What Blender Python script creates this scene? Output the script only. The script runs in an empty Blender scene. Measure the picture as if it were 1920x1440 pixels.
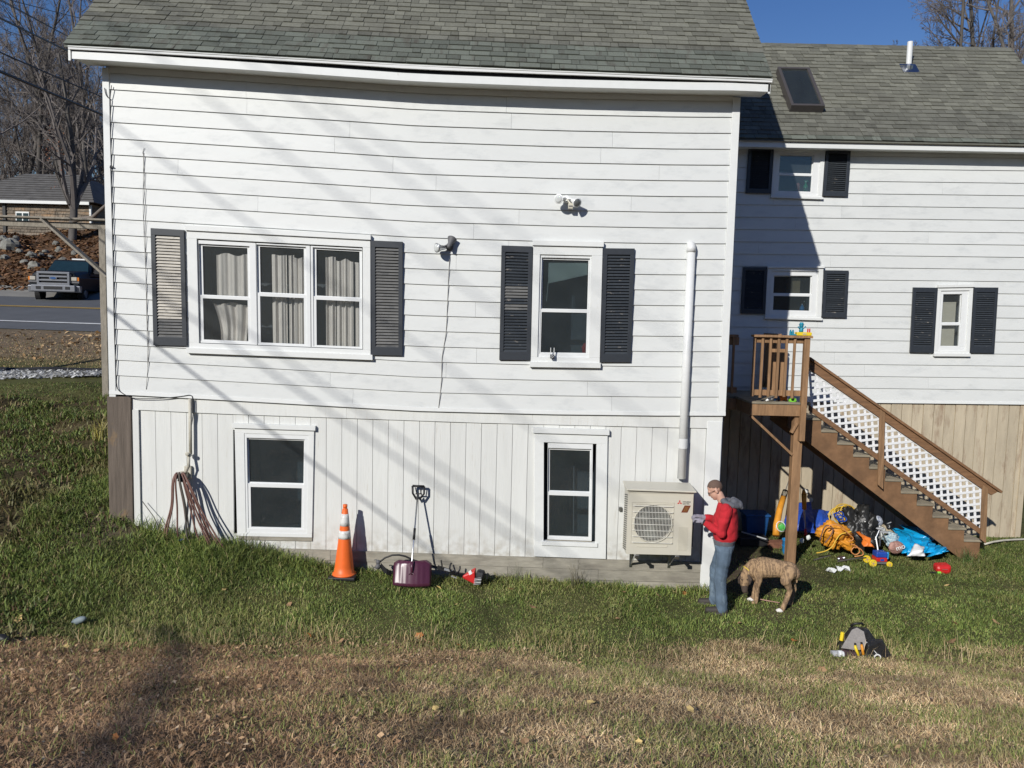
import bpy, bmesh, math, random
import numpy as np
from mathutils import Vector, Matrix, Euler, noise
random.seed(11); rng = np.random.default_rng(11)
sc = bpy.context.scene; COL = sc.collection
# ---------------------------------------------------------------- camera, sky, sun, exposure
FPX, PITCH, ROLL = 1442.0, math.radians(5.0), 0.0235
CAM = np.array([0.0, -11.0, 3.85])
FW = np.array([0, math.cos(PITCH), -math.sin(PITCH)]); _U0 = np.array([0, math.sin(PITCH), math.cos(PITCH)]); _R0 = np.array([1.0, 0, 0])
RT = math.cos(ROLL)*_R0 + math.sin(ROLL)*_U0; UP = -math.sin(ROLL)*_R0 + math.cos(ROLL)*_U0
cam = bpy.data.cameras.new('camera'); camo = bpy.data.objects.new('camera', cam); COL.objects.link(camo); sc.camera = camo
cam.sensor_width = 36; cam.lens = FPX/1920*36; cam.clip_end = 2000; cam.clip_start = 0.05
camo.matrix_world = Matrix(((RT[0], UP[0], -FW[0], CAM[0]), (RT[1], UP[1], -FW[1], CAM[1]), (RT[2], UP[2], -FW[2], CAM[2]), (0, 0, 0, 1)))
SUN = Vector((0.61, 1.0, -0.60)).normalized()
w = bpy.data.worlds.new("World"); sc.world = w; w.use_nodes = True
nt = w.node_tree; bg = nt.nodes['Background']; sky = nt.nodes.new('ShaderNodeTexSky'); sky.sky_type = 'NISHITA'; sky.sun_disc = False
sky.sun_elevation = math.asin(-SUN.z); sky.sun_rotation = math.atan2(-SUN.x, -SUN.y); sky.air_density = 1.25; sky.dust_density = 0.25; sky.ozone_density = 3.0; sky.altitude = 200
hsv = nt.nodes.new('ShaderNodeHueSaturation'); hsv.inputs['Saturation'].default_value = 1.3; hsv.inputs['Hue'].default_value = .52; nt.links.new(sky.outputs[0], hsv.inputs['Color']); nt.links.new(hsv.outputs[0], bg.inputs[0]); bg.inputs[1].default_value = 0.066
sl = bpy.data.lights.new('sun', 'SUN'); sl.energy = 3.6; sl.angle = math.radians(0.53); sl.color = (1.0, 0.965, 0.90)
so = bpy.data.objects.new('sun', sl); COL.objects.link(so); so.rotation_euler = SUN.to_track_quat('-Z', 'Y').to_euler(); so.location = (-20, -35, 30)
sc.view_settings.view_transform = 'Standard'; sc.view_settings.look = 'None'; sc.view_settings.exposure = 0.32; sc.view_settings.gamma = 1.0
sc.view_settings.use_curve_mapping = False
sc.render.engine = 'CYCLES'; sc.cycles.max_bounces = 6; sc.cycles.transparent_max_bounces = 12; sc.cycles.caustics_reflective = False; sc.cycles.caustics_refractive = False
# ---------------------------------------------------------------- survey: points of the photograph on planes of known depth
def ray(x, y): return FW + RT*(x-960)/FPX - UP*(y-720)/FPX
def at(x, y, Y=0.0):
    d = ray(x, y); return Vector(CAM + d*(Y-CAM[1])/d[1])
def atz(x, y, Z):
    d = ray(x, y); return Vector(CAM + d*(Z-CAM[2])/d[2])
def onplane(x, y, n, q):
    d = ray(x, y); n = np.array(n); return Vector(CAM + d*(((np.array(q)-CAM)@n)/(d@n)))
def project(X, Y, Z):
    px, py, pz = X-CAM[0], Y-CAM[1], Z-CAM[2]
    z = px*FW[0]+py*FW[1]+pz*FW[2]
    return 960+FPX*(px*RT[0]+py*RT[1]+pz*RT[2])/z, 720-FPX*(px*UP[0]+py*UP[1]+pz*UP[2])/z, z
def lerp(a, b, t): return a+(b-a)*t
def sstep(a, b, x):
    t = np.clip((x-a)/(b-a), 0, 1); return t*t*(3-2*t)
# ---------------------------------------------------------------- materials
def M(name, col, rough=.6, var=.12, scale=5, st=(1, 1, 1), col2=None, bump=0, bscale=60, bst=(1, 1, 1), rnd=0, metal=0, spec=.4, attr=None, patch=None, coat=0, zdirt=None):
    m = bpy.data.materials.new(name); m.use_nodes = True; n = m.node_tree; N = n.nodes; L = n.links; b = N['Principled BSDF']
    tc = N.new('ShaderNodeTexCoord'); vec = tc.outputs['Object']
    if rnd:
        oi = N.new('ShaderNodeObjectInfo'); ad = N.new('ShaderNodeVectorMath'); ad.operation = 'MULTIPLY_ADD'
        L.new(oi.outputs['Random'], ad.inputs[0]); ad.inputs[1].default_value = (37, 61, 23); L.new(vec, ad.inputs[2]); vec = ad.outputs[0]
    mp = N.new('ShaderNodeMapping'); mp.inputs['Scale'].default_value = [scale*s for s in st]; L.new(vec, mp.inputs[0])
    nz = N.new('ShaderNodeTexNoise'); nz.inputs['Scale'].default_value = 1; nz.inputs['Detail'].default_value = 5; nz.inputs['Roughness'].default_value = .62; L.new(mp.outputs[0], nz.inputs[0])
    rp = N.new('ShaderNodeValToRGB'); rp.color_ramp.elements[0].position = .32; rp.color_ramp.elements[1].position = .68
    c2 = col2 or [c*(1-2*var) for c in col]; rp.color_ramp.elements[0].color = (*c2, 1); rp.color_ramp.elements[1].color = (*col, 1)
    L.new(nz.outputs[0], rp.inputs[0]); out = rp.outputs[0]
    if attr:
        at_ = N.new('ShaderNodeAttribute'); at_.attribute_name = attr; mx = N.new('ShaderNodeMix'); mx.data_type = 'RGBA'; mx.blend_type = 'MULTIPLY'; mx.inputs[0].default_value = 1
        L.new(out, mx.inputs[6]); L.new(at_.outputs['Color'], mx.inputs[7]); out = mx.outputs[2]
    if patch:            # worn or stained areas with a shape of their own: (colour, scale, stretch, low, high)
        m2 = N.new('ShaderNodeMapping'); m2.inputs['Scale'].default_value = [patch[1]*s for s in patch[2]]; L.new(vec, m2.inputs[0])
        n2 = N.new('ShaderNodeTexNoise'); n2.inputs['Scale'].default_value = 1; n2.inputs['Detail'].default_value = 6; n2.inputs['Roughness'].default_value = .7; L.new(m2.outputs[0], n2.inputs[0])
        mr = N.new('ShaderNodeMapRange'); mr.inputs[1].default_value = patch[3]; mr.inputs[2].default_value = patch[4]; L.new(n2.outputs[0], mr.inputs[0])
        mx = N.new('ShaderNodeMix'); mx.data_type = 'RGBA'; L.new(mr.outputs[0], mx.inputs[0]); L.new(out, mx.inputs[6]); mx.inputs[7].default_value = (*patch[0], 1); out = mx.outputs[2]
    if zdirt:            # mud splashed up from the ground: (low z, high z, colour, amount)
        sp = N.new('ShaderNodeSeparateXYZ'); L.new(tc.outputs['Object'], sp.inputs[0]); r1 = N.new('ShaderNodeMapRange'); r1.inputs[1].default_value = zdirt[0]; r1.inputs[2].default_value = zdirt[1]; r1.inputs[3].default_value = 1; r1.inputs[4].default_value = 0; L.new(sp.outputs[2], r1.inputs[0])
        n4 = N.new('ShaderNodeTexNoise'); n4.inputs['Scale'].default_value = 9; n4.inputs['Detail'].default_value = 6; L.new(tc.outputs['Object'], n4.inputs[0]); r2 = N.new('ShaderNodeMapRange'); r2.inputs[1].default_value = .38; r2.inputs[2].default_value = .72; r2.inputs[4].default_value = zdirt[3]; L.new(n4.outputs[0], r2.inputs[0])
        mu = N.new('ShaderNodeMath'); mu.operation = 'MULTIPLY'; L.new(r1.outputs[0], mu.inputs[0]); L.new(r2.outputs[0], mu.inputs[1]); mx = N.new('ShaderNodeMix'); mx.data_type = 'RGBA'; L.new(mu.outputs[0], mx.inputs[0]); L.new(out, mx.inputs[6]); mx.inputs[7].default_value = (*zdirt[2], 1); out = mx.outputs[2]
    if rnd:
        mr = N.new('ShaderNodeMapRange'); mr.inputs[3].default_value = 1-rnd; mr.inputs[4].default_value = 1+rnd; L.new(oi.outputs['Random'], mr.inputs[0])
        hs = N.new('ShaderNodeHueSaturation'); L.new(mr.outputs[0], hs.inputs['Value']); L.new(out, hs.inputs['Color']); out = hs.outputs[0]
    L.new(out, b.inputs['Base Color']); b.inputs['Roughness'].default_value = rough; b.inputs['Metallic'].default_value = metal; b.inputs['Specular IOR Level'].default_value = spec
    b.inputs['Coat Weight'].default_value = coat
    if bump:
        mp2 = N.new('ShaderNodeMapping'); mp2.inputs['Scale'].default_value = [bscale*s for s in bst]; L.new(vec, mp2.inputs[0])
        n3 = N.new('ShaderNodeTexNoise'); n3.inputs['Scale'].default_value = 1; n3.inputs['Detail'].default_value = 4; L.new(mp2.outputs[0], n3.inputs[0])
        bp = N.new('ShaderNodeBump'); bp.inputs['Strength'].default_value = bump; bp.inputs['Distance'].default_value = .02; L.new(n3.outputs[0], bp.inputs['Height']); L.new(bp.outputs[0], b.inputs['Normal'])
    return m
def glass(name, tint=(.85, .9, .9), refl=.08, dust=0, dcol=(.42, .47, .48)):
    m = bpy.data.materials.new(name); m.use_nodes = True; n = m.node_tree; N = n.nodes; L = n.links; N.remove(N['Principled BSDF'])
    g = N.new('ShaderNodeBsdfGlossy'); g.inputs['Roughness'].default_value = .02; t = N.new('ShaderNodeBsdfTransparent'); t.inputs[0].default_value = (*tint, 1)
    fr = N.new('ShaderNodeFresnel'); fr.inputs[0].default_value = 1.5; mth = N.new('ShaderNodeMath'); mth.operation = 'ADD'; mth.inputs[1].default_value = refl; L.new(fr.outputs[0], mth.inputs[0])
    mx = N.new('ShaderNodeMixShader'); L.new(mth.outputs[0], mx.inputs[0]); L.new(t.outputs[0], mx.inputs[1]); L.new(g.outputs[0], mx.inputs[2]); out = mx.outputs[0]
    if dust:      # film of dirt and insect screen on the outside of the pane
        df = N.new('ShaderNodeBsdfDiffuse'); df.inputs[0].default_value = (*dcol, 1); nz_ = N.new('ShaderNodeTexNoise'); nz_.inputs['Scale'].default_value = 2.5; nz_.inputs['Detail'].default_value = 4; mr = N.new('ShaderNodeMapRange'); mr.inputs[3].default_value = dust*.6; mr.inputs[4].default_value = dust*1.4; L.new(nz_.outputs[0], mr.inputs[0])
        m2 = N.new('ShaderNodeMixShader'); L.new(mr.outputs[0], m2.inputs[0]); L.new(out, m2.inputs[1]); L.new(df.outputs[0], m2.inputs[2]); out = m2.outputs[0]
    L.new(out, N['Material Output'].inputs[0]); return m
MT = {}
def mat(k): return MT[k]
# ---------------------------------------------------------------- mesh collector
class MB:
    def __init__(s): s.v = []; s.f = []; s.mi = []; s.m = 0
    def add(s, vs, fs):
        o = len(s.v); s.v += [tuple(v) for v in vs]; s.f += [tuple(i+o for i in f) for f in fs]; s.mi += [s.m]*len(fs); return s
    def hexa(s, p): return s.add(p, [(0, 3, 2, 1), (4, 5, 6, 7), (0, 1, 5, 4), (1, 2, 6, 5), (2, 3, 7, 6), (3, 0, 4, 7)])
    def box(s, x0, x1, y0, y1, z0, z1): return s.hexa([(x0, y0, z0), (x1, y0, z0), (x1, y1, z0), (x0, y1, z0), (x0, y0, z1), (x1, y0, z1), (x1, y1, z1), (x0, y1, z1)])
    def obox(s, c, ax, ay, az):
        c, ax, ay, az = Vector(c), Vector(ax), Vector(ay), Vector(az)
        return s.hexa([c-ax-ay-az, c+ax-ay-az, c+ax+ay-az, c-ax+ay-az, c-ax-ay+az, c+ax-ay+az, c+ax+ay+az, c-ax+ay+az])
    def bar(s, p, q, w, h, up=(0, 0, 1)):
        p, q = Vector(p), Vector(q); d = q-p; a = d.normalized(); up = Vector(up); sd = a.cross(up)
        if sd.length < 1e-4: sd = a.cross(Vector((0, 1, 0)))
        sd.normalize(); u = sd.cross(a).normalized(); return s.obox((p+q)/2, d/2, sd*w/2, u*h/2)
    def tube(s, pts, r, n=8, cap=True):
        pts = [Vector(p) for p in pts]; R = r if hasattr(r, '__len__') else [r]*len(pts); vs = []; fs = []; ref = Vector((0.13, .29, .95)); prev = None
        for i, p in enumerate(pts):
            t = (pts[min(i+1, len(pts)-1)]-pts[max(i-1, 0)]).normalized()
            if prev is None: sd = t.cross(ref); sd = sd if sd.length > 1e-3 else t.cross(Vector((1, 0, 0)))
            else: sd = prev-t*prev.dot(t)
            sd.normalize(); prev = sd; u = t.cross(sd)
            for k in range(n):
                a = 2*math.pi*k/n; vs.append(p+(sd*math.cos(a)+u*math.sin(a))*R[i])
        for i in range(len(pts)-1):
            for k in range(n): fs.append((i*n+k, i*n+(k+1) % n, (i+1)*n+(k+1) % n, (i+1)*n+k))
        if cap: fs.append(tuple(range(n-1, -1, -1))); fs.append(tuple((len(pts)-1)*n+k for k in range(n)))
        return s.add(vs, fs)
    def lathe(s, prof, o=(0, 0, 0), axis=(0, 0, 1), n=24):
        o = Vector(o); a = Vector(axis).normalized(); sd = a.cross(Vector((0, 1, 0))) if abs(a.y) < .9 else a.cross(Vector((1, 0, 0))); sd.normalize(); u = a.cross(sd); vs = []; fs = []
        for r, z in prof:
            for k in range(n):
                t = 2*math.pi*k/n; vs.append(o+a*z+(sd*math.cos(t)+u*math.sin(t))*r)
        for i in range(len(prof)-1):
            for k in range(n): fs.append((i*n+k, i*n+(k+1) % n, (i+1)*n+(k+1) % n, (i+1)*n+k))
        fs.append(tuple(range(n-1, -1, -1))); fs.append(tuple((len(prof)-1)*n+k for k in range(n))); return s.add(vs, fs)
    def ell(s, c, rad, n=14, m=9, rot=None, jit=0, seed=0):
        vs = []; fs = []; c = Vector(c)
        for i in range(m+1):
            ph = math.pi*i/m
            for k in range(n):
                t = 2*math.pi*k/n; p = Vector((math.sin(ph)*math.cos(t), math.sin(ph)*math.sin(t), math.cos(ph)))
                if jit: p *= 1+jit*noise.noise(p*1.7+Vector((seed*7.3, 0, 0)))+.5*jit*noise.noise(p*4+Vector((0, seed*3.1, 0)))
                p = Vector((p.x*rad[0], p.y*rad[1], p.z*rad[2]))
                if rot is not None: p = rot @ p
                vs.append(c+p)
        for i in range(m):
            for k in range(n): fs.append((i*n+k, (i+1)*n+k, (i+1)*n+(k+1) % n, i*n+(k+1) % n))
        return s.add(vs, fs)
    def prism(s, poly, ext):
        n = len(poly); e = Vector(ext); p = [Vector(q) for q in poly]; vs = p+[q+e for q in p]
        return s.add(vs, [tuple(range(n)), tuple(range(2*n-1, n-1, -1))]+[(i, i+n, (i+1) % n+n, (i+1) % n) for i in range(n)])
    def sheet(s, P, thick=0):        # P: rows of points
        r, c = len(P), len(P[0]); vs = [Vector(q) for row in P for q in row]
        fs = [(i*c+j, i*c+j+1, (i+1)*c+j+1, (i+1)*c+j) for i in range(r-1) for j in range(c-1)]
        return s.add(vs, fs)
    def torus(s, c, R, r, ax=(0, 0, 1), n=28, m=8, a0=0, a1=2*math.pi, flat=1):
        c = Vector(c); a = Vector(ax).normalized(); sd = a.cross(Vector((.3, .2, .9))).normalized(); u = a.cross(sd); full = abs(a1-a0-2*math.pi) < 1e-6
        pts = [c+(sd*math.cos(a0+(a1-a0)*i/n)+u*math.sin(a0+(a1-a0)*i/n))*R for i in range(n+1)]
        return s.tube(pts, r, m, not full)
def mesh_of(name, mb, mats, smooth=False):
    me = bpy.data.meshes.new(name); me.from_pydata(mb.v, [], mb.f)
    for m in (mats if isinstance(mats, (list, tuple)) else [mats]): me.materials.append(MT[m] if isinstance(m, str) else m)
    if max(mb.mi, default=0) > 0: me.polygons.foreach_set('material_index', mb.mi)
    if smooth: me.polygons.foreach_set('use_smooth', [True]*len(mb.f))
    bm = bmesh.new(); bm.from_mesh(me); bmesh.ops.recalc_face_normals(bm, faces=bm.faces); bm.to_mesh(me); bm.free(); return me
WM = {}
def link(name, data, parent=None, local=False, mw=None):
    o = bpy.data.objects.new(name, data); COL.objects.link(o)
    if parent is not None:
        o.parent = parent; pm = WM.get(parent.name, Matrix())
        if mw is not None: o.matrix_parent_inverse = pm.inverted(); o.matrix_basis = mw; WM[o.name] = mw
        elif local: WM[o.name] = pm
        else: o.matrix_parent_inverse = pm.inverted(); WM[o.name] = Matrix()
    elif mw is not None: o.matrix_world = mw; WM[o.name] = mw
    return o
def obj(name, mb, mats, parent=None, smooth=False, local=False, bevel=0, mw=None):
    o = link(name, mesh_of(name, mb, mats, smooth), parent, local, mw)
    if bevel:
        b = o.modifiers.new('bevel', 'BEVEL'); b.width = bevel; b.segments = 2; b.limit_method = 'ANGLE'; b.angle_limit = .6
    return o
def tag(o, label=None, cat=None, group=None, kind=None):
    for k, v in (('label', label), ('category', cat), ('group', group), ('kind', kind)):
        if v: o[k] = v
    return o
def thing(name, label, cat, loc=(0, 0, 0), group=None, rz=0):
    o = bpy.data.objects.new(name, None); COL.objects.link(o); o.empty_display_size = .2; m = Matrix.Translation(Vector(loc)) @ Matrix.Rotation(rz, 4, 'Z'); o.matrix_world = m; WM[o.name] = m
    return tag(o, label, cat, group)
def copy_tree(o, parent=None, mw=None):
    c = o.copy(); COL.objects.link(c)
    if parent is not None: c.parent = parent
    if mw is not None: c.matrix_world = mw; WM[c.name] = mw
    for ch in list(o.children): copy_tree(ch, c)
    return c
def work_graph(ts):
    with bpy.context.temp_override(scene=ts, view_layer=ts.view_layers[0]): return bpy.context.evaluated_depsgraph_get()
class Quad:                 # a rectangle of a wall, from its four corners in the photograph
    def __init__(s, TL, TR, BR, BL, Y=0.0): s.c = [at(*q, Y) for q in (TL, TR, BR, BL)]; s.Y = Y
    def p(s, u, v, d=0):
        a, b, c, e = s.c; q = lerp(lerp(a, b, u), lerp(e, c, u), v); return Vector((q.x, s.Y-d, q.z))
    def w(s): return (s.c[1]-s.c[0]).length
    def h(s): return (s.c[3]-s.c[0]).length
def qbox(mb, q, u0, v0, u1, v1, d0, d1):
    return mb.hexa([q.p(u0, v1, d0), q.p(u1, v1, d0), q.p(u1, v0, d0), q.p(u0, v0, d0), q.p(u0, v1, d1), q.p(u1, v1, d1), q.p(u1, v0, d1), q.p(u0, v0, d1)])
def ring(mb, q, o, i, d0, d1):          # picture-frame ring between outer and inner rectangles (u0,v0,u1,v1)
    qbox(mb, q, o[0], o[1], o[2], i[1], d0, d1); qbox(mb, q, o[0], i[3], o[2], o[3], d0, d1)
    qbox(mb, q, o[0], i[1], i[0], i[3], d0, d1); qbox(mb, q, i[2], i[1], o[2], i[3], d0, d1); return mb
def fast_mesh(name, V, F3=None, F4=None, col=None, mats=(), attr='tint'):
    me = bpy.data.meshes.new(name); V = np.asarray(V, np.float32); nv = len(V); me.vertices.add(nv); me.vertices.foreach_set('co', V.ravel())
    n4 = 0 if F4 is None else len(F4); n3 = 0 if F3 is None else len(F3)
    idx = np.concatenate([a for a in ((F4.ravel() if n4 else None), (F3.ravel() if n3 else None)) if a is not None]).astype(np.int32)
    st = np.concatenate([np.arange(n4)*4, n4*4+np.arange(n3)*3]).astype(np.int32); tot = np.concatenate([np.full(n4, 4), np.full(n3, 3)]).astype(np.int32)
    me.loops.add(len(idx)); me.loops.foreach_set('vertex_index', idx); me.polygons.add(n4+n3); me.polygons.foreach_set('loop_start', st); me.polygons.foreach_set('loop_total', tot)
    if col is not None:
        a = me.attributes.new(attr, 'FLOAT_COLOR', 'POINT'); c4 = np.ones((nv, 4), np.float32); c4[:, :3] = col; a.data.foreach_set('color', c4.ravel())
    me.update(calc_edges=True)
    for m in mats: me.materials.append(MT[m])
    return me
MT.update(
 siding=M('siding', (.640, .656, .642), .5, .02, 2.2, (1, 1, 3), rnd=.025, bump=.06, bscale=9, patch=((.47, .49, .49), 2.2, (1, 1, 2.6), .52, .84)),
 trim=M('trim', (.70, .715, .70), .5, .025, 8, rnd=.03, bump=.05, bscale=50, patch=((.55, .53, .48), 9, (1, 1, .35), .64, .80)),
 plank=M('plank', (.675, .685, .66), .6, .04, 9, (1, 1, .12), rnd=.03, bump=.12, bscale=60, bst=(1, 1, .08), patch=((.50, .47, .41), 22, (1.6, 1, .13), .60, .76), zdirt=(.30, .80, (.30, .26, .19), .75)),
 vinyl=M('vinyl', (.72, .735, .73), .35, .02, 6),
 soffit=M('soffit', (.78, .78, .74), .6, .03, 5),
 slate=M('slate', (.030, .036, .045), .45, .08, 20, spec=.5),
 slat=M('slat', (.040, .047, .055), .45, .10, 24, rnd=.12, patch=((.30, .27, .23), 7, (1, 1, 2.2), .60, .74)),
 slatw=M('slatw', (.52, .49, .43), .55, .10, 6, (1, 1, 1), rnd=.10, patch=((.06, .065, .07), 3.2, (1.2, 1, 1.7), .56, .72)),
 slatg=M('slatg', (.15, .15, .145), .5, .10, 6, rnd=.14, patch=((.05, .055, .06), 3.2, (1.2, 1, 1.7), .52, .72)),
 shingle=M('shingle', (.152, .166, .140), .9, .12, 30, rnd=.22, bump=.35, bscale=160, patch=((.085, .075, .062), 1.3, (1, 1, 1), .52, .75), spec=.2),
 shingle2=M('shingle2', (.165, .165, .138), .9, .12, 30, rnd=.20, bump=.35, bscale=160, patch=((.085, .083, .070), 1.3, (1, 1, 1), .52, .75), spec=.2),
 dark=M('dark', (.012, .013, .016), .8, .05), room=M('room', (.10, .12, .14), .9, .1), roomp=M('roomp', (.60, .66, .62), .9, .05),
 glass=glass('glass', (.95, .96, .96), .02, .048), glassd=glass('glassd', (.70, .76, .78), .05, .048, (.36, .43, .46)), glassp=glass('glassp', (.80, .86, .86), .02, .025),
 curtain=M('curtain', (.86, .82, .77), .95, .07, 18, (3, 3, .5), bump=.2, bscale=120), cream=M('cream', (.62, .60, .50), .9, .05, 4),
 blind=M('blind', (.80, .84, .78), .6, .04), board=M('board', (.36, .335, .275), .85, .18, 16, (.25, 1, 1), rnd=.10, bump=.25, bscale=120, bst=(.06, 1, 1), patch=((.20, .18, .15), 9, (.12, 1, 1), .55, .75)),
 timber=M('timber', (.16, .13, .105), .9, .2, 22, (1, 1, .07), bump=.4, bscale=120, bst=(1, 1, .05), patch=((.26, .17, .08), 3, (1, 1, .6), .62, .78)),
 greywood=M('greywood', (.30, .27, .22), .85, .2, 18, (1, 1, .3), bump=.3, bscale=90, patch=((.16, .14, .12), 9, (1, 1, .3), .55, .75)),
 deck=M('deck', (.335, .195, .10), .75, .2, 22, (1, 1, .14), rnd=.12, bump=.3, bscale=110, bst=(1, 1, .08), patch=((.16, .095, .05), 10, (1, 1, .1), .55, .76)),
 rail=M('rail', (.25, .135, .068), .7, .2, 22, (.16, 1, 1), rnd=.10, bump=.25, bscale=110, bst=(.08, 1, 1), patch=((.12, .07, .04), 8, (.12, 1, 1), .55, .76)),
 tread=M('tread', (.30, .26, .19), .85, .2, 20, (.2, 1, 1), rnd=.12, bump=.25, bscale=100), lattice=M('lattice', (.74, .75, .76), .4, .02),
 skirt=M('skirt', (.50, .43, .315), .8, .10, 9, (1, 1, .2), rnd=.05, bump=.12, bscale=50, bst=(1, 1, .1), patch=((.29, .215, .15), 4.0, (1.5, 1, .36), .52, .68)),
 black=M('black', (.018, .018, .020), .5, .15, 20), blackp=M('blackp', (.022, .022, .024), .35, .2, 12, bump=.3, bscale=24), metal=M('metal', (.55, .56, .57), .3, .08, 20, metal=1), chrome=M('chrome', (.34, .35, .37), .30, .05, 6, metal=.6),
 white=M('white', (.80, .81, .80), .4, .02), pvc=M('pvc', (.70, .71, .70), .35, .03, 8), acbody=M('acbody', (.56, .535, .45), .42, .02, 6), acfin=M('acfin', (.115, .125, .115), .5, .25, 60, (1, 1, .05)),
 acdark=M('acdark', (.045, .047, .045), .6, .1), acwire=M('acwire', (.70, .69, .62), .4, .03), red=M('red', (.55, .022, .022), .4, .05), redprint=M('redprint', (.20, .045, .022), .5, .25, 90, (1, 1, 1)),
 ink=M('ink', (.10, .10, .11), .5, .05), cone=M('cone', (.86, .155, .028), .45, .06, 9, patch=((.55, .10, .03), 14, (1, 1, .6), .62, .8)), conew=M('conew', (.70, .70, .67), .35, .06, 12, patch=((.36, .34, .31), 14, (1, 1, 1), .52, .72)),
 plum=M('plum', (.085, .022, .046), .32, .1, 8, (1, 1, .3), spec=.5), grey=M('grey', (.13, .13, .135), .6, .1), lightgrey=M('lightgrey', (.42, .43, .44), .5, .1),
 hose=M('hose', (.19, .10, .08), .55, .15, 14), hose2=M('hose2', (.10, .09, .075), .55, .15, 14), cable=M('cable', (.02, .022, .028), .5, .1), coax=M('coax', (.30, .29, .27), .5, .1), dirtywhite=M('dirtywhite', (.58, .55, .46), .6, .15, 12),
 lens=M('lens', (.62, .64, .63), .08, .1, 30, spec=.8), lensd=M('lensd', (.16, .17, .17), .1, .2, 30, spec=.8),
 skin=M('skin', (.56, .33, .245), .5, .05, 20), hair=M('hair', (.15, .095, .072), .8, .2, 120), hoodie=M('hoodie', (.50, .020, .030), .9, .10, 14, bump=.15, bscale=160), hood=M('hood', (.13, .135, .155), .9, .12, 30, bump=.15, bscale=160),
 jeans=M('jeans', (.115, .165, .225), .85, .16, 9, (1, 1, .5), bump=.12, bscale=200, patch=((.22, .285, .34), 6, (1, 1, .5), .52, .72)), shoe=M('shoe', (.05, .043, .037), .7, .15), glove=M('glove', (.27, .26, .31), .8, .1), eye=M('eye', (.75, .74, .72), .2, .02), iris=M('iris', (.05, .035, .025), .2, .02), lips=M('lips', (.44, .20, .165), .5, .05),
 blue=M('blue', (.020, .075, .40), .45, .12, 8, bump=.25, bscale=14), bluebin=M('bluebin', (.012, .075, .23), .45, .1), cyan=M('cyan', (.008, .36, .72), .32, .10, 7, bump=.5, bscale=16), aqua=M('aqua', (.03, .30, .68), .3, .1), green=M('green', (.10, .48, .10), .4, .1), lime=M('lime', (.22, .62, .06), .4, .05),
 yellow=M('yellow', (.80, .60, .03), .4, .08), amber=M('amber', (.74, .31, .03), .5, .12, 10, bump=.2, bscale=30), orange=M('orange', (.78, .20, .03), .5, .1), cordy=M('cordy', (.72, .47, .06), .5, .12, 20), cordo=M('cordo', (.62, .26, .09), .5, .1), teal=M('teal', (.02, .26, .38), .4, .1),
 bag=M('bag', (.026, .026, .026), .38, .2, 10, bump=.6, bscale=18), canvas=M('canvas', (.30, .28, .265), .9, .12, 40, bump=.1, bscale=200), paper=M('paper', (.68, .70, .68), .7, .08, 20), pink=M('pink', (.48, .27, .22), .6, .3, 14), stars=M('stars', (.62, .66, .72), .7, .02, 30, col2=(.055, .075, .17)), check=M('check', (.60, .66, .66), .6, .02, 34, col2=(.05, .18, .26)), clear=glass('clear', (.86, .87, .86), .16), greenglass=M('greenglass', (.02, .42, .17), .2, .1), pinkish=M('pinkish', (.50, .155, .13), .4, .1), brownc=M('brownc', (.44, .30, .17), .8, .08), rock=M('rock', (.26, .255, .225), .9, .25, 3, bump=.5, bscale=9, patch=((.16, .16, .13), 2.5, (1, 1, 1), .5, .68)), brick=M('brick', (.27, .12, .075), .9, .2, 14),
 bark=M('bark', (.13, .118, .108), .95, .22, 3, (1, 1, .3), bump=.3, bscale=14), bark2=M('bark2', (.20, .17, .145), .95, .2, 3, rnd=.2), twig=M('twig', (.17, .15, .14), .95, .15, 2, rnd=.25), twigr=M('twigr', (.28, .12, .07), .95, .15, 2),
 truck=M('truck', (.010, .015, .020), .5, .1, 3, spec=.25), tyre=M('tyre', (.014, .014, .015), .8, .1), glasst=M('glasst', (.015, .035, .045), .12, .1, spec=.5), lampy=M('lampy', (.50, .47, .40), .15, .05), lampo=M('lampo', (.70, .22, .03), .3, .05),
 fshingle=M('fshingle', (.235, .195, .15), .9, .30, 3.5, (1, 1, 2.5), rnd=.25, patch=((.36, .23, .13), .7, (1, 1, 2), .5, .72)), froof=M('froof', (.13, .125, .12), .9, .2, 2.2, rnd=.04),
 asphalt=M('asphalt', (.105, .11, .115), .85, .10, 1.5, (1, 1, 1), bump=.2, bscale=60), shoulder=M('shoulder', (.23, .22, .195), .9, .12, 1.2, bump=.2, bscale=30), linew=M('linew', (.72, .72, .70), .6, .1, 3), liney=M('liney', (.62, .40, .10), .6, .1, 3),
 gravel=M('gravel', (.56, .56, .54), .9, .05, 14, col2=(.20, .20, .19), bump=.8, bscale=26), ground=M('ground', (1, 1, 1), .95, .2, 9, col2=(.62, .60, .58), bump=.5, bscale=28, attr='tint', spec=.1), blade=M('blade', (1, 1, 1), .55, .05, 3, attr='tint', spec=.25),
 leafd=M('leafd', (.40, .24, .12), .7, .2, 30, rnd=.35), leafo=M('leafo', (.56, .22, .06), .7, .2, 30, rnd=.2), leafy=M('leafy', (.68, .50, .20), .7, .15, 30, rnd=.15), collar=M('collar', (.70, .52, .08), .5, .1), pawwhite=M('pawwhite', (.72, .69, .64), .9, .05),
)
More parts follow.
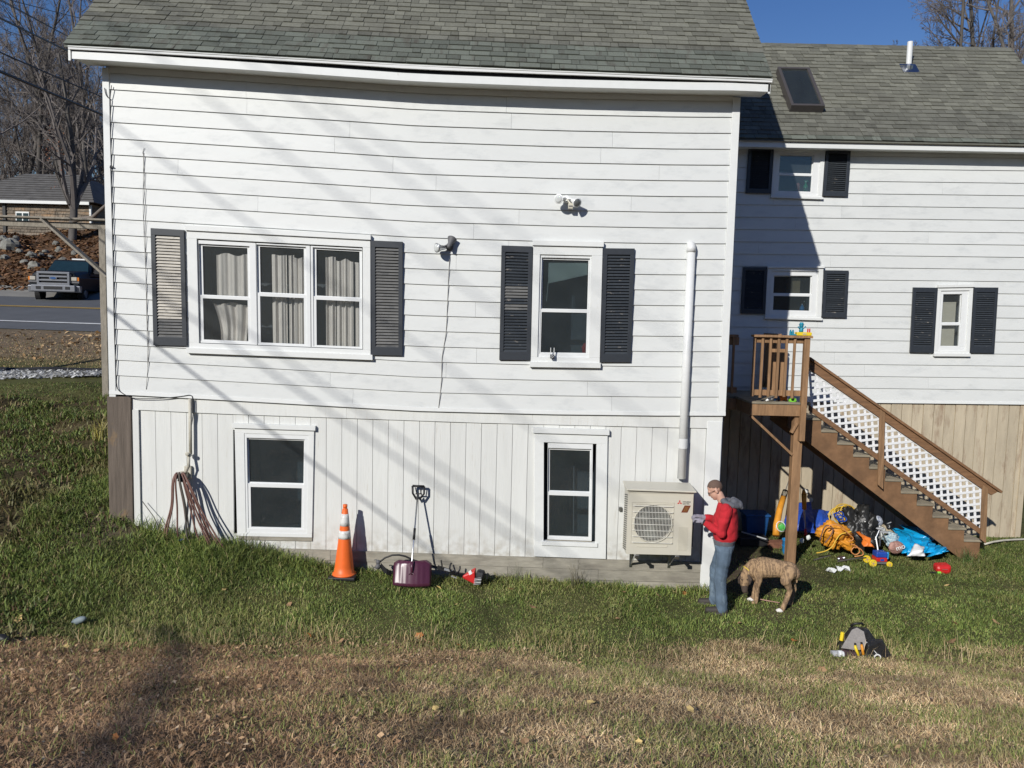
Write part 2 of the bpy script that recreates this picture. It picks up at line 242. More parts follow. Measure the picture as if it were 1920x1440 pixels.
def brindle():
    m = M('brindle', (.42, .28, .16), .9, .14, 16, bump=.2, bscale=200); N = m.node_tree.nodes; L = m.node_tree.links; b = N['Principled BSDF']; src = b.inputs['Base Color'].links[0].from_socket
    tc = N.new('ShaderNodeTexCoord'); wv = N.new('ShaderNodeTexWave'); wv.inputs['Scale'].default_value = 5.5; wv.inputs['Distortion'].default_value = 17; wv.inputs['Detail'].default_value = 5; wv.inputs['Detail Scale'].default_value = 1.6; wv.inputs['Detail Roughness'].default_value = .7
    mp = N.new('ShaderNodeMapping'); mp.inputs['Scale'].default_value = (1.1, .6, .35); mp.inputs['Rotation'].default_value = (0, .25, .3); L.new(tc.outputs['Object'], mp.inputs[0]); L.new(mp.outputs[0], wv.inputs[0])
    mr = N.new('ShaderNodeMapRange'); mr.inputs[1].default_value = .42; mr.inputs[2].default_value = .72; mr.inputs[4].default_value = .58; L.new(wv.outputs[0], mr.inputs[0])
    mx = N.new('ShaderNodeMix'); mx.data_type = 'RGBA'; L.new(mr.outputs[0], mx.inputs[0]); L.new(src, mx.inputs[6]); mx.inputs[7].default_value = (.075, .05, .036, 1); L.new(mx.outputs[2], b.inputs['Base Color']); return m
MT['brindle'] = brindle()
# ---------------------------------------------------------------- main house block
house = thing('house', 'white clapboard house block with steep shingled roof and plank basement front', 'house', (-1.35, 0, -.1))
SAGU = [0, .235, .493, .716, .905, 1]; SAGP = [0, 5, 11.5, 9, 4, 0]
def sag(X): return float(np.interp((X+5.68)/8.68, SAGU, SAGP))*11/FPX
def wz(X, k):
    u = (X+5.68)/8.68; return lerp(lerp(6.865, 2.661, k/19), lerp(6.687, 2.559, k/19), u)-sag(X)
def clap(mb, x0, x1, zt, zb, Y, t0=.006, t1=.025, step=.5):
    n = max(1, int(math.ceil((x1-x0)/step))); vs = []; fs = []
    for i in range(n+1):
        x = lerp(x0, x1, i/n); a, b = zt(x), zb(x); vs += [(x, Y+.012, a), (x, Y-t0, a), (x, Y-t1, b), (x, Y+.012, b)]
    for i in range(n):
        o = i*4
        for k in range(4): fs.append((o+k, o+(k+1) % 4, o+4+(k+1) % 4, o+4+k))
    fs += [(3, 2, 1, 0), (n*4, n*4+1, n*4+2, n*4+3)]; mb.add(vs, fs)
def siding(parent, x0, x1, ks, zf, Y, openings, joints, t1=.025):
    for k in ks:
        br = sorted(set([x0, x1]+[j for j in joints(k) if x0+.4 < j < x1-.4]+[e for o in openings for e in o[:2] if o[2] < zf(e, k) and o[3] > zf(e, k+1)]))
        for a, b in zip(br, br[1:]):
            if b-a < .01: continue
            xm = (a+b)/2; top, bot = zf(xm, k), zf(xm, k+1); keep = [(0, 1)]
            for ox0, ox1, oz0, oz1 in openings:
                if ox0 < xm < ox1 and oz0 < top and oz1 > bot:
                    h = top-bot; nk = []
                    if oz1 < top-.01: nk.append((0, (top-oz1)/h))
                    if oz0 > bot+.01: nk.append(((top-oz0)/h, 1))
                    keep = nk
            for v0, v1 in keep:
                mb = MB(); g = .0012
                clap(mb, a+g, b-g, lambda x: lerp(zf(x, k), zf(x, k+1), v0), lambda x: lerp(zf(x, k), zf(x, k+1), v1), Y, lerp(.006, t1, v0), lerp(.006, t1, v1))
                obj('siding_board', mb, 'siding', parent)
def opening(q, r):
    a, b = q.p(r[0], r[1]), q.p(r[2], r[3]); c, d = q.p(r[2], r[1]), q.p(r[0], r[3]); return ((a.x+d.x)/2, (b.x+c.x)/2, (b.z+d.z)/2, (a.z+c.z)/2)
def window(parent, q, units, inner, head=True, sill=True, pane='glass', casing='trim', roomd=.8, capw=.012, d=.045, roomm='room'):
    """units: list of (frame rect, upper glass rect, lower glass rect) in fractions of the casing"""
    mb = MB(); ring(mb, q, (0, 0, 1, 1), inner, -.03, d); w = obj('window', mb, casing, parent, bevel=.004)
    if head: m = MB(); qbox(m, q, -capw, -.03, 1+capw, .012, -.01, d+.03); obj('head_cap', m, casing, w, bevel=.003)
    if sill: m = MB(); qbox(m, q, -.012, .985, 1.012, 1.03, -.01, d+.03); obj('sill', m, casing, w, bevel=.003)
    for fr, ug, lg in units:
        m = MB(); mid = (min(ug[0], lg[0]), min(ug[1], lg[1]), max(ug[2], lg[2]), max(ug[3], lg[3])); e = .016
        ring(m, q, fr, (mid[0]-e, mid[1]-e, mid[2]+e, mid[3]+e*.7), -.05, .022); obj('frame', m, 'vinyl', w, bevel=.003)
        rail = (ug[3]+lg[1])/2
        m = MB(); ring(m, q, (mid[0]-e, mid[1]-e, mid[2]+e, rail+.006), ug, -.045, -.012); obj('sash', m, 'vinyl', w, bevel=.002)
        m = MB(); ring(m, q, (mid[0]-e, rail-.012, mid[2]+e, mid[3]+e*.7), lg, -.016, .012); obj('sash', m, 'vinyl', w, bevel=.002)
        m = MB(); qbox(m, q, ug[0]-.004, ug[1]-.004, ug[2]+.004, ug[3]+.004, -.034, -.029); obj('pane', m, pane, w)
        m = MB(); qbox(m, q, lg[0]-.004, lg[1]-.004, lg[2]+.004, lg[3]+.004, -.005, 0); obj('pane', m, pane, w)
    m = MB(); u0, v0, u1, v1 = inner; D0, D1 = -.052, -roomd
    P_ = [q.p(u0, v0, D0), q.p(u1, v0, D0), q.p(u1, v1, D0), q.p(u0, v1, D0), q.p(u0-.05, v0-.05, D1), q.p(u1+.05, v0-.05, D1), q.p(u1+.05, v1+.05, D1), q.p(u0-.05, v1+.05, D1)]
    m.add(P_, [(0, 1, 5, 4), (1, 2, 6, 5), (2, 3, 7, 6), (3, 0, 4, 7), (4, 5, 6, 7)]); obj('room', m, roomm, w)
    return w
def shutter(parent, q, n, m1='slat', ins=(.13, .055, .87, .925)):
    mb = MB(); ring(mb, q, (0, 0, 1, 1), ins, .024, .058); qbox(mb, q, ins[0], ins[1], ins[2], ins[3], .024, .028); s = obj('shutter', mb, 'slate', parent, bevel=.004)
    for i in range(n):
        a = lerp(ins[1], ins[3], i/n); b = lerp(ins[1], ins[3], (i+1)/n); mb = MB()
        mb.hexa([q.p(ins[0], b-.15/n*.9, .034), q.p(ins[2], b-.15/n*.9, .034), q.p(ins[2], a+.1/n, .029), q.p(ins[0], a+.1/n, .029),
                 q.p(ins[0], b, .054), q.p(ins[2], b, .054), q.p(ins[2], a+.25/n, .032), q.p(ins[0], a+.25/n, .032)])
        obj('slat', mb, m1(i/n) if callable(m1) else m1, s)
    return s
QA = Quad((352, 430), (695.5, 448), (696, 668), (357.3, 655)); QB = Quad((1000, 458), (1129.6, 461), (1123.8, 683), (994.5, 681))
QC = Quad((441, 799), (590, 804), (586, 1007), (446, 1004), .02); QD = Quad((1002, 808), (1139, 812), (1135.5, 1047), (1001.5, 1042), .02)
IA = (.055, .075, .958, .945); IB = (.10, .085, .845, .945)
opA, opB = opening(QA, (.03, .035, .97, .965)), opening(QB, (.05, .04, .95, .965))
def mj(k):
    r = random.Random(k*7+3); o = r.uniform(-4.8, -.5); return [o, o+r.uniform(3.6, 3.75)]
siding(house, -5.68, 2.968, range(-1, 19), wz, 0, [opA, opB], mj)
window(house, QA, [((.06, .085, .372, .94), (.077, .13, .322, .535), (.077, .566, .322, .912)), ((.376, .085, .668, .94), (.391, .112, .631, .492), (.391, .527, .631, .918)), ((.672, .085, .953, .94), (.70, .112, .936, .50), (.70, .535, .936, .922))], IA, capw=.004)
window(house, QB, [((.10, .085, .845, .945), (.150, .125, .805, .535), (.145, .565, .80, .905))], IB, pane='glassd')
for TL, TR, BR, BL, n, mm in (((285.7, 428.4), (348, 432), (353.4, 648.6), (291, 647), 33, lambda t: 'slatw' if t+random.uniform(-.16, .16) < .70 else 'slatg'), ((696.9, 451.5), (756, 454), (755.6, 666.8), (698, 665.5), 33, 'slatg'),
                          ((940.4, 460.8), (998.7, 462.7), (994.2, 675), (936.2, 674.6), 33, lambda t: 'slatg' if .25 < t+random.uniform(-.12, .12) < .52 else 'slat'), ((1131, 466), (1189, 466.6), (1181.6, 679), (1124.7, 679), 33, 'slat')):
    shutter(house, Quad(TL, TR, BR, BL), n, mm)
TH = math.atan(1.08); CO, SI = math.cos(TH), math.sin(TH)
ez = lambda X: lerp(7.335, 7.115, (X+6.08)/9.46)-.40*sag(np.clip(X, -5.68, 3))
fz = lambda X: lerp(7.158, 6.94, (X+6.014)/9.38)-.95*sag(np.clip(X, -5.68, 3))
# corner boards, frieze, water table, band
mb = MB(); mb.box(-5.775, -5.68, -.034, .06, 2.57, 7.15); obj('corner_board', mb, 'trim', house, bevel=.004)
mb = MB(); mb.box(2.968, 3.075, -.034, .06, 2.50, 6.95); obj('corner_board', mb, 'trim', house, bevel=.004)
mb = MB(); clap(mb, -5.68, 2.968, lambda x: fz(x)+.035, lambda x: wz(x, -1), 0, .018, .020); obj('frieze_board', mb, 'trim', house)
mb = MB(); clap(mb, -5.775, 3.075, lambda x: wz(x, 19), lambda x: wz(x, 19)-.052, 0, .036, .040); obj('water_table', mb, 'trim', house)
def pline(pts, Y=.02): W = [at(a, b, Y) for a, b in pts]; return lambda x: float(np.interp(x, [p.x for p in W], [p.z for p in W]))
bandb = pline([(250, 767.5), (400, 775), (900, 792.5), (1272, 801.5), (1354, 803)]); sillt = pline([(440, 1026), (583, 1029), (900, 1040.5), (1192, 1050), (1335, 1053)])
Xp = lambda x, y=790, Y=.02: at(x, y, Y).x
for a, b in ((250, 650), (650, 1288), (1288, 1354)):
    mb = MB(); clap(mb, Xp(a)+.001, Xp(b)-.001, lambda x: wz(x, 19)-.05, bandb, .02, .020, .022); obj('band_board', mb, 'plank', house)
opC, opD = opening(QC, (.06, .03, .94, .985)), opening(QD, (.06, .04, .94, .90))
edges = [262+29.15*k for k in range(35)]+[1284, 1296, 1325]
rr = random.Random(5)
for a, b in zip(edges, edges[1:]):
    x0, x1 = Xp(a), Xp(b); xm = (x0+x1)/2; t = bandb(xm)+.02; bo = (sillt(xm)-.01) if xm > Xp(440) else .25; segs = [(bo, t)]
    jit = rr.uniform(-.003, .003)
    for ox0, ox1, oz0, oz1 in (opC, opD):
        if x1 > ox0 and x0 < ox1: segs = [(bo, oz0), (oz1, t)] if (xm > ox0 and xm < ox1) else segs
    for z0, z1 in segs:
        mb = MB(); mb.box(x0, x1, .042, .06, z0, z1); mb.box(x0+.003, x1-.003, .02+jit, .043, z0, z1)
        obj('plank', mb, 'plank', house)
mb = MB(); mb.box(Xp(250.5), Xp(262)-.002, -.012, .06, .3, bandb(-5.4)); obj('frame_board', mb, 'plank', house)
mb = MB(); mb.box(Xp(1325.5), Xp(1353.5), -.012, .06, -.4, bandb(2.9)+.1); obj('corner_board', mb, 'trim', house, bevel=.004)
mb = MB(); mb.box(Xp(204.5), Xp(249.5), -.035, .3, .2, 2.575); obj('corner_post', mb, 'timber', house, bevel=.012)
for r_, js in enumerate(((444, 620, 815, 1018, 1085, 1325), (444, 560, 760, 952, 1122, 1325), (444, 700, 980, 1175, 1325))):
    for a, b in zip(js, js[1:]):
        mb = MB(); y = .016 if r_ % 2 else .012; mb2 = clap(mb, Xp(a, 1050)+.002, Xp(b, 1050)-.002, lambda x: sillt(x)-.157*r_-.002, lambda x: sillt(x)-.157*(r_+1)+.003, y+random.uniform(-.004, .004), .018, .02); obj('sill_board', mb, 'board', house)
wC = window(house, QC, [((.12, .055, .93, .965), (.165, .115, .865, .505), (.185, .548, .85, .915))], (.12, .06, .93, .965), sill=False, pane='glassd', d=.03, capw=.02)
wD = window(house, QD, [((.185, .09, .80, .86), (.215, .145, .765, .47), (.205, .505, .755, .83))], (.13, .085, .85, .875), sill=False, pane='glassd', d=.035, capw=.02)
m = MB(); qbox(m, QD, .19, .84, .80, .872, -.05, .0); obj('sill', m, 'board', wD)
m = MB(); qbox(m, QD, .10, .872, .88, .905, -.04, .055); obj('sill', m, 'trim', wD, bevel=.004)
m = MB(); qbox(m, QC, .02, .966, 1.0, 1.035, -.04, .02); obj('sill', m, 'board', wC)
# eaves and roof
mb = MB(); clap(mb, -6.0, 3.37, lambda x: fz(x)+.100, fz, -.345, .015, .015); obj('fascia', mb, 'trim', house)
mb = MB(); clap(mb, -6.03, 3.385, lambda x: ez(x)-.020, lambda x: min(ez(x)-.062, fz(x)+.150), -.372, .030, .022); obj('drip_edge', mb, 'white', house)
mb = MB(); clap(mb, -6.0, 3.36, lambda x: ez(x)-.02, lambda x: fz(x)+.09, -.33, .004, .004); obj('shade_backing', mb, 'dark', house)  # backing coloured dark to stand for the shaded gap above the fascia
mb = MB(); mb.sheet([[(x, -.345, fz(x)+.012) for x in np.linspace(-6.0, 3.36, 12)], [(x, .01, fz(x)+.03) for x in np.linspace(-6.0, 3.36, 12)]]); obj('soffit', mb, 'soffit', house)
for X in (-6.05, 3.345):
    mb = MB(); z = ez(X)-.06; mb.hexa([(X, -.36, z-.14), (X+.03, -.36, z-.14), (X+.03, 3.4, z-.14+3.76*1.08), (X, 3.4, z-.14+3.76*1.08), (X, -.36, z+.02), (X+.03, -.36, z+.02), (X+.03, 3.4, z+.02+3.76*1.08), (X, 3.4, z+.02+3.76*1.08)]); obj('rake_board', mb, 'trim', house)
def roofdeck(x0, x1, e0, e1, y0, yr, name, parent, mt, back):
    mb = MB(); t = .016; n = 10; xs = np.linspace(x0, x1, n); rise = (yr-y0)*1.08
    mb.sheet([[(x, y0, e0(x)-.022) for x in xs], [(x, yr, e0(x)-.022+rise) for x in xs], [(x, back, e0(x)-.02) for x in xs]])
    mb.sheet([[(x, y0, e0(x)-.022-t) for x in xs], [(x, yr, e0(x)-.022-t+rise) for x in xs], [(x, back, e0(x)-.02-t) for x in xs]])
    mb.sheet([[(x, y0, e0(x)-.022) for x in xs], [(x, y0, e0(x)-.022-t) for x in xs]])
    for x in (x0, x1): mb.add([(x, y0, e0(x)-.022), (x, yr, e0(x)-.022+rise), (x, yr, e0(x)-.022-t+rise), (x, y0, e0(x)-.022-t)], [(0, 1, 2, 3)])
    return obj(name, mb, mt, parent)
roof = roofdeck(-6.08, 3.38, ez, None, -.40, 3.4, 'roof', house, 'shingle', 7.2)
SHM = []
for t in (.006, .014):
    for mt in ('shingle', 'shingle2'):
        mb = MB(); mb.hexa([(0, 0, .004), (1, 0, .004), (1, .165, -.008), (0, .165, -.008), (0, 0, .005+t), (1, 0, .005+t), (1, .165, -.002), (0, .165, -.002)]); SHM.append(mesh_of('shingle', mb, mt))
def shingles(parent, x0, x1, e0, y0, rows, mset, limit=300, skip=None, xr=None):
    cnt = 0; rest = MB(); r = random.Random(int(x0*10)+9)
    for i in range(rows):
        s = i*.124; x = x0-r.uniform(0, .2)
        while x < x1:
            w_ = r.choice((.11, .15, .19, .23, .28)); a, b = max(x, x0), min(x+w_, x1); x += w_
            if b-a < .03: continue
            if skip and skip((a+b)/2, y0+(s+.07)*CO): continue
            t = (e0(b)-e0(a))/(b-a); z = e0(a)+s*SI; X = Vector((1, 0, t)).normalized(); U = Vector((0, CO, SI)); N = X.cross(U).normalized(); o = Vector((a, y0+s*CO-r.uniform(0, .004), z))
            me = SHM[mset(i)*1+r.choice((0, 2))]; L_ = b-a-.006
            if cnt < limit:
                mw = Matrix(((X.x*L_, U.x, N.x, o.x), (X.y*L_, U.y, N.y, o.y), (X.z*L_, U.z, N.z, o.z), (0, 0, 0, 1))); link('shingle', me, parent, mw=mw); cnt += 1
            else:
                rest.add([o+X*L_*v.co.x+U*v.co.y+N*v.co.z for v in me.vertices], [tuple(p.vertices) for p in me.polygons]); 
    me = mesh_of('shingle', rest, 'shingle' if mset(9) == 0 else 'shingle2'); tint = me.attributes.new('tint', 'FLOAT_COLOR', 'POINT')
    n = len(me.vertices)//8; c = np.repeat(np.random.default_rng(3).uniform(.79, 1.21, n), 8); c4 = np.ones((n*8, 4), np.float32); c4[:, :3] = c[:, None]; tint.data.foreach_set('color', c4.ravel())
    me.materials.clear(); me.materials.append(MT['shinglet'] if mset(9) == 0 else MT['shinglet2']); o = link('shingle', me, parent); o['kind'] = 'stuff'
MT['shinglet'] = M('shinglet', (.175, .185, .152), .9, .12, 30, bump=.35, bscale=160, patch=((.125, .112, .092), 1.3, (1, 1, 1), .52, .75), spec=.2, attr='tint')
MT['shinglet2'] = M('shinglet2', (.185, .184, .150), .9, .12, 30, bump=.35, bscale=160, patch=((.125, .122, .102), 1.3, (1, 1, 1), .52, .75), spec=.2, attr='tint')
shingles(roof, -6.09, 3.39, ez, -.40, 26, lambda i: 0 if i < 5 else 1)
mb = MB()
for X in (-5.77, 2.99):
    mb.prism([(X, .06, -.6), (X, 7.0, -.6), (X, 7.0, 7.2), (X, 3.4, 10.9), (X, .06, 7.2)], (.08, 0, 0))
mb.box(-5.77, 3.07, 6.9, 7.0, -.6, 7.2); obj('wall', mb, 'siding', house)
# ---------------------------------------------------------------- lower wing
WY = 3.25
wing = thing('house_wing', 'lower white clapboard wing with skylight and tan plank skirt behind the stairs', 'house wing', (6.5, WY, -.1))
_wl = [at(1375, y, WY).z for y in (313.5, 747)]; _wr = [at(1920, y, WY).z for y in (320, 753.5)]; WX0, WX1 = 3.08, 9.62
def wwz(X, k):
    u = (X-at(1375, 500, WY).x)/(at(1920, 500, WY).x-at(1375, 500, WY).x); return lerp(lerp(_wl[0], _wl[1], k/19), lerp(_wr[0], _wr[1], k/19), u)
W1 = Quad((1450, 279), (1546, 281), (1539.5, 372), (1444, 369), WY); W2 = Quad((1437.8, 502), (1542.4, 502), (1538, 598), (1433, 595), WY); W3 = Quad((1756.3, 538), (1822.7, 537), (1815, 664.5), (1748.8, 664), WY)
ops = [opening(W1, (.05, .04, .95, .97)), opening(W2, (.05, .04, .95, .97)), opening(W3, (.06, .03, .94, .97))]
def wj(k): r = random.Random(k*5+1); return [r.uniform(4.4, 8.6)]
siding(wing, WX0, WX1, range(-2, 19), wwz, WY, ops, wj, t1=.024)
window(wing, W1, [((.08, .07, .92, .95), (.15, .13, .78, .49), (.15, .55, .78, .87))], (.08, .07, .92, .95), pane='glassd', capw=.01)
window(wing, W2, [((.08, .07, .92, .95), (.145, .175, .80, .505), (.145, .565, .79, .845))], (.08, .07, .92, .95), pane='glassd', capw=.01)
window(wing, W3, [((.10, .06, .90, .95), (.20, .125, .70, .525), (.20, .57, .70, .875))], (.10, .06, .90, .95), pane='glass', capw=.01)
for c, n in ((((1402.7, 277), (1449, 277.5), (1443.6, 363.7), (1396.8, 362.7)), 19), (((1547, 282), (1592.8, 284), (1587, 369.5), (1540.7, 368.2)), 19), (((1392, 501), (1437, 501.5), (1432.6, 589), (1387, 587.8)), 19), (((1543.4, 507), (1589, 507.7), (1584.9, 596), (1539.4, 595.3)), 19),
             (((1709.6, 539), (1755.6, 539.6), (1748, 661.7), (1703.4, 660.6)), 25), (((1823.5, 539), (1868.5, 539.3), (1860.9, 661.7), (1816.5, 661.3)), 25)):
    shutter(wing, Quad(*c, WY), n, 'slat', ins=(.12, .075, .88, .90))
EY = 2.9; wez = lambda X: 7.078+.004*(X-5)
mb = MB(); clap(mb, WX0, 9.9, lambda x: wez(x)-.028, lambda x: wez(x)-.135, EY+.03, .015, .015); obj('fascia', mb, 'trim', wing)
mb = MB(); clap(mb, WX0, 9.9, lambda x: wez(x)-.008, lambda x: wez(x)-.026, EY+.03, .032, .026); obj('drip_edge', mb, 'white', wing)
mb = MB(); mb.add([(WX0, EY+.03, wez(3)-.12), (9.9, EY+.03, wez(9.9)-.12), (9.9, WY, wez(9.9)-.11), (WX0, WY, wez(3)-.11)], [(0, 1, 2, 3)]); obj('soffit', mb, 'soffit', wing)
wroof = roofdeck(WX0, 9.9, wez, None, EY-.03, 5.1, 'roof', wing, 'shingle2', 7.3)
n_ = (0, -1.08, 1.0); q_ = (0, EY-.03, 7.078); sky4 = [onplane(x, y, n_, q_) for x, y in ((1454, 139), (1511, 139), (1544, 211.4), (1480, 211.4))]
sx0 = (sky4[0].x+sky4[3].x)/2; sx1 = (sky4[1].x+sky4[2].x)/2; sy1 = (sky4[0].y+sky4[1].y)/2; sy0 = (sky4[2].y+sky4[3].y)/2
shingles(wroof, WX0, 9.92, wez, EY-.03, 26, lambda i: 0 if i < 1 else 1, skip=lambda x, y: sx0+.05 < x < sx1-.05 and sy0+.08 < y < sy1-.08)
U_ = Vector((0, CO, SI)); Nn = Vector((0, -SI, CO))
def rp(x, s, h): return Vector((x, EY-.03, wez(x)))+U_*s+Nn*h
for i in range(22):       # ridge caps
    a = WX0+i*.31; p = rp(a, 3.26, .0); mb = MB(); mb.hexa([p+Vector((0, 0, -.01))-U_*.13, p+Vector((.33, 0, -.012))-U_*.13, p+Vector((.33, 0, -.002)), p+Vector((0, 0, .0)), p-U_*.13+Nn*.016, p+Vector((.33, 0, 0))-U_*.13+Nn*.012, p+Vector((.33, .01, .012)), p+Vector((0, .01, .016))]); obj('ridge_cap', mb, 'shingle2', wroof)
s0, s1 = (sy0-EY+.03)/CO, (sy1-EY+.03)/CO; fw = .055
skl = MB()
def rbox(m, x0, x1, a, b, h0, h1): m.hexa([rp(x0, a, h0), rp(x1, a, h0), rp(x1, b, h0), rp(x0, b, h0), rp(x0, a, h1), rp(x1, a, h1), rp(x1, b, h1), rp(x0, b, h1)])
rbox(skl, sx0, sx1, s0, s0+fw, -.1, .15); rbox(skl, sx0, sx1, s1-fw, s1, -.1, .15); rbox(skl, sx0, sx0+fw, s0+fw, s1-fw, -.1, .15); rbox(skl, sx1-fw, sx1, s0+fw, s1-fw, -.1, .15)
MT['bronze'] = M('bronze', (.075, .068, .066), .45, .1, 20); skf = obj('skylight', skl, 'bronze', wing, bevel=.005)
m = MB(); rbox(m, sx0+fw-.005, sx1-fw+.005, s0+fw-.005, s1-fw+.005, .118, .124); obj('pane', m, 'glassp', skf)
m = MB(); q8 = [rp(x_, s_, .112) for x_, s_ in ((sx0+fw, s0+fw), (sx1-fw, s0+fw), (sx1-fw, s1-fw), (sx0+fw, s1-fw))]; xa, xb, sa, sb = lerp(sx0, sx1, .20), lerp(sx0, sx1, .64), lerp(s0, s1, .13), lerp(s0, s1, .58); q9 = [rp(x_, s_, .0) for x_, s_ in ((xa, sa), (xb, sa), (xb, sb), (xa, sb))]
m.add(q8+q9, [(0, 1, 5, 4), (1, 2, 6, 5), (2, 3, 7, 6), (3, 0, 4, 7)]); obj('light_shaft', m, 'roomp', skf)
m = MB(); m.add(q9, [(0, 1, 2, 3)]); obj('ceiling_opening', m, 'room', skf)
vb = onplane(1703.5, 128, n_, q_); vp = MB(); vp.tube([vb+Vector((0, 0, -.1)), vb+Vector((0, 0, .50))], .052, 16); vpo = obj('vent_pipe', vp, 'pvc', wing, smooth=False)
m = MB(); m.lathe([(.085, -.07), (.078, .03), (.06, .06), (.054, .06)], vb+Vector((0, 0, .02)), (0, -.25, 1), 18); m.obox(vb+Nn*.02-U_*.03, (.16, 0, 0), U_*.15, Nn*.004); obj('flashing', m, 'metal', vpo)
# skirt planks
mb = MB(); mb.box(WX0, WX1, WY+.05, WY+.1, -.5, 2.6); obj('sheathing', mb, 'dark', wing)
skt = lambda x: wwz(x, 19)-.05
mb = MB(); clap(mb, WX0, WX1, lambda x: wwz(x, 19), lambda x: wwz(x, 19)-.05, WY, .03, .034); obj('water_table', mb, 'trim', wing)
x = WX0; i = 0
while x < 9.56:
    mb = MB(); g = .009 if i % 2 else .006; d = .004*math.sin(i*2.1); mb.box(x+g, x+.2-g, WY+.012+d, WY+.05, -.3, skt(x+.1)); mb.box(x, x+.2, WY+.034, WY+.052, -.3, skt(x+.1)); obj('skirt_plank', mb, 'skirt', wing); x += .2; i += 1
mb = MB(); mb.box(9.56, 9.66, WY-.02, WY+.1, -.3, 2.5); obj('corner_board', mb, 'skirt', wing)
mb = MB(); mb.box(9.55, 9.62, WY+.08, 7.1, -.5, 7.0); mb.prism([(9.6, WY+.06, 6.9), (9.6, 7.1, 6.9), (9.6, 5.1, 9.2)], (.03, 0, 0)); mb.box(3.1, 9.6, 7.05, 7.12, -.5, 7.0); obj('wall', mb, 'siding', wing)
# ---------------------------------------------------------------- ground
LY = [-60, -42, -18, -12, -9, -7, -4.6, -2.4, -1.4, -.6, 0, 2, 4, 6, 8, 9.5, 12, 15, 16, 19.5, 23, 25, 27, 31, 36, 60, 120, 600]
LZ = [16, 15, 4.0, 2.4, 1.95, 1.5, .80, .05, .22, .58, .85, 1.33, 1.65, 1.80, 2.12, 2.22, 2.62, 3.07, 3.25, 3.76, 4.1, 4.48, 5.2, 6.9, 8.2, 10.5, 14, 20]  # first heights climb the unseen hill added behind the camera
BX = [-5.9, -5.39, -4.7, -3.91, -2.745, -1.417, -.4, .38, 1.94, 2.96, 5, 12]; BZ = [.72, .62, .48, .40, .15, .02, 0, -.01, -.06, -.10, -.09, -.08]
def hgt(X, Y, rough=True):
    X = np.asarray(X, float); Y = np.asarray(Y, float)
    left = np.interp(Y, LY, LZ)
    base = np.interp(X, BX, BZ); fall = np.where(Y < 0, np.exp(-(np.minimum(Y, 0)/1.15)**2), 1.0); yard = -.12+(base+.12)*fall
    tb = -2.15-.06*np.sin(X*1.3)-.05*np.sin(X*.53+1); bank = .27*np.log1p(np.exp(np.clip((tb-Y)*5, -30, 30)))/5
    yard = yard+np.minimum(bank, 3.2)+np.interp(Y, [-60, -42, -18], [13, 12, 0])  # unseen hill added behind the camera so the panes reflect something dark
    yard = np.where(Y > 7, lerp(yard, left, sstep(7, 12, Y)), yard)
    wl = sstep(-4.6, -6.6, X-.12*np.minimum(Y, 0)); wl = np.where(Y > 0, sstep(-5.3, -6.1, X), wl)
    h = lerp(yard, left, wl)
    if rough:
        near = np.clip(1-(np.abs(Y)-9)/6, 0, 1); rsl = sstep(-5.2, -6.8, X)*sstep(-3, -1, Y)*sstep(8.0, 5.5, Y)
        n = .5*np.sin(X*2.1+1.3*np.sin(Y*1.7))+.5*np.sin(Y*2.7+1.1*np.sin(X*1.9+2)); n2 = np.sin(X*5.3+Y*2.2+2*np.sin(Y*3.1))*np.sin(Y*4.7-X*1.4)
        h = h+near*(.018*n+.012*n2)+rsl*(.10*n+.05*n2)
        far = sstep(25.5, 28, Y); h = h+far*(.5*np.sin(X*.7+np.sin(Y*.6))*np.sin(Y*.55)+.18*np.sin(X*2.1)*np.sin(Y*1.7))
    return h
def hz(x, y): return float(hgt(x, y))
def zone(X, Y):        # albedo of the soil; the far slope has tree shade put into its colour
    n = .5+.25*np.sin(X*3.1+2*np.sin(Y*2.3))+.25*np.sin(Y*4.1+1.7*np.sin(X*2.9))
    dry = sstep(-2.0, -2.75, Y+.18*np.sin(X*1.1)+.12*np.sin(X*3.3)+.5*(n-.5))
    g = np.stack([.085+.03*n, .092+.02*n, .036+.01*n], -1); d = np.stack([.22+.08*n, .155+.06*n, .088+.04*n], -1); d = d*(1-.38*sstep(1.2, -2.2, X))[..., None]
    c = g*(1-dry[..., None])+d*dry[..., None]
    sl = sstep(-5.4, -6.4, X)*sstep(-2.4, -1.2, Y)*sstep(6.6, 5.6, Y); s = np.stack([.058+.04*n, .048+.03*n, .026+.016*n], -1); c = c*(1-sl[..., None])+s*sl[..., None]
    dirt = sstep(9.4, 11.2, Y)*sstep(16, 14.5, Y); s = np.stack([.16+.06*n, .125+.045*n, .085+.03*n], -1); c = c*(1-dirt[..., None])+s*dirt[..., None]
    fr = sstep(24, 26, Y); s = np.stack([.10+.07*n, .062+.035*n, .036+.02*n], -1); c = c*(1-fr[..., None])+s*fr[..., None]  # slope soil darkened, tree shade put into the colour
    bare = np.exp(-((X-3.75)/.9)**2-((Y-.9)/1.5)**2)+np.exp(-((X+5.9)/.6)**2-((Y+.15)/.5)**2); bare = np.clip(bare*1.2, 0, .9); s = np.stack([.10+.04*n, .078+.03*n, .055+.02*n], -1)
    return c*(1-bare[..., None])+s*bare[..., None]
xs = np.concatenate([np.linspace(-700, -60, 14), np.linspace(-55, -14, 42), np.arange(-13.5, 12.01, .14), np.linspace(13, 60, 24), np.linspace(80, 700, 12)])
ys = np.concatenate([np.linspace(-70, -9, 28), np.arange(-8.6, 9.01, .14), np.arange(9.4, 44, .5), np.linspace(46, 130, 30), np.linspace(150, 900, 10)])
GX, GY = np.meshgrid(xs, ys); GZ = hgt(GX, GY); nx, ny = len(xs), len(ys)
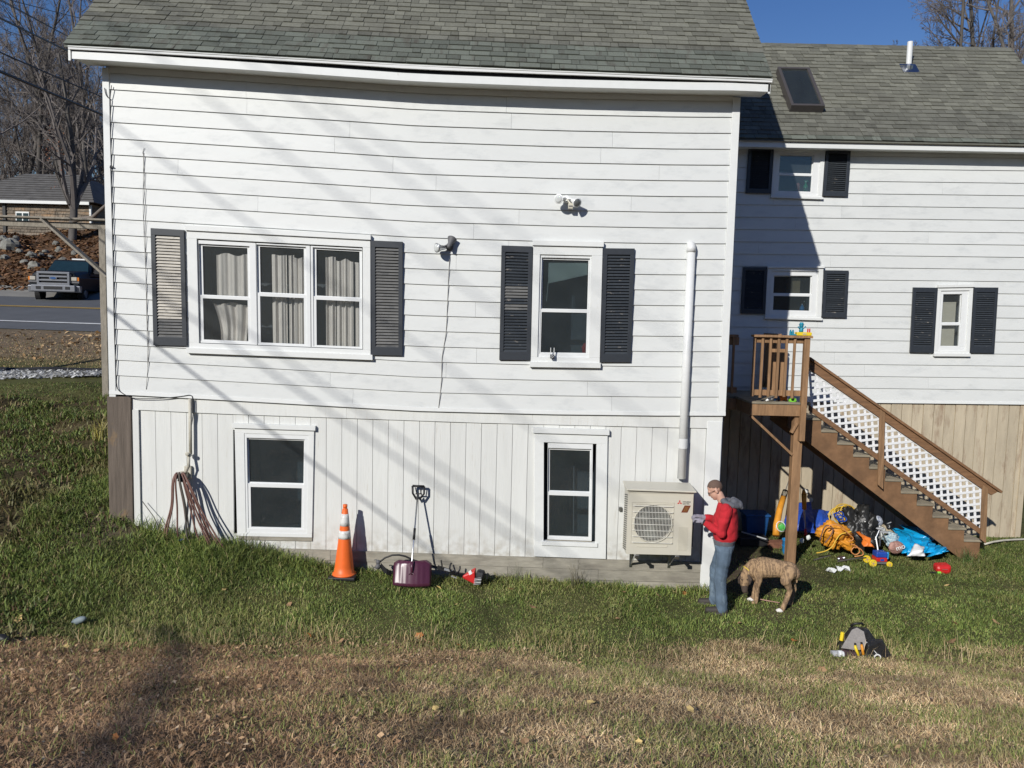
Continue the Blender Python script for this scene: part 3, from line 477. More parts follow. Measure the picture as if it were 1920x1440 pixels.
ii = np.arange(nx*ny).reshape(ny, nx); F4 = np.stack([ii[:-1, :-1], ii[:-1, 1:], ii[1:, 1:], ii[1:, :-1]], -1).reshape(-1, 4)
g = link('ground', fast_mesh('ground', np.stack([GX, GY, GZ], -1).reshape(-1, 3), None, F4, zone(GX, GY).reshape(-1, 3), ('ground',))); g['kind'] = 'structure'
g.data.polygons.foreach_set('use_smooth', [True]*len(g.data.polygons))
def ribbon(name, px_near, px_far, lift, mt, y0x=None, n=40, xr=(-60, -3), kind='structure', parent=None):
    """band of ground between two world lines Y = a+b*X"""
    mb = MB(); X = np.linspace(xr[0], xr[1], n); rows = []
    for t in np.linspace(0, 1, 6):
        Y = lerp(np.array([px_near(x) for x in X]), np.array([px_far(x) for x in X]), t); rows.append([(a, b, float(hgt(a, b, False))+lift) for a, b in zip(X, Y)])
    mb.sheet(rows); o = obj(name, mb, mt, parent); 
    if kind and parent is None: o['kind'] = kind
    return o
def litter(name, X, Y, Z, S, C, label, dz=.008):
    n = len(X); a = rng.uniform(0, 2*np.pi, n); t = rng.normal(0, .45, (n, 2)); u = np.stack([np.cos(a), np.sin(a), t[:, 0]], -1); v = np.stack([-np.sin(a), np.cos(a), t[:, 1]], -1)*.6; c = np.stack([X, Y, Z+dz+S*.3], -1); s = S[:, None]
    V = np.stack([c-u*s, c+v*s*.8+np.array([0, 0, .3])*s*.3, c+u*s, c-v*s*.8+np.array([0, 0, .3])*s*.3, c-u*s*.2+v*s], 1)
    o5 = np.arange(n)[:, None]*5; o = link(name, fast_mesh(name, V.reshape(-1, 3), np.concatenate([o5+np.array([[0, 1, 2]]), o5+np.array([[0, 2, 3]])]), None, np.repeat(C, 5, 0), ('blade',))); o['kind'] = 'stuff'; o['label'] = label
def pal(n, cols, wts, var=.22):
    k = rng.choice(len(cols), n, p=np.array(wts)/sum(wts)); return np.array(cols)[k]*(1+rng.uniform(-var, var, (n, 1)))
rs = -.055      # the road swings slightly away from the house line
L_ = lambda y0: (lambda x: y0+rs*(x+16))
road = ribbon('road', L_(14.75), L_(23.2), .02, 'asphalt', xr=(-90, 20), n=90); ribbon('road_shoulder', L_(23.2), L_(25.3), .024, 'shoulder', xr=(-90, 20), n=90)
ribbon('edge_line', L_(15.95), L_(16.1), .028, 'linew', xr=(-90, 20), n=90); 
for a in (19.42, 19.66): ribbon('centre_line', L_(a), L_(a+.12), .028, 'liney', xr=(-90, 20), n=90)
gp0 = lambda x: 7.65+.16*math.sin(x*.5)+.18*(x+11.4); gp1 = lambda x: 8.75+.13*math.sin(x*.6)+.06*(x+11.4)
ribbon('gravel_path', gp0, lambda x: max(gp1(x), gp0(x)+.1), .035, 'gravel', xr=(-22, -6.2), n=70)
X = rng.uniform(-22, -6.2, 5200); t_ = rng.uniform(-.16, 1.02, 5200); Y = np.array([lerp(gp0(a), max(gp1(a), gp0(a)+.1), b) for a, b in zip(X, t_)]); Z = hgt(X, Y, False)+.03; n = len(X)
litter('gravel', X, Y, Z, rng.uniform(.025, .06, n), pal(n, [(.50, .50, .48), (.34, .34, .33), (.62, .62, .60), (.20, .20, .19)], (4, 3, 3, 2)), 'pale crushed stone spread along the path')
mb = MB(); mb.tube([(x, max(gp1(x), gp0(x)+.1)+.05, hz(x, gp1(x))+.06) for x in np.linspace(-22, -6.2, 50)], .06, 6); tag(obj('landscape_edging', mb, 'black'), 'black plastic edging strip along the back of the gravel path', 'edging')
# ---------------------------------------------------------------- grass: blades as real geometry
def sample(n, x0, x1, y0, y1, m=340):
    X = rng.uniform(x0, x1, n); Y = rng.uniform(y0, y1, n); Z = hgt(X, Y); px, py, d = project(X, Y, Z)
    k = (d > .5) & (px > -m) & (px < 1920+m) & (py < 1440+m) & ~((X > -5.8) & (X < 3.1) & (Y > -.02)) & ~((X > 3) & (X < 9.7) & (Y > 3.22))
    k &= ((px > -60) & (px < 1980)) | (rng.uniform(0, 1, n) < .55)
    return X[k], Y[k], Z[k]
def blades(name, X, Y, Z, H, Wd, C, lean, label, mt='blade', sink=.01):
    n = len(X); a = rng.uniform(0, 2*np.pi, n); b = rng.uniform(0, 2*np.pi, n); dx, dy = np.cos(a), np.sin(a); lx, ly = np.cos(b)*lean, np.sin(b)*lean
    lz = np.sqrt(np.clip(1-lean**2, .02, 1)); V = np.zeros((n, 5, 3), np.float32); w2 = Wd/2; Z = Z-sink
    V[:, 0] = np.stack([X-dx*w2, Y-dy*w2, Z], -1); V[:, 1] = np.stack([X+dx*w2, Y+dy*w2, Z], -1)
    mx, my, mz = X+lx*H*.45, Y+ly*H*.45, Z+lz*H*.58+.003
    V[:, 2] = np.stack([mx+dx*w2*.75, my+dy*w2*.75, mz], -1); V[:, 3] = np.stack([mx-dx*w2*.75, my-dy*w2*.75, mz], -1); V[:, 4] = np.stack([X+lx*H*1.05, Y+ly*H*1.05, Z+lz*H*(.95-.35*lean)], -1)
    o5 = np.arange(n)[:, None]*5; F4 = o5+np.array([[0, 1, 2, 3]]); F3 = o5+np.array([[3, 2, 4]]); c = np.repeat(C[:, None, :], 5, 1); c[:, 4] *= 1.12
    o = link(name, fast_mesh(name, V.reshape(-1, 3), F3, F4, c.reshape(-1, 3), (mt,))); o['kind'] = 'stuff'; o['label'] = label; return o
GREEN = [(.136, .186, .045), (.190, .250, .060), (.258, .290, .080), (.105, .154, .042), (.39, .33, .155)]
DRY = [(.62, .455, .25), (.48, .33, .175), (.74, .575, .34), (.31, .20, .11), (.20, .22, .065)]
_nr = np.random.default_rng(77); _nd = [(1.9*1.75**(k//3)*_nr.uniform(.8, 1.2), _nr.uniform(0, 6.28), _nr.uniform(0, 6.28), .62**(k//3)) for k in range(15)]
def nz(X, Y, s=1.0):
    v = 0
    for f, a, p, w_ in _nd: v = v+w_*np.sin(s*f*(X*math.cos(a)+Y*math.sin(a))+p+.9*np.sin(s*f*.6*(Y*math.cos(a)-X*math.sin(a))))
    return np.clip(.5+.155*v, 0, 1)
DRYF = lambda X, Y: sstep(-1.85, -2.75, Y+.22*np.sin(X*.9+.6)+1.5*(nz(X, Y, .8)-.5)+.6*(nz(X+4, Y, 2.2)-.5))
X, Y, Z = sample(470000, -7, 12.5, -3.1, 3.4); dr = DRYF(X, Y); k = rng.uniform(0, 1, len(X)) > dr*.97; X, Y, Z, dr = X[k], Y[k], Z[k], dr[k]
bare = np.exp(-((X-3.9)/1.1)**2-((Y-1.6)/1.6)**2)+np.exp(-((X+5.7)/.5)**2-((Y+.1)/.4)**2); k = rng.uniform(0, 1, len(X)) > np.clip(bare*1.3, 0, .88); X, Y, Z, dr = X[k], Y[k], Z[k], dr[k]
n = len(X); q = nz(X, Y, 1.4); tuft = np.exp(-((Y+.12)/.16)**2)*(X < 3.1)+np.exp(-((X-7.9)/.5)**2-((Y-2.0)/.5)**2)*2+np.exp(-((X+4.4)/.9)**2-((Y+.3)/.35)**2)*2.2
C = pal(n, GREEN, (4, 5, 3, 3, .9)); yel = np.clip(.55*sstep(-1.2, -2.4, Y)+.5*(nz(X, Y, .8) > .66), 0, .8)*(rng.uniform(0, 1, n) < .55); C = C*(1-yel[:, None])+np.array([.32, .275, .12])*yel[:, None]
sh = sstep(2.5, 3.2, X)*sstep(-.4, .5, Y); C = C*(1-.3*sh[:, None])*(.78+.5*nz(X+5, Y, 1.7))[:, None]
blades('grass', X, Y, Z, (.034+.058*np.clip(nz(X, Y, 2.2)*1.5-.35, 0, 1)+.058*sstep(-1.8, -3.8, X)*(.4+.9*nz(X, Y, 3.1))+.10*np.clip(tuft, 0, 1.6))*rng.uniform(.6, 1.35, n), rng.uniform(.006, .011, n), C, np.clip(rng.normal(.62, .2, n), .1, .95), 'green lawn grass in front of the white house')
X, Y, Z = sample(560000, -7, 9, -8.2, -1.7); dr = DRYF(X, Y); k = rng.uniform(0, 1, len(X)) < dr; X, Y, Z = X[k], Y[k], Z[k]; n = len(X); q = nz(X, Y, 1.2); gr = (nz(X+3, Y*1.2, 1.3)-.42)*1.15*sstep(-3.5, .5, X)+.06
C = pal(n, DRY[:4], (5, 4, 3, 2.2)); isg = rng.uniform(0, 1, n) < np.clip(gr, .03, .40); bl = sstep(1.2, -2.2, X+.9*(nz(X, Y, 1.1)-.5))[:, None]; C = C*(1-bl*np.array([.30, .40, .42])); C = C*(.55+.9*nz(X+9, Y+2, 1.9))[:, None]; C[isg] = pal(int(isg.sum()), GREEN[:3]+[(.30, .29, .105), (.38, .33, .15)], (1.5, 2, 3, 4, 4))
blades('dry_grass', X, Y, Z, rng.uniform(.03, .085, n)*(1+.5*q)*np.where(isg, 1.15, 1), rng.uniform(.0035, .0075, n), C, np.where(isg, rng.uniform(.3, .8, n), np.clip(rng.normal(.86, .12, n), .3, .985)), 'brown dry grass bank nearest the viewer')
X, Y, Z = sample(9000, -5, 9.5, -3.0, -1.2); k = np.exp(-((Y+2.15+.15*np.sin(X*1.1))/.28)**2)*(.35+.65*(nz(X, Y, 2) > .6)) > rng.uniform(0, 1, len(X)); X, Y, Z = X[k], Y[k], Z[k]; n = len(X)
blades('dry_grass_stem', X, Y, Z, rng.uniform(.12, .30, n), rng.uniform(.003, .005, n), pal(n, DRY[:3]+[(.30, .27, .11)], (4, 2, 4, 3)), np.clip(rng.normal(.35, .2, n), .05, .8), 'tall pale dry stems along the edge of the lawn')
X, Y, Z = sample(300000, -19, -5.5, -2.6, 15, 30); k = ~((Y > 7.3+.1*(X+11)) & (Y < 9.2)) & (rng.uniform(0, 1, len(X)) < np.where(Y > 9, sstep(15, 9.5, Y)*.5, np.where(Y < 5.5, .25+1.1*sstep(.30, .55, nz(X+2, Y+7, 1.6)), 1))); X, Y, Z = X[k], Y[k], Z[k]; n = len(X); q = nz(X, Y, .9); lawn = sstep(5.2, 6.3, Y)
C = pal(n, GREEN+[(.20, .125, .07)], (4, 4, 2, 4, 1, 2.2))*.72; br = (nz(X+1, Y, 1.1) > .68)&(Y < 5.6); C[br] = C[br]*.6+np.array([.10, .07, .04]); far = Y > 9; C[far] = pal(int(far.sum()), DRY, (2, 4, 1, 4, 4))
blades('weeds', X, Y, Z, lerp(.06+.16*q, .06, lawn)*rng.uniform(.6, 1.4, n), rng.uniform(.010, .026, n)*(1-.5*lawn), C, np.clip(rng.normal(.6, .22, n), .1, .95), 'weeds and ground cover on the steep bank beside the house')
# fallen leaf litter on the bank and on the slope across the road
X, Y, Z = sample(15000, -6, 4, -7.5, -2.0); k = rng.uniform(0, 1, len(X)) < np.clip(.75-(X+5)*.09, .08, .8); X, Y, Z = X[k], Y[k], Z[k]; n = len(X)
k = rng.uniform(0, 1, n) < np.where(X < -.5, .95, .3); X, Y, Z = X[k], Y[k], Z[k]; n = len(X)
litter('leaf_litter', X, Y, Z+.015, rng.uniform(.008, .030, n), pal(n, [(.44, .29, .16), (.30, .18, .10), (.52, .39, .25), (.17, .105, .065)], (4, 5, 2, 4)), 'crumbled brown leaves over the dry grass bank')
X = rng.uniform(-48, -14, 26000); Y = rng.uniform(25, 37, 26000); Z = hgt(X, Y); n = len(X)
litter('leaf_litter', X, Y, Z, rng.uniform(.07, .16, n), pal(n, [(.27, .145, .068), (.18, .095, .05), (.11, .07, .045), (.34, .21, .10)], (4, 5, 5, 1)), 'orange brown leaves covering the slope across the road')  # leaf colours darkened to carry the tree shade on the slope
X = rng.uniform(-20, -9, 6000); Y = rng.uniform(10, 14.6, 6000); k = np.exp(-((X+11.7)/1.4)**2-((Y-13.4)/.8)**2)*1.2+.12 > rng.uniform(0, 1, 6000); X, Y = X[k], Y[k]; Z = hgt(X, Y); n = len(X)
litter('leaf_litter', X, Y, Z, rng.uniform(.03, .09, n), pal(n, [(.55, .38, .20), (.42, .26, .12), (.30, .19, .10)], (5, 4, 2)), 'pale straw and leaves on the roadside dirt')
# ---------------------------------------------------------------- things on and behind the walls
def curtain(q, u0, v0, u1, v1, d, folds, amp, label, seed, mt='curtain', gather=0, wob=.01):
    r = random.Random(seed); nu, nv = 60, 14; rows = []; ph = [r.uniform(0, 6.28) for _ in range(4)]
    for j in range(nv+1):
        t = j/nv; row = []
        for i in range(nu+1):
            s = i/nu; uu = lerp(u0, u1, s)+(gather*(s-.6)*math.sin(t*1.6)*-1 if gather else 0)*.06
            f = math.sin(s*folds*6.283+ph[0]+.5*math.sin(s*9+ph[1])+.25*t)+.4*math.sin(s*folds*2.3*6.283+ph[2])
            sagv = wob*(math.sin(s*folds*6.283*.5+ph[3])); row.append(q.p(uu, lerp(v0+sagv, v1+sagv*.4, t), d-amp*(1+.3*t)*f*.30-(.04*gather*math.sin(t*3.14) if gather else 0)))
        rows.append(row)
    mb = MB(); mb.sheet(rows); o = obj('curtain', mb, mt, None, smooth=True); tag(o, label, 'curtain', 'curtains in the triple window')
curtain(QA, .135, .185, .322, .55, -.12, 3.2, .05, 'sheer grey curtain in the upper sash nearest the pale slatted shutter', 1)
curtain(QA, .115, .60, .322, .93, -.12, 2.6, .09, 'gathered grey curtain in the lower sash nearest the pale slatted shutter', 2, gather=1)
curtain(QA, .440, .17, .524, .93, -.12, 2.2, .05, 'narrow beige curtain panel in the middle unit of the triple window', 3, wob=.004)
curtain(QA, .530, .165, .562, .93, -.15, 1.0, .04, 'thin beige curtain strip in the middle unit of the triple window', 4, wob=.004)
curtain(QA, .568, .185, .633, .93, -.12, 2.0, .05, 'beige curtain panel against the edge of the middle unit', 5, wob=.006)
curtain(QA, .742, .165, .794, .94, -.12, 1.4, .05, 'narrow beige curtain strip in the unit nearest the grey slatted shutter', 6, wob=.004)
curtain(QA, .799, .185, .893, .94, -.13, 2.5, .06, 'wide beige curtain panel in the unit nearest the grey slatted shutter', 7, wob=.012)
curtain(QA, .898, .20, .922, .94, -.15, .6, .03, 'sliver of beige curtain at the edge of the unit nearest the grey slatted shutter', 8, wob=.002)
# slanting blind in the single window, paper blind in the small wing window
t = thing('window_blind', 'half raised pale slatted blind hanging askew in the single window', 'blind', QB.p(.5, .15, -.1))
for i in range(13):
    f = i/12; u0 = .235+.0*f; a = QB.p(u0, lerp(.155, .315, f), -.075); b = QB.p(.80, lerp(.150, .235, f), -.075); mb = MB(); mb.bar(a, b, .026, .003, (0, .9, .45)); obj('slat', mb, 'blind', t)
mb = MB(); a = QB.p(.235, .30, -.1); mb.tube([QB.p(.235, .15, -.1), a], .003, 5); mb.tube([a, QB.p(.215, .47, -.1)], .003, 5); mb.tube([QB.p(.79, .15, -.1), QB.p(.79, .225, -.1)], .003, 5); obj('cord', mb, 'blind', t)
mb = MB(); qbox(mb, W3, .21, .24, .66, .9, -.10, -.095); qbox(mb, W3, .21, .225, .66, .24, -.104, -.09); tag(obj('roller_blind', mb, 'cream'), 'cream roller blind drawn behind the narrow wing window', 'blind')
mb = MB(); qbox(mb, W2, .42, .19, .655, .55, -.16, -.12); tag(obj('cardboard_box', mb, 'brownc'), 'tan cardboard box standing behind the glass of the window above the deck', 'box')
def bottle(name, p, h, r, mt, cap, label, prof=None):
    t = thing(name, label, 'bottle', p); mb = MB(); mb.lathe(prof or [(r*.9, 0), (r, .02*h), (r, .45*h), (r*.55, .68*h), (r*.28, .8*h), (r*.28, .92*h)], p, (0, 0, 1), 14); obj('bottle_body', mb, mt, t, smooth=True)
    mb = MB(); mb.lathe([(r*.34, .9*h), (r*.34, h)], p, (0, 0, 1), 10); obj('cap', mb, cap, t); return t
zs = W1.p(.5, .872).z
bb = bottle('spray_bottle', Vector((at(1514, 355, WY).x, WY+.10, zs)), .205, .047, 'greenglass', 'white', 'green topped spray bottle on the sill of the uppermost wing window')
m = MB(); p = Vector((at(1514, 355, WY).x, WY+.10, zs)); m.bar(p+Vector((-.03, 0, .205)), p+Vector((.04, 0, .205)), .02, .022); obj('trigger', m, 'greenglass', bb); m = MB(); m.lathe([(.0485, .005), (.0485, .085)], p, (0, 0, 1), 14); obj('liquid_band', m, 'clear', bb)
bottle('toiletry_bottle', Vector((at(1499, 355, WY).x, WY+.09, zs)), .17, .036, 'pinkish', 'pinkish', 'dusty pink bottle on the sill of the uppermost wing window', [(.032, 0), (.038, .02), (.036, .13), (.030, .155), (.02, .165)])
zs = W2.p(.5, .85).z
bottle('dish_soap_bottle', Vector((at(1507, 580, WY).x, WY+.09, zs)), .13, .042, 'aqua', 'white', 'blue bottle on the sill of the window above the deck')
bottle('glass_bottle', Vector((at(1512.5, 580, WY).x, WY+.14, zs)), .19, .035, 'clear', 'white', 'clear bottle behind the blue one on the sill above the deck')
# red thing glimpsed at the corner of the single window
mb = MB(); mb.ell(QB.p(.80, .875, -.12), (.05, .04, .09), 10, 7, None, .3, 2); tag(obj('red_bottle', mb, 'red'), 'red object at the lower corner behind the single window', 'bottle')
# flood lamps
def flood(p, heads, box, label, sockm):
    t = thing('flood_light', label, 'flood light', p); mb = MB(); mb.lathe([(.055, 0), (.055, .018), (.04, .03)], p, (0, -1, 0), 18); mb.tube([p+Vector((0, -.02, 0)), p+Vector((0, -.07, .0))], .03, 10); obj('mounting_plate', mb, sockm, t, smooth=False)
    for (dx, dz, ax, lm, hm) in heads:
        ax = Vector(ax).normalized(); b = p+Vector((dx, -.10, dz)); mb = MB(); mb.tube([p+Vector((0, -.06, 0)), lerp(p, b, .6)+Vector((0, -.04, .02)), b], .012, 8); obj('arm', mb, sockm, t)
        mb = MB(); mb.lathe([(.022, -.06), (.03, -.02), (.036, .03), (.062, .09), (.068, .105), (.060, .108)], b, ax, 20); h = obj('lamp_head', mb, hm, t, smooth=True); mb = MB(); mb.lathe([(.059, .098), (.055, .112), (.03, .121), (.006, .124)], b, ax, 20); obj('lens', mb, lm, h, smooth=True)
    if box: mb = MB(); mb.box(p.x+box[0]-.032, p.x+box[0]+.032, p.y-.13, p.y-.05, p.z+box[1]-.038, p.z+box[1]+.038); s = obj('motion_sensor', mb, 'dirtywhite', t, bevel=.004); mb = MB(); mb.box(p.x+box[0]-.024, p.x+box[0]+.024, p.y-.134, p.y-.128, p.z+box[1]-.012, p.z+box[1]+.004); obj('sensor_window', mb, 'grey', s); mb = MB(); mb.tube([p+Vector((0, -.06, 0)), p+Vector((box[0], -.09, box[1]+.03))], .012, 8); obj('arm', mb, 'dirtywhite', t)
    return t
flood(at(1062.5, 374, -.022), [(-.075, -.01, (-.45, -.85, -.12), 'lens', 'white'), (.09, -.035, (.42, -.85, -.35), 'lensd', 'white')], (.05, -.105), 'twin white flood light with a motion sensor box above the single window', 'white')
flood(at(843, 463, -.022), [(-.085, -.02, (-.75, -.62, -.12), 'lens', 'metal'), (.01, .025, (.25, .5, .75), 'lensd', 'grey')], None, 'flood light with one pale lens on a dark bracket between the two windows', 'grey')
# security camera on the sill
p = at(1035.4, 668.5, -.09); t = thing('security_camera', 'small black camera on a white two pronged clip at the sill of the single window', 'camera', p)
mb = MB(); mb.box(p.x-.028, p.x+.028, p.y-.03, p.y+.01, p.z-.028, p.z+.028); cb = obj('camera_body', mb, 'black', t, bevel=.006)
mb = MB(); mb.torus(p+Vector((0, -.031, .002)), .014, .003, (0, 1, 0), 16, 6); obj('lens_ring', mb, 'white', cb)
mb = MB(); [mb.box(p.x+s*.024-.004, p.x+s*.024+.004, p.y+.0, p.y+.02, p.z+.02, p.z+.125) for s in (-1, 1)]; mb.box(p.x-.028, p.x+.028, p.y-.0, p.y+.03, p.z+.012, p.z+.03); obj('clip', mb, 'white', t)
# thin cables on the wall
def cable(pts, r, mt, label, Y=-.028, cat='cable', name='wall_cable', n=5):
    P_ = [at(*q, Y) if len(q) == 2 else Vector(q) for q in pts]; Q = []
    for i in range(len(P_)-1):
        a, b, c, d = P_[max(i-1, 0)], P_[i], P_[i+1], P_[min(i+2, len(P_)-1)]
        for k in range(n):
            t = k/n; Q.append(.5*((2*b)+(c-a)*t+(2*a-5*b+4*c-d)*t*t+(3*b-a-3*c+d)*t**3))
    Q.append(P_[-1]); mb = MB(); mb.tube(Q, r, 6); return tag(obj(name, mb, mt, None, smooth=True), label, cat)
cable([(270.5, 277), (267.5, 287), (269, 300), (268.5, 400), (273, 500), (276, 600), (278.5, 660), (274, 730)], .0035, 'coax', 'thin white cable running down the siding beside the pale slatted shutter')
cable([(269.5, 286), (272.5, 400), (273.5, 520), (276, 640), (277, 690)], .0028, 'coax', 'second thin cable hanging just beside the first down the siding')
cable([(843, 485), (841, 520), (838.5, 580), (836, 625), (829, 670), (827.5, 715), (822, 768)], .005, 'coax', 'grey cable dropping from the single lens flood light to the lower band')
cable([(209, 160), (207, 178), (205, 184), (199, 178), (196, 165)], .006, 'cable', 'black cable loop at the upper corner of the house', Y=-.05)
cable([(207, 186), (207, 250), (209, 310), (206, 313), (213, 314), (207, 311), (208, 330), (212, 480), (214, 600), (217, 690), (219, 722), (224, 733), (240, 743), (256, 747), (300, 747), (340, 743), (356, 741), (361.5, 748), (362, 775), (359, 800)], .006, 'cable', 'black cable down the corner board and along the band above the planks', Y=-.045)
# line-set cover
t = thing('line_set_cover', 'white round cover pipe rising from the heat pump up the siding', 'pipe', at(1281, 897, -.06)); a, b = at(1292.5, 470, -.065), at(1281, 897, -.065); a.x = b.x = (a.x+b.x)/2
mb = MB(); mb.tube([b, a], .059, 20); obj('pipe', mb, 'pvc', t, smooth=True)
mb = MB(); mb.tube([a+Vector((0, .0, -.02)), a+Vector((0, 0, .04)), a+Vector((0, .02, .075)), a+Vector((0, .06, .085)), a+Vector((0, .09, .085))], [.066, .066, .062, .058, .058], 20); obj('elbow_cap', mb, 'pvc', t, smooth=True)
c = at(1284, 832, -.065); mb = MB(); mb.lathe([(.060, -.07), (.066, -.065), (.066, .065), (.060, .07)], (a.x, -.065, c.z), (0, 0, 1), 20); obj('coupling', mb, 'pvc', t, smooth=False)
# heat pump
AX0, AX1, AY0, AY1, AZ0, AZ1 = 1.655, 2.565, -.46, -.12, .575, 1.475
t = thing('heat_pump', 'beige outdoor heat pump unit mounted on the plank wall beside the person', 'heat pump', ((AX0+AX1)/2, -.29, AZ0)); AC = t
FX, FZ, FR = 2.012, 1.02, .265
mb = MB(); n = 40; sq = .305     # front panel with a round fan opening
ring_v = [(FX+FR*math.cos(2*math.pi*k/n), AY0, FZ+FR*math.sin(2*math.pi*k/n)) for k in range(n)]; ov = []
for k in range(n):
    a = 2*math.pi*k/n; c, s = math.cos(a), math.sin(a); ex = (AX1-FX-.002) if c > 0 else (FX-AX0-.002); ey = (AZ1-.07-FZ) if s > 0 else (FZ-AZ0); k_ = min(ex/abs(c) if abs(c) > 1e-6 else 9, ey/abs(s) if abs(s) > 1e-6 else 9); ov.append((FX+c*k_, AY0, FZ+s*k_))
inn = [(x, AY0+.06, z) for x, y, z in ring_v]; mb.add(ring_v+ov+inn, [(k, (k+1) % n, n+(k+1) % n, n+k) for k in range(n)]+[(k, 2*n+k, 2*n+(k+1) % n, (k+1) % n) for k in range(n)])
# corner fill of the front panel, sides, back, base
cs = [(AX0+.002, AZ0), (AX1-.002, AZ0), (AX1-.002, AZ1-.07), (AX0+.002, AZ1-.07)]
for cx, cz in cs:
    near = sorted(range(n), key=lambda k: (ov[k][0]-cx)**2+(ov[k][2]-cz)**2)
    A_ = min((k for k in range(n) if abs(ov[k][0]-cx) < 1e-6), key=lambda k: abs(ov[k][2]-cz)); B_ = min((k for k in range(n) if abs(ov[k][2]-cz) < 1e-6), key=lambda k: abs(ov[k][0]-cx)); mb.add([ov[A_], ov[B_], (cx, AY0, cz)], [(0, 1, 2)])
mb.box(AX0, AX0+.012, AY0+.001, AY1, AZ0, AZ1-.02); mb.box(AX1-.012, AX1, AY0+.001, AY1, AZ0, AZ1-.02); mb.box(AX0+.012, AX1-.012, AY1-.02, AY1, AZ0, AZ1-.02); mb.box(AX0+.012, AX1-.012, AY0+.002, AY1-.02, AZ0, AZ0+.02); mb.box(AX0+.012, AX1-.012, AY0+.004, AY0+.03, AZ1-.072, AZ1-.02)
casing = obj('casing', mb, 'acbody', t)
mb = MB(); mb.hexa([(AX0-.03, AY0-.05, AZ1+.012), (AX1+.03, AY0-.05, AZ1+.0), (AX1+.03, AY1+.03, AZ1+.03), (AX0-.03, AY1+.03, AZ1+.04), (AX0-.03, AY0-.05, AZ1+.035), (AX1+.03, AY0-.05, AZ1+.024), (AX1+.03, AY1+.03, AZ1+.055), (AX0-.03, AY1+.03, AZ1+.065)])
mb.box(AX0-.01, AX1+.01, AY0-.006, AY1, AZ1-.028, AZ1+.008); obj('lid', mb, 'acbody', t, bevel=.008)
mb = MB(); mb.box(FX-.29, FX+.29, AY0+.10, AY0+.11, FZ-.29, FZ+.29); obj('coil_back', mb, 'acdark', t)
mb = MB(); mb.lathe([(.055, 0), (.05, .03), (.02, .04)], (FX, AY0+.09, FZ), (0, -1, 0), 16); fanp = obj('fan_hub', mb, 'acdark', t)
for k in range(3):
    a = k*2.094+.4; mb = MB(); c, s = math.cos(a), math.sin(a); e = Vector((c, 0, s)); u = Vector((-s, 0, c)); o = Vector((FX, AY0+.085, FZ)); mb.add([o+e*.05-u*.03+Vector((0, .012, 0)), o+e*.24-u*.13+Vector((0, .02, 0)), o+e*.25+u*.02, o+e*.22+u*.12-Vector((0, .02, 0)), o+e*.05+u*.03-Vector((0, .012, 0))], [(0, 1, 2, 3, 4)]); obj('fan_blade', mb, 'acfin', fanp)
gr = MB(); gr.torus((FX, AY0-.012, FZ), FR+.003, .007, (0, 1, 0), 40, 6); fg = obj('fan_guard', gr, 'acbody', t)
for i in range(26):
    x = -FR+2*FR*(i+.5)/26; h = math.sqrt(max(FR**2-x*x, .0004)); mb = MB(); mb.tube([(FX+x, AY0-.008, FZ-h), (FX+x, AY0-.02, FZ), (FX+x, AY0-.008, FZ+h)], .0034, 5); obj('guard_wire', mb, 'acwire', fg)
for i in range(7):
    z = lerp(-.27, .25, i/6); mb = MB(); mb.tube([(FX-.285, AY0-.004, FZ+z), (FX-.27, AY0-.024, FZ+z), (FX+.27, AY0-.024, FZ+z-.004), (FX+.285, AY0-.004, FZ+z-.004)], .0045, 6); obj('guard_bar', mb, 'acwire', fg)
mb = MB()
for a, b in (((-.30, -.29), (-.30, .30)), ((-.30, .30), (.285, .30)), ((.285, .30), (.285, -.29)), ((.285, -.29), (-.30, -.29)), ((-.22, -.335), (.21, -.335)), ((.21, -.335), (.21, -.305)), ((-.24, .275), (.27, .275))): mb.bar((FX+a[0], AY0-.003, FZ+a[1]), (FX+b[0], AY0-.003, FZ+b[1]), .006, .008, (0, 1, 0))
obj('guard_frame', mb, 'acbody', fg)
for i in range(8): mb = MB(); x = 2.375+i*.017; mb.box(x, x+.008, AY0-.005, AY0+.004, .64, .98); obj('panel_rib', mb, 'acbody', t)
for i in range(26):           # side intake slots
    z = lerp(.62, 1.40, i/25); mb = MB(); mb.hexa([(AX0-.004, AY0+.04, z), (AX0+.002, AY0+.04, z), (AX0+.002, AY1-.04, z-.05), (AX0-.004, AY1-.04, z-.05), (AX0-.004, AY0+.04, z+.012), (AX0+.002, AY0+.04, z+.012), (AX0+.002, AY1-.04, z-.038), (AX0-.004, AY1-.04, z-.038)]); obj('side_slot', mb, 'acdark', t)
mb = MB(); mb.box(AX1, AX1+.05, AY0+.12, AY1-.04, .66, 1.0); mb.box(AX1, AX1+.035, AY0+.10, AY1-.03, 1.10, 1.40); obj('service_cover', mb, 'grey', t, bevel=.006)
lx, lz, rr_ = 2.375, 1.325, .0215; lg = MB(); SY = AY0-.003           # three-lozenge emblem
for a in (90, 210, 330):
    A_ = math.radians(a); e = Vector((math.cos(A_), 0, math.sin(A_))); u = Vector((-e.z, 0, e.x)); o = Vector((lx, SY, lz)); lg.prism([o, o+e*rr_*.87+u*rr_*.5, o+e*rr_*1.74, o+e*rr_*.87-u*rr_*.5], (0, .004, 0))
obj('emblem', lg, 'red', t)
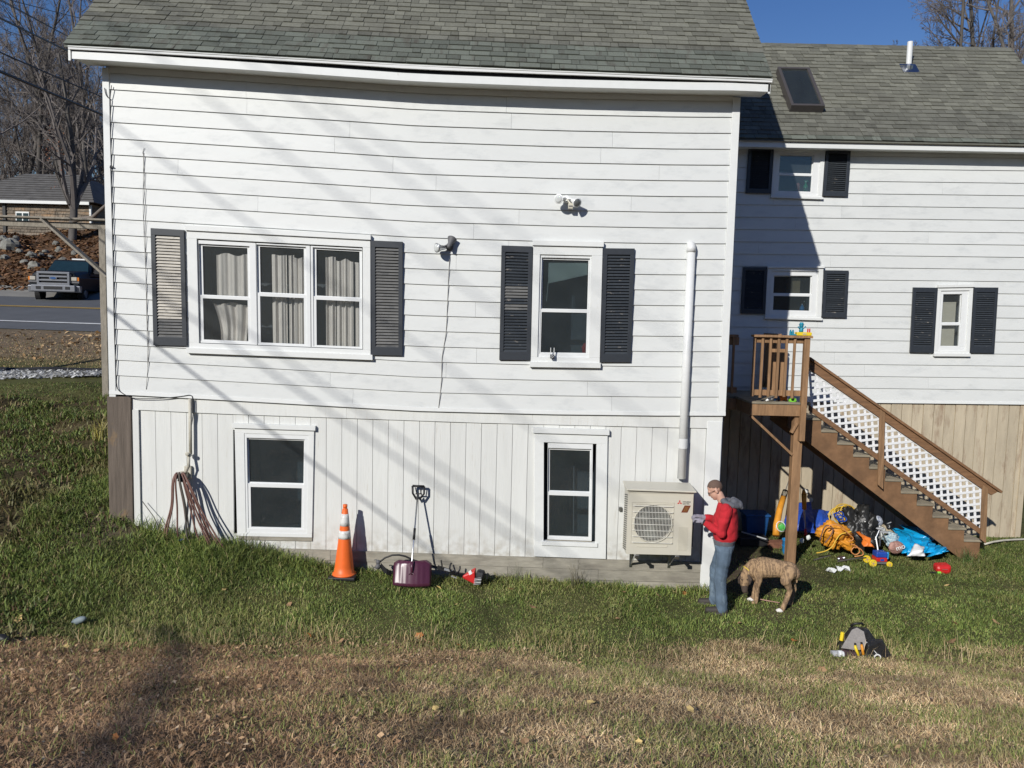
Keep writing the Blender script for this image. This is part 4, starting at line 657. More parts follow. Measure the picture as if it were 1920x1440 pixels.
def text(s, size, loc, mt, parent, name='lettering', rx=math.pi/2, ry=0, rz=0, ex=.0012, sx=1):
    cu = bpy.data.curves.new('lettering', 'FONT'); cu.body = s; cu.size = size; cu.extrude = ex; cu.align_x = 'LEFT'; to = bpy.data.objects.new('lettering_source', cu); ts = bpy.data.scenes.new('work'); ts.collection.objects.link(to); dg = work_graph(ts)
    me = bpy.data.meshes.new_from_object(to.evaluated_get(dg)); bpy.data.objects.remove(to); bpy.data.curves.remove(cu); bpy.data.scenes.remove(ts); me.materials.clear(); me.materials.append(MT[mt])
    mw = Matrix.Translation(Vector(loc)) @ Euler((rx, ry, rz)).to_matrix().to_4x4() @ Matrix.Diagonal((sx, 1, 1, 1)); return link(name, me, parent, mw=mw)
text('MITSUBISHI', .027, (2.418, SY, 1.327), 'ink', t, sx=.80); text('ELECTRIC', .027, (2.418, SY, 1.300), 'ink', t, sx=.80)
mb = MB(); mb.prism([(2.402, SY, 1.185), (2.488, SY, 1.185), (2.532, SY, 1.285), (2.446, SY, 1.285)], (0, .004, 0)); dec = obj('sticker', mb, 'redprint', t); mb = MB(); mb.prism([(2.425, SY-.001, 1.200), (2.482, SY-.001, 1.200), (2.512, SY-.001, 1.270), (2.455, SY-.001, 1.270)], (0, .002, 0)); MT['goldprint'] = M('goldprint', (.28, .12, .04), .5, .35, 120); obj('sticker_print', mb, 'goldprint', dec)
for x in (1.80, 2.36):
    mb = MB(); mb.box(x-.022, x+.022, -.50, .012, AZ0-.035, AZ0-.004); mb.box(x-.022, x+.022, -.012, .012, AZ0-.34, AZ0); mb.bar((x, -.40, AZ0-.02), (x, -.0, AZ0-.30), .006, .03); mb.obox((x, -.51, AZ0-.02), (.03, 0, 0), (0, .012, 0), (0, 0, .024)); obj('mounting_bracket', mb, 'metal', t, bevel=.003)
mb = MB(); mb.box(1.60, 1.635, -.02, .02, 1.07, 1.13); tag(obj('hose_bib_cover', mb, 'metal'), 'tiny metal fitting on the planks beside the heat pump grille', 'fitting')
# water pipe and hoses
px = at(356.5, 800, -.06).x; zt, zb = at(356, 748, -.06).z, at(352, 852, -.06).z
t = thing('water_pipe', 'off white water pipe with a spigot down the planks above the hoses', 'water pipe', (px, -.06, zb)); mb = MB(); mb.tube([(px, -.05, zt), (px-.004, -.05, zb)], .024, 12); obj('pipe', mb, 'dirtywhite', t, smooth=True)
mb = MB(); mb.lathe([(.03, -.03), (.036, -.02), (.036, .01), (.03, .02)], (px-.02, -.06, zb), (0, 0, 1), 12); mb.tube([(px-.02, -.06, zb), (px-.02, -.11, zb+.02)], .01, 8); mb.ell((px-.02, -.13, zb+.02), (.03, .01, .03), 10, 6); obj('valve', mb, 'dirtywhite', t)
mb = MB(); mb.tube([(px-.02, -.07, zb-.03), (px-.015, -.09, zb-.11), (px-.01, -.10, zb-.18)], .02, 8); s = obj('spout', mb, 'dirtywhite', t, smooth=True); mb = MB(); mb.tube([(px-.01, -.10, zb-.17), (px-.045, -.11, zb-.25), (px-.07, -.10, zb-.30)], .014, 8); obj('spout_tip', mb, 'greywood', s, smooth=True)
hx, hz_ = at(340, 893, -.12).x, at(340, 893, -.12).z
t = thing('hose_hanger', 'white bracket on the planks carrying the draped hoses', 'hanger', (hx, -.05, hz_)); mb = MB(); mb.box(hx-.06, hx+.06, -.17, .02, hz_-.03, hz_+.05); mb.box(hx+.0, hx+.10, -.03, .02, hz_-.05, hz_+.13); obj('bracket', mb, 'dirtywhite', t, bevel=.006); mb = MB(); mb.tube([(hx-.02, -.18, hz_-.03), (hx+.09, -.16, hz_-.06)], .03, 8); obj('holder_rod', mb, 'black', t)
ht = MB(); seeds = [(-.10, 308, 1003), (-.07, 312, 1005), (-.05, 336, 1000), (-.03, 352, 1008), (-.01, 358, 1006), (.0, 366, 1012), (.03, 385, 1012), (.05, 398, 1015), (.06, 404, 1018), (.07, 412, 1022), (.085, 421, 1028), (.095, 428, 1032)]
hs = thing('garden_hose', 'bundle of reddish brown hoses draped from the bracket down to the grass', 'hose', (hx, -.2, .5)); rh = random.Random(4)
for i, (dx, x, y) in enumerate(seeds):
    e = at(x, y, -.22-.05*math.sin(i*1.9)); e.z = hz(e.x, e.y)+.02; s = Vector((hx+dx*.5, -.10-.03*(i % 3), hz_+.0)); top = Vector((hx+dx*.7, -.15-.02*(i % 3), hz_+.035+.02*(i % 2))); mid = lerp(top, e, .45)+Vector((-dx*.3+rh.uniform(-.02, .02), -.02, -.02))
    P_ = [s, top, lerp(top, mid, .35)+Vector((dx*.10, -.03, .03)), mid, lerp(mid, e, .6)+Vector((rh.uniform(-.03, .03), -.02, -.05)), e, e+Vector((.10*(1 if dx > 0 else -1), -.12, -.03))]; Q = []
    for j in range(len(P_)-1):
        a, b, c, d = P_[max(j-1, 0)], P_[j], P_[j+1], P_[min(j+2, len(P_)-1)]
        for k in range(6): q = k/6; Q.append(.5*((2*b)+(c-a)*q+(2*a-5*b+4*c-d)*q*q+(3*b-a-3*c+d)*q**3))
    mb = MB(); mb.tube(Q, .0125, 7); obj('hose_strand', mb, 'hose2' if i in (4, 5) else 'hose', hs, smooth=True)
c0 = at(330, 1000, -.25); mb = MB(); mb.lathe([(.018, 0), (.022, .05), (.014, .06), (.014, .12)], (c0.x, -.22, hz(c0.x, -.22)+.05), (.9, -.2, .4), 10); tag(obj('hose_nozzle', mb, 'blue'), 'small blue nozzle at the foot of the draped hoses', 'nozzle')
mb = MB(); a = at(267, 940, -.05); b = at(305, 1003, -.12); mb.tube([a, lerp(a, b, .5)+Vector((.02, 0, .02)), b], .006, 5); tag(obj('stick', mb, 'hose2'), 'thin dry stick leaning on the planks beside the hoses', 'stick')
# ---------------------------------------------------------------- deck and stairs
DX0, DX1, DY0, DY1, DZ = 3.83, 4.70, 1.25, 3.2, 2.59
dk = thing('wooden_deck', 'brown wooden deck landing and stairs with white lattice rail against the wing', 'deck', (4.7, 1.3, -.1))
def dpart(name, fn, mt='deck', bevel=.005, parent=dk): mb = MB(); fn(mb); return obj(name, mb, mt, parent, bevel=bevel)
y = DY0-.02; i = 0
while y < DY1-.02: dpart('deck_board', lambda m: m.box(3.12 if y > 2.0 else DX0-.02, 4.62, y, min(y+.135, DY1), DZ-.035, DZ), 'tread'); y += .141
dpart('rim_joist', lambda m: m.box(DX0, DX1-.05, DY0, DY0+.04, DZ-.225, DZ-.037)); dpart('rim_joist', lambda m: m.box(DX0, DX0+.04, DY0+.042, 2.0, DZ-.225, DZ-.037)); dpart('rim_joist', lambda m: m.box(3.12, DX0-.002, 2.0, 2.04, DZ-.225, DZ-.037))
for x in (4.1, 4.4): dpart('joist', lambda m: m.box(x, x+.04, DY0+.042, DY1, DZ-.225, DZ-.037))
px0, px1 = at(1484.5, 850, 1.26).x, at(1511, 850, 1.26).x
dpart('post', lambda m: m.box(4.565, 4.71, 1.295, 1.435, -.35, DZ-.226), bevel=.008)          # main 6x6
dpart('post', lambda m: m.box(4.625, 4.712, 1.205, 1.293, DZ-.62, 3.62), bevel=.005)           # rail post lapped on the outside
dpart('post', lambda m: m.box(3.14, 3.23, 2.05, 2.14, DZ-.2, 3.6)); dpart('brace', lambda m: m.bar((DX0+.02, 1.29, DZ-.24), (4.56, 1.33, DZ-.86), .04, .09, (0, 1, 0))); dpart('brace', lambda m: m.bar((4.52, 1.30, DZ-.5), (4.60, 1.30, DZ-.34), .04, .08, (0, 1, 0)))
dpart('rail_cap', lambda m: m.box(DX0-.03, 4.74, 1.175, 1.315, 3.62, 3.658)); dpart('upper_rail', lambda m: m.box(DX0+.02, 4.62, 1.25, 1.288, 3.53, 3.617)); dpart('lower_rail', lambda m: m.box(DX0+.02, 4.62, 1.25, 1.288, DZ+.10, DZ+.19))
for i in range(6): x = lerp(DX0-.012, 4.50, i/5.35); dpart('baluster', lambda m: m.box(x, x+.037, 1.212, 1.249, DZ+.085-.02*(i % 2), 3.619), bevel=.003)
# side rail back to the wall and the walkway rail in the house's shade
dpart('rail_cap', lambda m: m.box(4.62, 4.74, 2.60, 3.22, 3.62, 3.658)); dpart('upper_rail', lambda m: m.box(4.66, 4.70, 2.62, 3.22, 3.53, 3.617)); dpart('lower_rail', lambda m: m.box(4.66, 4.70, 2.62, 3.22, DZ+.10, DZ+.19)); dpart('post', lambda m: m.box(4.62, 4.71, 2.55, 2.64, DZ-.2, 3.62))
for i in range(4): y = 2.70+i*.14; dpart('baluster', lambda m: m.box(4.622, 4.66, y, y+.037, DZ+.08, 3.619), bevel=.003)
dpart('rail_cap', lambda m: m.box(3.12, DX0-.03, 1.98, 2.12, 3.60, 3.638)); dpart('upper_rail', lambda m: m.box(3.12, DX0, 2.04, 2.08, 3.46, 3.597)); dpart('lower_rail', lambda m: m.box(3.12, DX0, 2.04, 2.08, DZ+.06, DZ+.15))
for i in range(4): x = 3.28+i*.145; dpart('baluster', lambda m: m.box(x, x+.037, 2.0, 2.037, DZ+.05, 3.598), bevel=.003)
dpart('gate_panel', lambda m: (m.box(4.30, 4.53, 1.80, 1.84, DZ+.12, 3.42)), 'deck')      # broad upright board behind the balusters
# stairs
SY0, SY1 = 1.72, 2.62; TX0, TZ0 = 4.61, 2.49; RUN, RISE = .2795, .2005; NT = 12
def stringer(y0, y1):
    pts = []; 
    for i in range(NT): pts += [(TX0+i*RUN, TZ0-i*RISE-.04), (TX0+(i+1)*RUN, TZ0-i*RISE-.04)]
    xe = TX0+NT*RUN; ze = TZ0-NT*RISE; pts += [(xe, ze+.02), (xe-.10, ze-.06)]; sl = RISE/RUN; pts += [(TX0, TZ0-.36)]
    def f(m):
        n = len(pts); 
        tops = pts[:2*NT]
        for i in range(NT):      # convex pieces: one block per step
            xa, xb = tops[2*i][0], tops[2*i+1][0]; zt = tops[2*i][1]; za = max(TZ0-.36-(xa-TX0)*sl, -.15); zb = max(TZ0-.36-(xb-TX0)*sl, -.15)
            vs = [(xa, y0, za), (xb, y0, zb), (xb, y0, zt), (xa, y0, zt), (xa, y1, za), (xb, y1, zb), (xb, y1, zt), (xa, y1, zt)]; m.add(vs, [(0, 1, 2, 3), (7, 6, 5, 4), (0, 4, 5, 1), (3, 2, 6, 7)]+([(0, 3, 7, 4)] if i == 0 else [])+([(1, 5, 6, 2)] if True else []))
    return f
MT['stringer'] = M('stringer', (.245, .135, .068), .7, .2, 16, (.3, 1, .3), bump=.2, bscale=80, bst=(.1, 1, .2), patch=((.15, .085, .045), 5, (.3, 1, .3), .5, .72))
dpart('stringer', stringer(SY0, SY0+.04), 'stringer', 0); dpart('stringer', stringer(SY1-.04, SY1), 'stringer', 0)
for i in range(NT): x = TX0+i*RUN; z = TZ0-i*RISE; dpart('tread', lambda m: m.box(x-.0, x+RUN+.025, SY0-.02, SY1+.02, z-.038, z), 'tread')
for i in range(NT): x = TX0+(i+1)*RUN; z = TZ0-i*RISE; dpart('riser', lambda m: m.box(x-.022, x-.002, SY0+.042, SY1-.042, z-RISE+.002, z-.04), 'tread', 0) if i % 1 == 0 and i > 99 else None
RY = 1.66
T = lambda x, y, Y=RY: at(x, y, Y)
def slab(quad, y0, y1): return lambda m: m.hexa([(p.x, y0, p.z) for p in (T(*quad[3]), T(*quad[2]), T(*quad[1]), T(*quad[0]))]+[(p.x, y1, p.z) for p in (T(*quad[3]), T(*quad[2]), T(*quad[1]), T(*quad[0]))])
dpart('hand_rail', slab(((1517, 672), (1872, 920), (1857, 928), (1517, 692)), RY-.03, RY+.01), 'rail'); dpart('rail_cap', slab(((1517, 669), (1875, 919), (1873, 923.5), (1517, 674.5)), RY-.075, RY+.06), 'rail')
dpart('bottom_rail', slab(((1517, 759), (1844, 995), (1842, 1005), (1517, 770)), RY-.005, RY+.035), 'rail')
dpart('post', slab(((1648, 765), (1657.5, 772), (1654, 917), (1644, 908)), RY-.045, RY-.006)); dpart('post', slab(((1840, 908), (1850, 914), (1846, 1018), (1836, 1010)), RY-.045, RY-.006))
lp = link('lattice_panel', None, dk) if False else dpart('lattice_panel', slab(((1518, 692), (1842, 917), (1842, 920), (1518, 695)), RY+.012, RY+.034), 'lattice', 0)
poly = [T(*q) for q in ((1519, 690), (1645, 776), (1843, 914), (1841, 984), (1837, 994), (1828, 993), (1519, 766))]; poly = [(p.x, p.z) for p in poly]
def clip(p, q):
    d = (q[0]-p[0], q[1]-p[1]); t0, t1 = 0, 1; n = len(poly); ar = sum(poly[i][0]*poly[(i+1) % n][1]-poly[(i+1) % n][0]*poly[i][1] for i in range(n)); sg = 1 if ar > 0 else -1
    for i in range(n):
        a, b = poly[i], poly[(i+1) % n]; nx_, ny_ = -(b[1]-a[1])*sg, (b[0]-a[0])*sg; num = nx_*(p[0]-a[0])+ny_*(p[1]-a[1]); den = nx_*d[0]+ny_*d[1]
        if abs(den) < 1e-9:
            if num < 0: return None
            continue
        t = -num/den
        if den > 0: t0 = max(t0, t)
        else: t1 = min(t1, t)
    return None if t0 >= t1-.01 else ((p[0]+d[0]*t0, p[1]+d[1]*t0), (p[0]+d[0]*t1, p[1]+d[1]*t1))
cx, cz = 6.5, 1.7; A1 = math.radians(8)
for fam, (e, nrm, yy) in enumerate((((math.cos(A1), math.sin(A1)), (-math.sin(A1), math.cos(A1)), RY+.017), ((-math.sin(A1)*.9, math.cos(A1)), (math.cos(A1), math.sin(A1)), RY+.027))):
    for k in range(-26, 27):
        o = (cx+nrm[0]*k*.108, cz+nrm[1]*k*.108); c = clip((o[0]-e[0]*4, o[1]-e[1]*4), (o[0]+e[0]*4, o[1]+e[1]*4))
        if c: dpart('lattice_strip', lambda m: m.bar((c[0][0], yy, c[0][1]), (c[1][0], yy, c[1][1]), .009, .039, (-e[1], 0, e[0])), 'lattice', 0, lp)
dpart('edge_strip', lambda m: [m.bar((poly[i][0], RY+.022, poly[i][1]), (poly[i+1][0], RY+.022, poly[i+1][1]), .022, .03, (0, 1, 0)) for i in (2, 3, 4, 5)], 'lattice', 0, lp)
# toys on the deck
tp = at(1504, 620, 1.25); tz = 3.658
t = thing('toy_workbench', 'yellow toy bench with a blue figure and red pegs on the deck rail cap', 'toy', (tp.x, 1.25, tz)); bx0, bx1 = at(1492, 625, 1.25).x, at(1520, 625, 1.25).x
mb = MB(); mb.box(bx0, bx1, 1.19, 1.30, tz, tz+.055); obj('bench_base', mb, 'yellow', t, bevel=.01); mb = MB(); mb.box((bx0+bx1)/2-.03, (bx0+bx1)/2+.03, 1.186, 1.192, tz+.02, tz+.035); obj('bench_label', mb, 'lightgrey', t)
for dx in (.185, .215): mb = MB(); mb.lathe([(.010, 0), (.011, .05), (.006, .06)], (bx0+dx, 1.24, tz+.055), (0, 0, 1), 10); obj('peg', mb, 'red', t)
mb = MB(); mb.lathe([(.006, 0), (.006, .055)], (bx0+.10, 1.24, tz+.055), (0, 0, 1), 8); obj('peg', mb, 'grey', t)
fx = at(1502, 620, 1.25).x; mb = MB(); mb.lathe([(.030, 0), (.034, .03), (.024, .06), (.020, .075)], (fx, 1.245, tz+.055), (0, 0, 1), 12); mb.ell((fx, 1.245, tz+.155), (.034, .034, .032)); mb.lathe([(.045, .0), (.03, .02), (.026, .04)], (fx, 1.245, tz+.17), (0, 0, 1), 12); mb.bar((fx-.02, 1.24, tz+.10), (fx-.06, 1.22, tz+.14), .016, .016); mb.bar((fx+.02, 1.24, tz+.10), (fx+.06, 1.22, tz+.15), .016, .016); obj('toy_figure', mb, 'teal', t, smooth=True)
fx = at(1484.5, 620, 1.25).x; t = thing('toy_bottles', 'pair of teal toy posts joined at the base on the deck rail cap', 'toy', (fx, 1.25, tz))
for dx in (-.018, .02): mb = MB(); mb.lathe([(.018, 0), (.018, .06), (.012, .07), (.012, .085), (.009, .09)], (fx+dx, 1.25, tz), (0, 0, 1), 12); obj('toy_post', mb, 'teal', t)
mb = MB(); mb.box(fx-.03, fx+.075, 1.22, 1.28, tz, tz+.022); obj('toy_base', mb, 'teal', t, bevel=.006)
gp = at(1488, 748, 1.32); mb = MB(); mb.ell((gp.x, 1.36, DZ+.02), (.065, .07, .055)); tag(obj('toy_ball', mb, 'lime', None, smooth=True), 'lime green toy ball half on the deck floor', 'ball')
p = at(1470, 742, 1.4); mb = MB(); mb.box(p.x-.05, p.x-.01, 1.42, 1.50, DZ, DZ+.10); mb.box(p.x+.02, p.x+.06, 1.42, 1.50, DZ, DZ+.10); mb.box(p.x-.012, p.x+.022, 1.43, 1.49, DZ+.02, DZ+.08); tag(obj('toy_block', mb, 'orange'), 'orange toy block on the deck floor beside the lime ball', 'toy')
p = at(1444, 748, 1.33); mb = MB(); mb.tube([(p.x-.07, 1.32, DZ+.01), (p.x-.02, 1.34, DZ+.03), (p.x+.05, 1.38, DZ+.035)], [.012, .022, .03], 10); tag(obj('toy_shoe', mb, 'white', None, smooth=True), 'small white toy lying at the edge of the deck floor', 'toy')
p = at(1455, 745, 1.36); mb = MB(); mb.tube([(p.x-.02, 1.40, DZ+.02), (p.x+.05, 1.42, DZ+.045), (p.x+.10, 1.44, DZ+.02)], [.018, .03, .012], 10); tag(obj('toy_truck_piece', mb, 'bluebin', None, smooth=True), 'dark blue toy piece on the deck floor between white and orange toys', 'toy')
# ---------------------------------------------------------------- things in the yard
def gat(x, y, Y): p = at(x, y, Y); p.z = hz(p.x, p.y); return p
# traffic cone
p = gat(645, 1074, -.25); p.z -= .0
t = thing('traffic_cone', 'orange traffic cone with two white bands standing by the plank wall', 'traffic cone', p)
H = (at(652, 946, -.25).z-p.z); mb = MB(); mb.box(p.x-.19, p.x+.19, p.y-.19, p.y+.19, p.z-.01, p.z+.035); obj('base', mb, 'black', t, bevel=.012)
def cr(s): return lerp(.148, .033, s)
prof = [(.165, .035), (.158, .05), (cr(.07), .08)]
lean = Vector((.012, .0, 1)); mb = MB(); zz = [.04, .08]+[H*f for f in (.12, .3, .535)]
def cone_seg(a, b, mt, nm, off=0): mb = MB(); mb.lathe([(cr(f)+off, H*f) for f in np.linspace(a, b, 4)], p, lean, 28); o = obj(nm, mb, mt, t, smooth=True); return o
mb = MB(); mb.lathe([(.175, .03), (.165, .05), (cr(.06), .065)]+[(cr(f), H*f) for f in (.15, .3, .45, .6, .75, .94)]+[(.026, H*.945), (.026, H*.955), (.032, H*.958), (.032, H)], p, lean, 28); obj('cone_body', mb, 'cone', t, smooth=True)
cone_seg(.535, .645, 'conew', 'reflective_band', .003); cone_seg(.71, .875, 'conew', 'reflective_band', .003)
# snow shovel
b = gat(771, 1094, -.50); top = at(784.5, 912, -.08); 
t = thing('snow_shovel', 'plum snow shovel with a silver shaft and dark handle leaning on the planks', 'shovel', b)
BL, BR_, TLs, TRs = at(737, 1096, -.52), at(808, 1098, -.50), at(739, 1050, -.40), at(809, 1051, -.38); rows = []
for j in range(9):
    v = j/8; row = []
    for i in range(17):
        u = i/16; q = lerp(lerp(TLs, TRs, u), lerp(BL, BR_, u), v); e = 2*u-1; ins = .10*(max(0, .12-v)/.12)**2*abs(e)**4; q = q+Vector((-e*.07*(max(0, .14-v)/.14)**1.5, .075*(e*e-.3)*(1-.35*v)+.012*math.cos(u*44)*(v > .08)*(v < .97), .012*(1-abs(e)**6)*(v < .06))); row.append(q+Vector((0, -.05, 0)))
    rows.append(row)
mb = MB(); mb.sheet(rows); bl = obj('blade', mb, 'plum', t, smooth=True); sm = bl.modifiers.new('thick', 'SOLIDIFY'); sm.thickness = .008; sm.offset = 1
neck = lerp(TLs, TRs, .5)+Vector((0, -.10, .0)); low = lerp(neck, lerp(BL, BR_, .5), .45)+Vector((0, -.03, 0)); fork = at(783, 928, -.10)
mb = MB(); mb.tube([low, neck, fork], .0125, 10); sh = obj('shaft', mb, 'metal', t, smooth=True)
mb = MB(); mb.tube([lerp(neck, fork, .33), lerp(neck, fork, .50)], .018, 12); obj('grip_sleeve', mb, 'black', t, smooth=True)
mb = MB(); mb.tube([low+Vector((0, -.0, -.02)), neck+Vector((0, 0, .02))], [.014, .026], 10); [mb.tube([low+Vector((s*.0, -.005, .01)), low+Vector((s*.16, .03, -.10))], .006, 6) for s in (-1, 1)]; obj('socket', mb, 'plum', t, smooth=True)
L1, R1 = at(773.5, 911, -.08), at(795.5, 912, -.08); mb = MB(); k1, k2 = at(774, 925, -.085), at(795, 926, -.085); n1 = at(781, 936, -.095); n2 = at(786.5, 936, -.095)
mb.tube([L1, R1], .017, 8); mb.tube([L1, k1, n1, fork+Vector((0, 0, -.03))], [.016, .015, .017, .02], 8); mb.tube([R1, k2, n2, fork+Vector((0, 0, -.03))], [.016, .015, .017, .02], 8); i1, i2 = at(778.5, 914, -.085), at(791, 914, -.085); mb.tube([i1, at(781.5, 926, -.09)], .007, 6); mb.tube([i2, at(788.5, 926, -.09)], .007, 6); mb.bar(at(779, 926, -.09), at(791, 926, -.09), .02, .012); obj('handle', mb, 'black', t, smooth=True)
# string trimmer lying along the foot of the wall
t = thing('string_trimmer', 'string trimmer with a red engine and black shaft lying behind the snow shovel', 'string trimmer', gat(830, 1080, -.3)); g = lambda x, y, Y=-.28: at(x, y, Y)
mb = MB(); mb.tube([g(709, 1056), g(714, 1052), g(722, 1046), g(735, 1041), g(748, 1040.5), g(760, 1043), g(775, 1050), g(800, 1058), g(830, 1066), g(862, 1075), g(880, 1078)], .013, 8); obj('shaft', mb, 'black', t, smooth=True)
mb = MB(); c = g(704, 1057, -.30); mb.torus(c, .055, .007, (.25, -.9, .3), 20, 6, .6, 5.4); mb.ell(g(709, 1054, -.3), (.035, .03, .035)); mb.lathe([(.03, 0), (.045, .03), (.03, .06)], g(708, 1060, -.3), (.3, -.8, -.3), 12); obj('cutting_head', mb, 'grey', t, smooth=True)
mb = MB(); a = g(715, 1061, -.32); mb.sheet([[a+Vector((u*.16-.01, -.05*math.sin(u*3.1), -u*.11-.04+v*.08)) for u in np.linspace(0, 1, 6)] for v in (0, .5, 1)]); gd = obj('guard', mb, 'black', t); gd.modifiers.new('thick', 'SOLIDIFY').thickness = .01
mb = MB(); mb.torus(g(853, 1064, -.3), .085, .012, (.55, -.75, .25), 24, 8, -.6, 3.6); obj('loop_handle', mb, 'black', t, smooth=True); mb = MB(); mb.tube([g(827, 1050, -.26), g(829, 1062, -.28)], .011, 8); mb.bar(g(820, 1063), g(850, 1073), .05, .045); obj('throttle_grip', mb, 'black', t)
mb = MB(); mb.bar(g(833, 1067, -.33), g(848, 1071, -.33), .012, .03); mb.bar(g(846, 1080, -.34), g(856, 1084, -.34), .008, .012); obj('trim_strip', mb, 'lightgrey', t)
ec = g(888, 1080, -.34); mb = MB(); mb.hexa([ec+Vector(v) for v in ((-.16, -.06, -.02), (.03, -.09, -.10), (.05, .07, -.10), (-.12, .07, -.02), (-.16, -.06, .02), (.02, -.09, .105), (.03, .07, .115), (-.10, .07, .03))]); eng = obj('engine_cover', mb, 'red', t, bevel=.022)
mb = MB(); mb.lathe([(.075, 0), (.085, .03), (.08, .09), (.05, .11)], ec+Vector((.05, 0, .02)), (1, -.2, -.1), 16); mb.tube([ec+Vector((.13, 0, .03)), ec+Vector((.20, -.02, .04)), ec+Vector((.19, -.03, -.03))], .012, 6); obj('starter_housing', mb, 'black', t)
for i in range(5): mb = MB(); q = ec+Vector((.005+.003*i, -.10, -.09+.022*i)); mb.bar(q, q+Vector((.10, .01, .012)), .006, .007); obj('cooling_fin', mb, 'white' if i % 2 else 'lightgrey', t)
mb = MB(); mb.obox(ec+Vector((-.045, -.075, .075)), (.018, 0, .012), (0, .012, 0), (-.01, 0, .022)); obj('decal', mb, 'white', eng)
# tool bag
b = gat(1602, 1220, -2.02); t = thing('tool_bag', 'open black and grey tool bag with yellow handled tools on the lawn', 'tool bag', b)
W = lambda x, y, z: b+Vector((x*1.18+.03*z, y, z*.86))
mb = MB(); mb.hexa([W(-.20, -.14, -.01), W(.30, -.12, -.01), W(.33, .16, -.01), W(-.16, .16, -.01), W(-.06, -.02, .34), W(.11, -.03, .335), W(.14, .08, .33), W(-.03, .09, .345)]); obj('bag_body', mb, 'bag', t, bevel=.03)
mb = MB(); mb.prism([W(-.205, -.155, .13), W(-.07, -.05, .345), W(-.02, -.045, .375), W(.045, -.065, .33), W(.055, -.13, .20), W(.02, -.16, .12), W(-.06, -.17, .11)], (0, -.018, .006)); obj('front_flap', mb, 'canvas', t, bevel=.006)
mb = MB(); mb.hexa([W(-.22, -.20, -.01), W(.0, -.24, -.01), W(.0, -.16, -.01), W(-.21, -.13, -.01), W(-.20, -.19, .12), W(-.03, -.23, .085), W(-.02, -.165, .09), W(-.19, -.14, .12)]); MT['maroon'] = M('maroon', (.075, .04, .045), .8, .3, 30); obj('front_pocket', mb, 'maroon', t, bevel=.012)
mb = MB(); mb.hexa([W(.05, -.20, -.01), W(.34, -.15, -.01), W(.36, -.04, -.01), W(.04, -.10, -.01), W(.06, -.17, .19), W(.22, -.12, .24), W(.26, -.02, .22), W(.06, -.10, .24)]); obj('side_pocket', mb, 'bag', t, bevel=.02)
mb = MB(); mb.tube([W(-.05, .03, .36), W(-.02, .0, .41), W(.05, .0, .415), W(.08, .04, .375)], .014, 8); obj('carry_handle', mb, 'black', t, smooth=True)
mb = MB(); mb.tube([W(.06, -.13, .21), W(.12, -.16, .12), W(.17, -.17, .05)], .004, 5); mb.torus(W(.155, -.20, .03), .035, .008, (.1, 1, .1), 18, 6); obj('buckle_strap', mb, 'white', t)
for x, y, z, tx, mt, nm, lb in ((-.045, -.225, .06, -.02, 'yellow', 'screwdriver', 'yellow handled screwdriver in the front pocket of the tool bag'), (.005, -.215, .07, .0, 'amber', 'pliers', 'amber handled pliers in the front pocket of the tool bag')):
    p0 = W(x, y, z); tt = thing(nm, lb, 'tool', p0); mb = MB(); mb.tube([p0, p0+Vector((tx-.01, .03, .09)), p0+Vector((tx-.01, .04, .11))], [.015, .018, .013], 8); obj('grip', mb, mt, tt, smooth=True); mb = MB(); mb.tube([p0+Vector((tx-.01, .04, .108)), p0+Vector((tx-.012, .045, .135))], .012, 8); obj('grip_end', mb, 'black', tt)
p0 = W(-.165, -.05, .185); mb = MB(); mb.tube([p0, p0+Vector((.015, .01, .10))], .022, 8); tag(obj('tape_handle', mb, 'yellow'), 'yellow tool handle sticking up behind the grey flap of the tool bag', 'tool')
p0 = W(-.30, -.18, .05); mb = MB(); mb.tube([p0, p0+Vector((.14, -.0, .0))], .045, 12); sp = tag(obj('sealant_tube', mb, 'lightgrey'), 'grey and white roll lying at the side of the tool bag', 'roll'); mb = MB(); mb.tube([p0+Vector((.075, 0, 0)), p0+Vector((.13, 0, 0))], .047, 12); obj('paper_wrap', mb, 'white', sp)
# small litter on the lawn
def rock(name, p, r, mt, label, cat, seed, group=None, n=12, m=8): mb = MB(); mb.ell(p, r, n, m, None, .35, seed); return tag(obj(name, mb, mt, None, smooth=True), label, cat, group)
p = gat(147, 1114, -1.9); mb = MB(); R_ = Matrix.Rotation(.5, 3, 'Z'); mb.ell(p+Vector((0, 0, .06)), (.10, .035, .04), 12, 8, Matrix.Rotation(-.35, 3, 'Y'), .15, 3); MT['bluegrey'] = M('bluegrey', (.22, .27, .29), .6, .1); tag(obj('plastic_scoop', mb, 'bluegrey', None, smooth=True), 'blue grey curved plastic piece lying in the grass below the bank', 'litter')
p = gat(8, 1192, -2.75); mb = MB(); mb.tube([p+Vector((-.12, .05, .03)), p+Vector((-.02, 0, .06)), p+Vector((.06, -.02, .04))], [.05, .05, .03], 10); tag(obj('glove', mb, 'black', None, smooth=True), 'black glove like item at the edge of the dry bank', 'glove')
for x, y, Y, s, lb in ((1558, 1070, .9, .055, 'smaller crumpled white paper scrap on the lawn by the deck post'), (1581, 1064, 1.0, .075, 'larger folded white paper scrap on the lawn by the deck post')):
    p = gat(x, y, Y); mb = MB(); r = random.Random(int(x)); mb.sheet([[p+Vector(((u-.5)*s*2.6, (v-.5)*s*1.8, .05+.03*math.sin(u*7+v*5+x))) for u in np.linspace(0, 1, 8)] for v in np.linspace(0, 1, 6)]); o = tag(obj('paper_scrap', mb, 'paper', None), lb, 'paper', 'white paper scraps on the lawn'); o.modifiers.new('thick', 'SOLIDIFY').thickness = .003
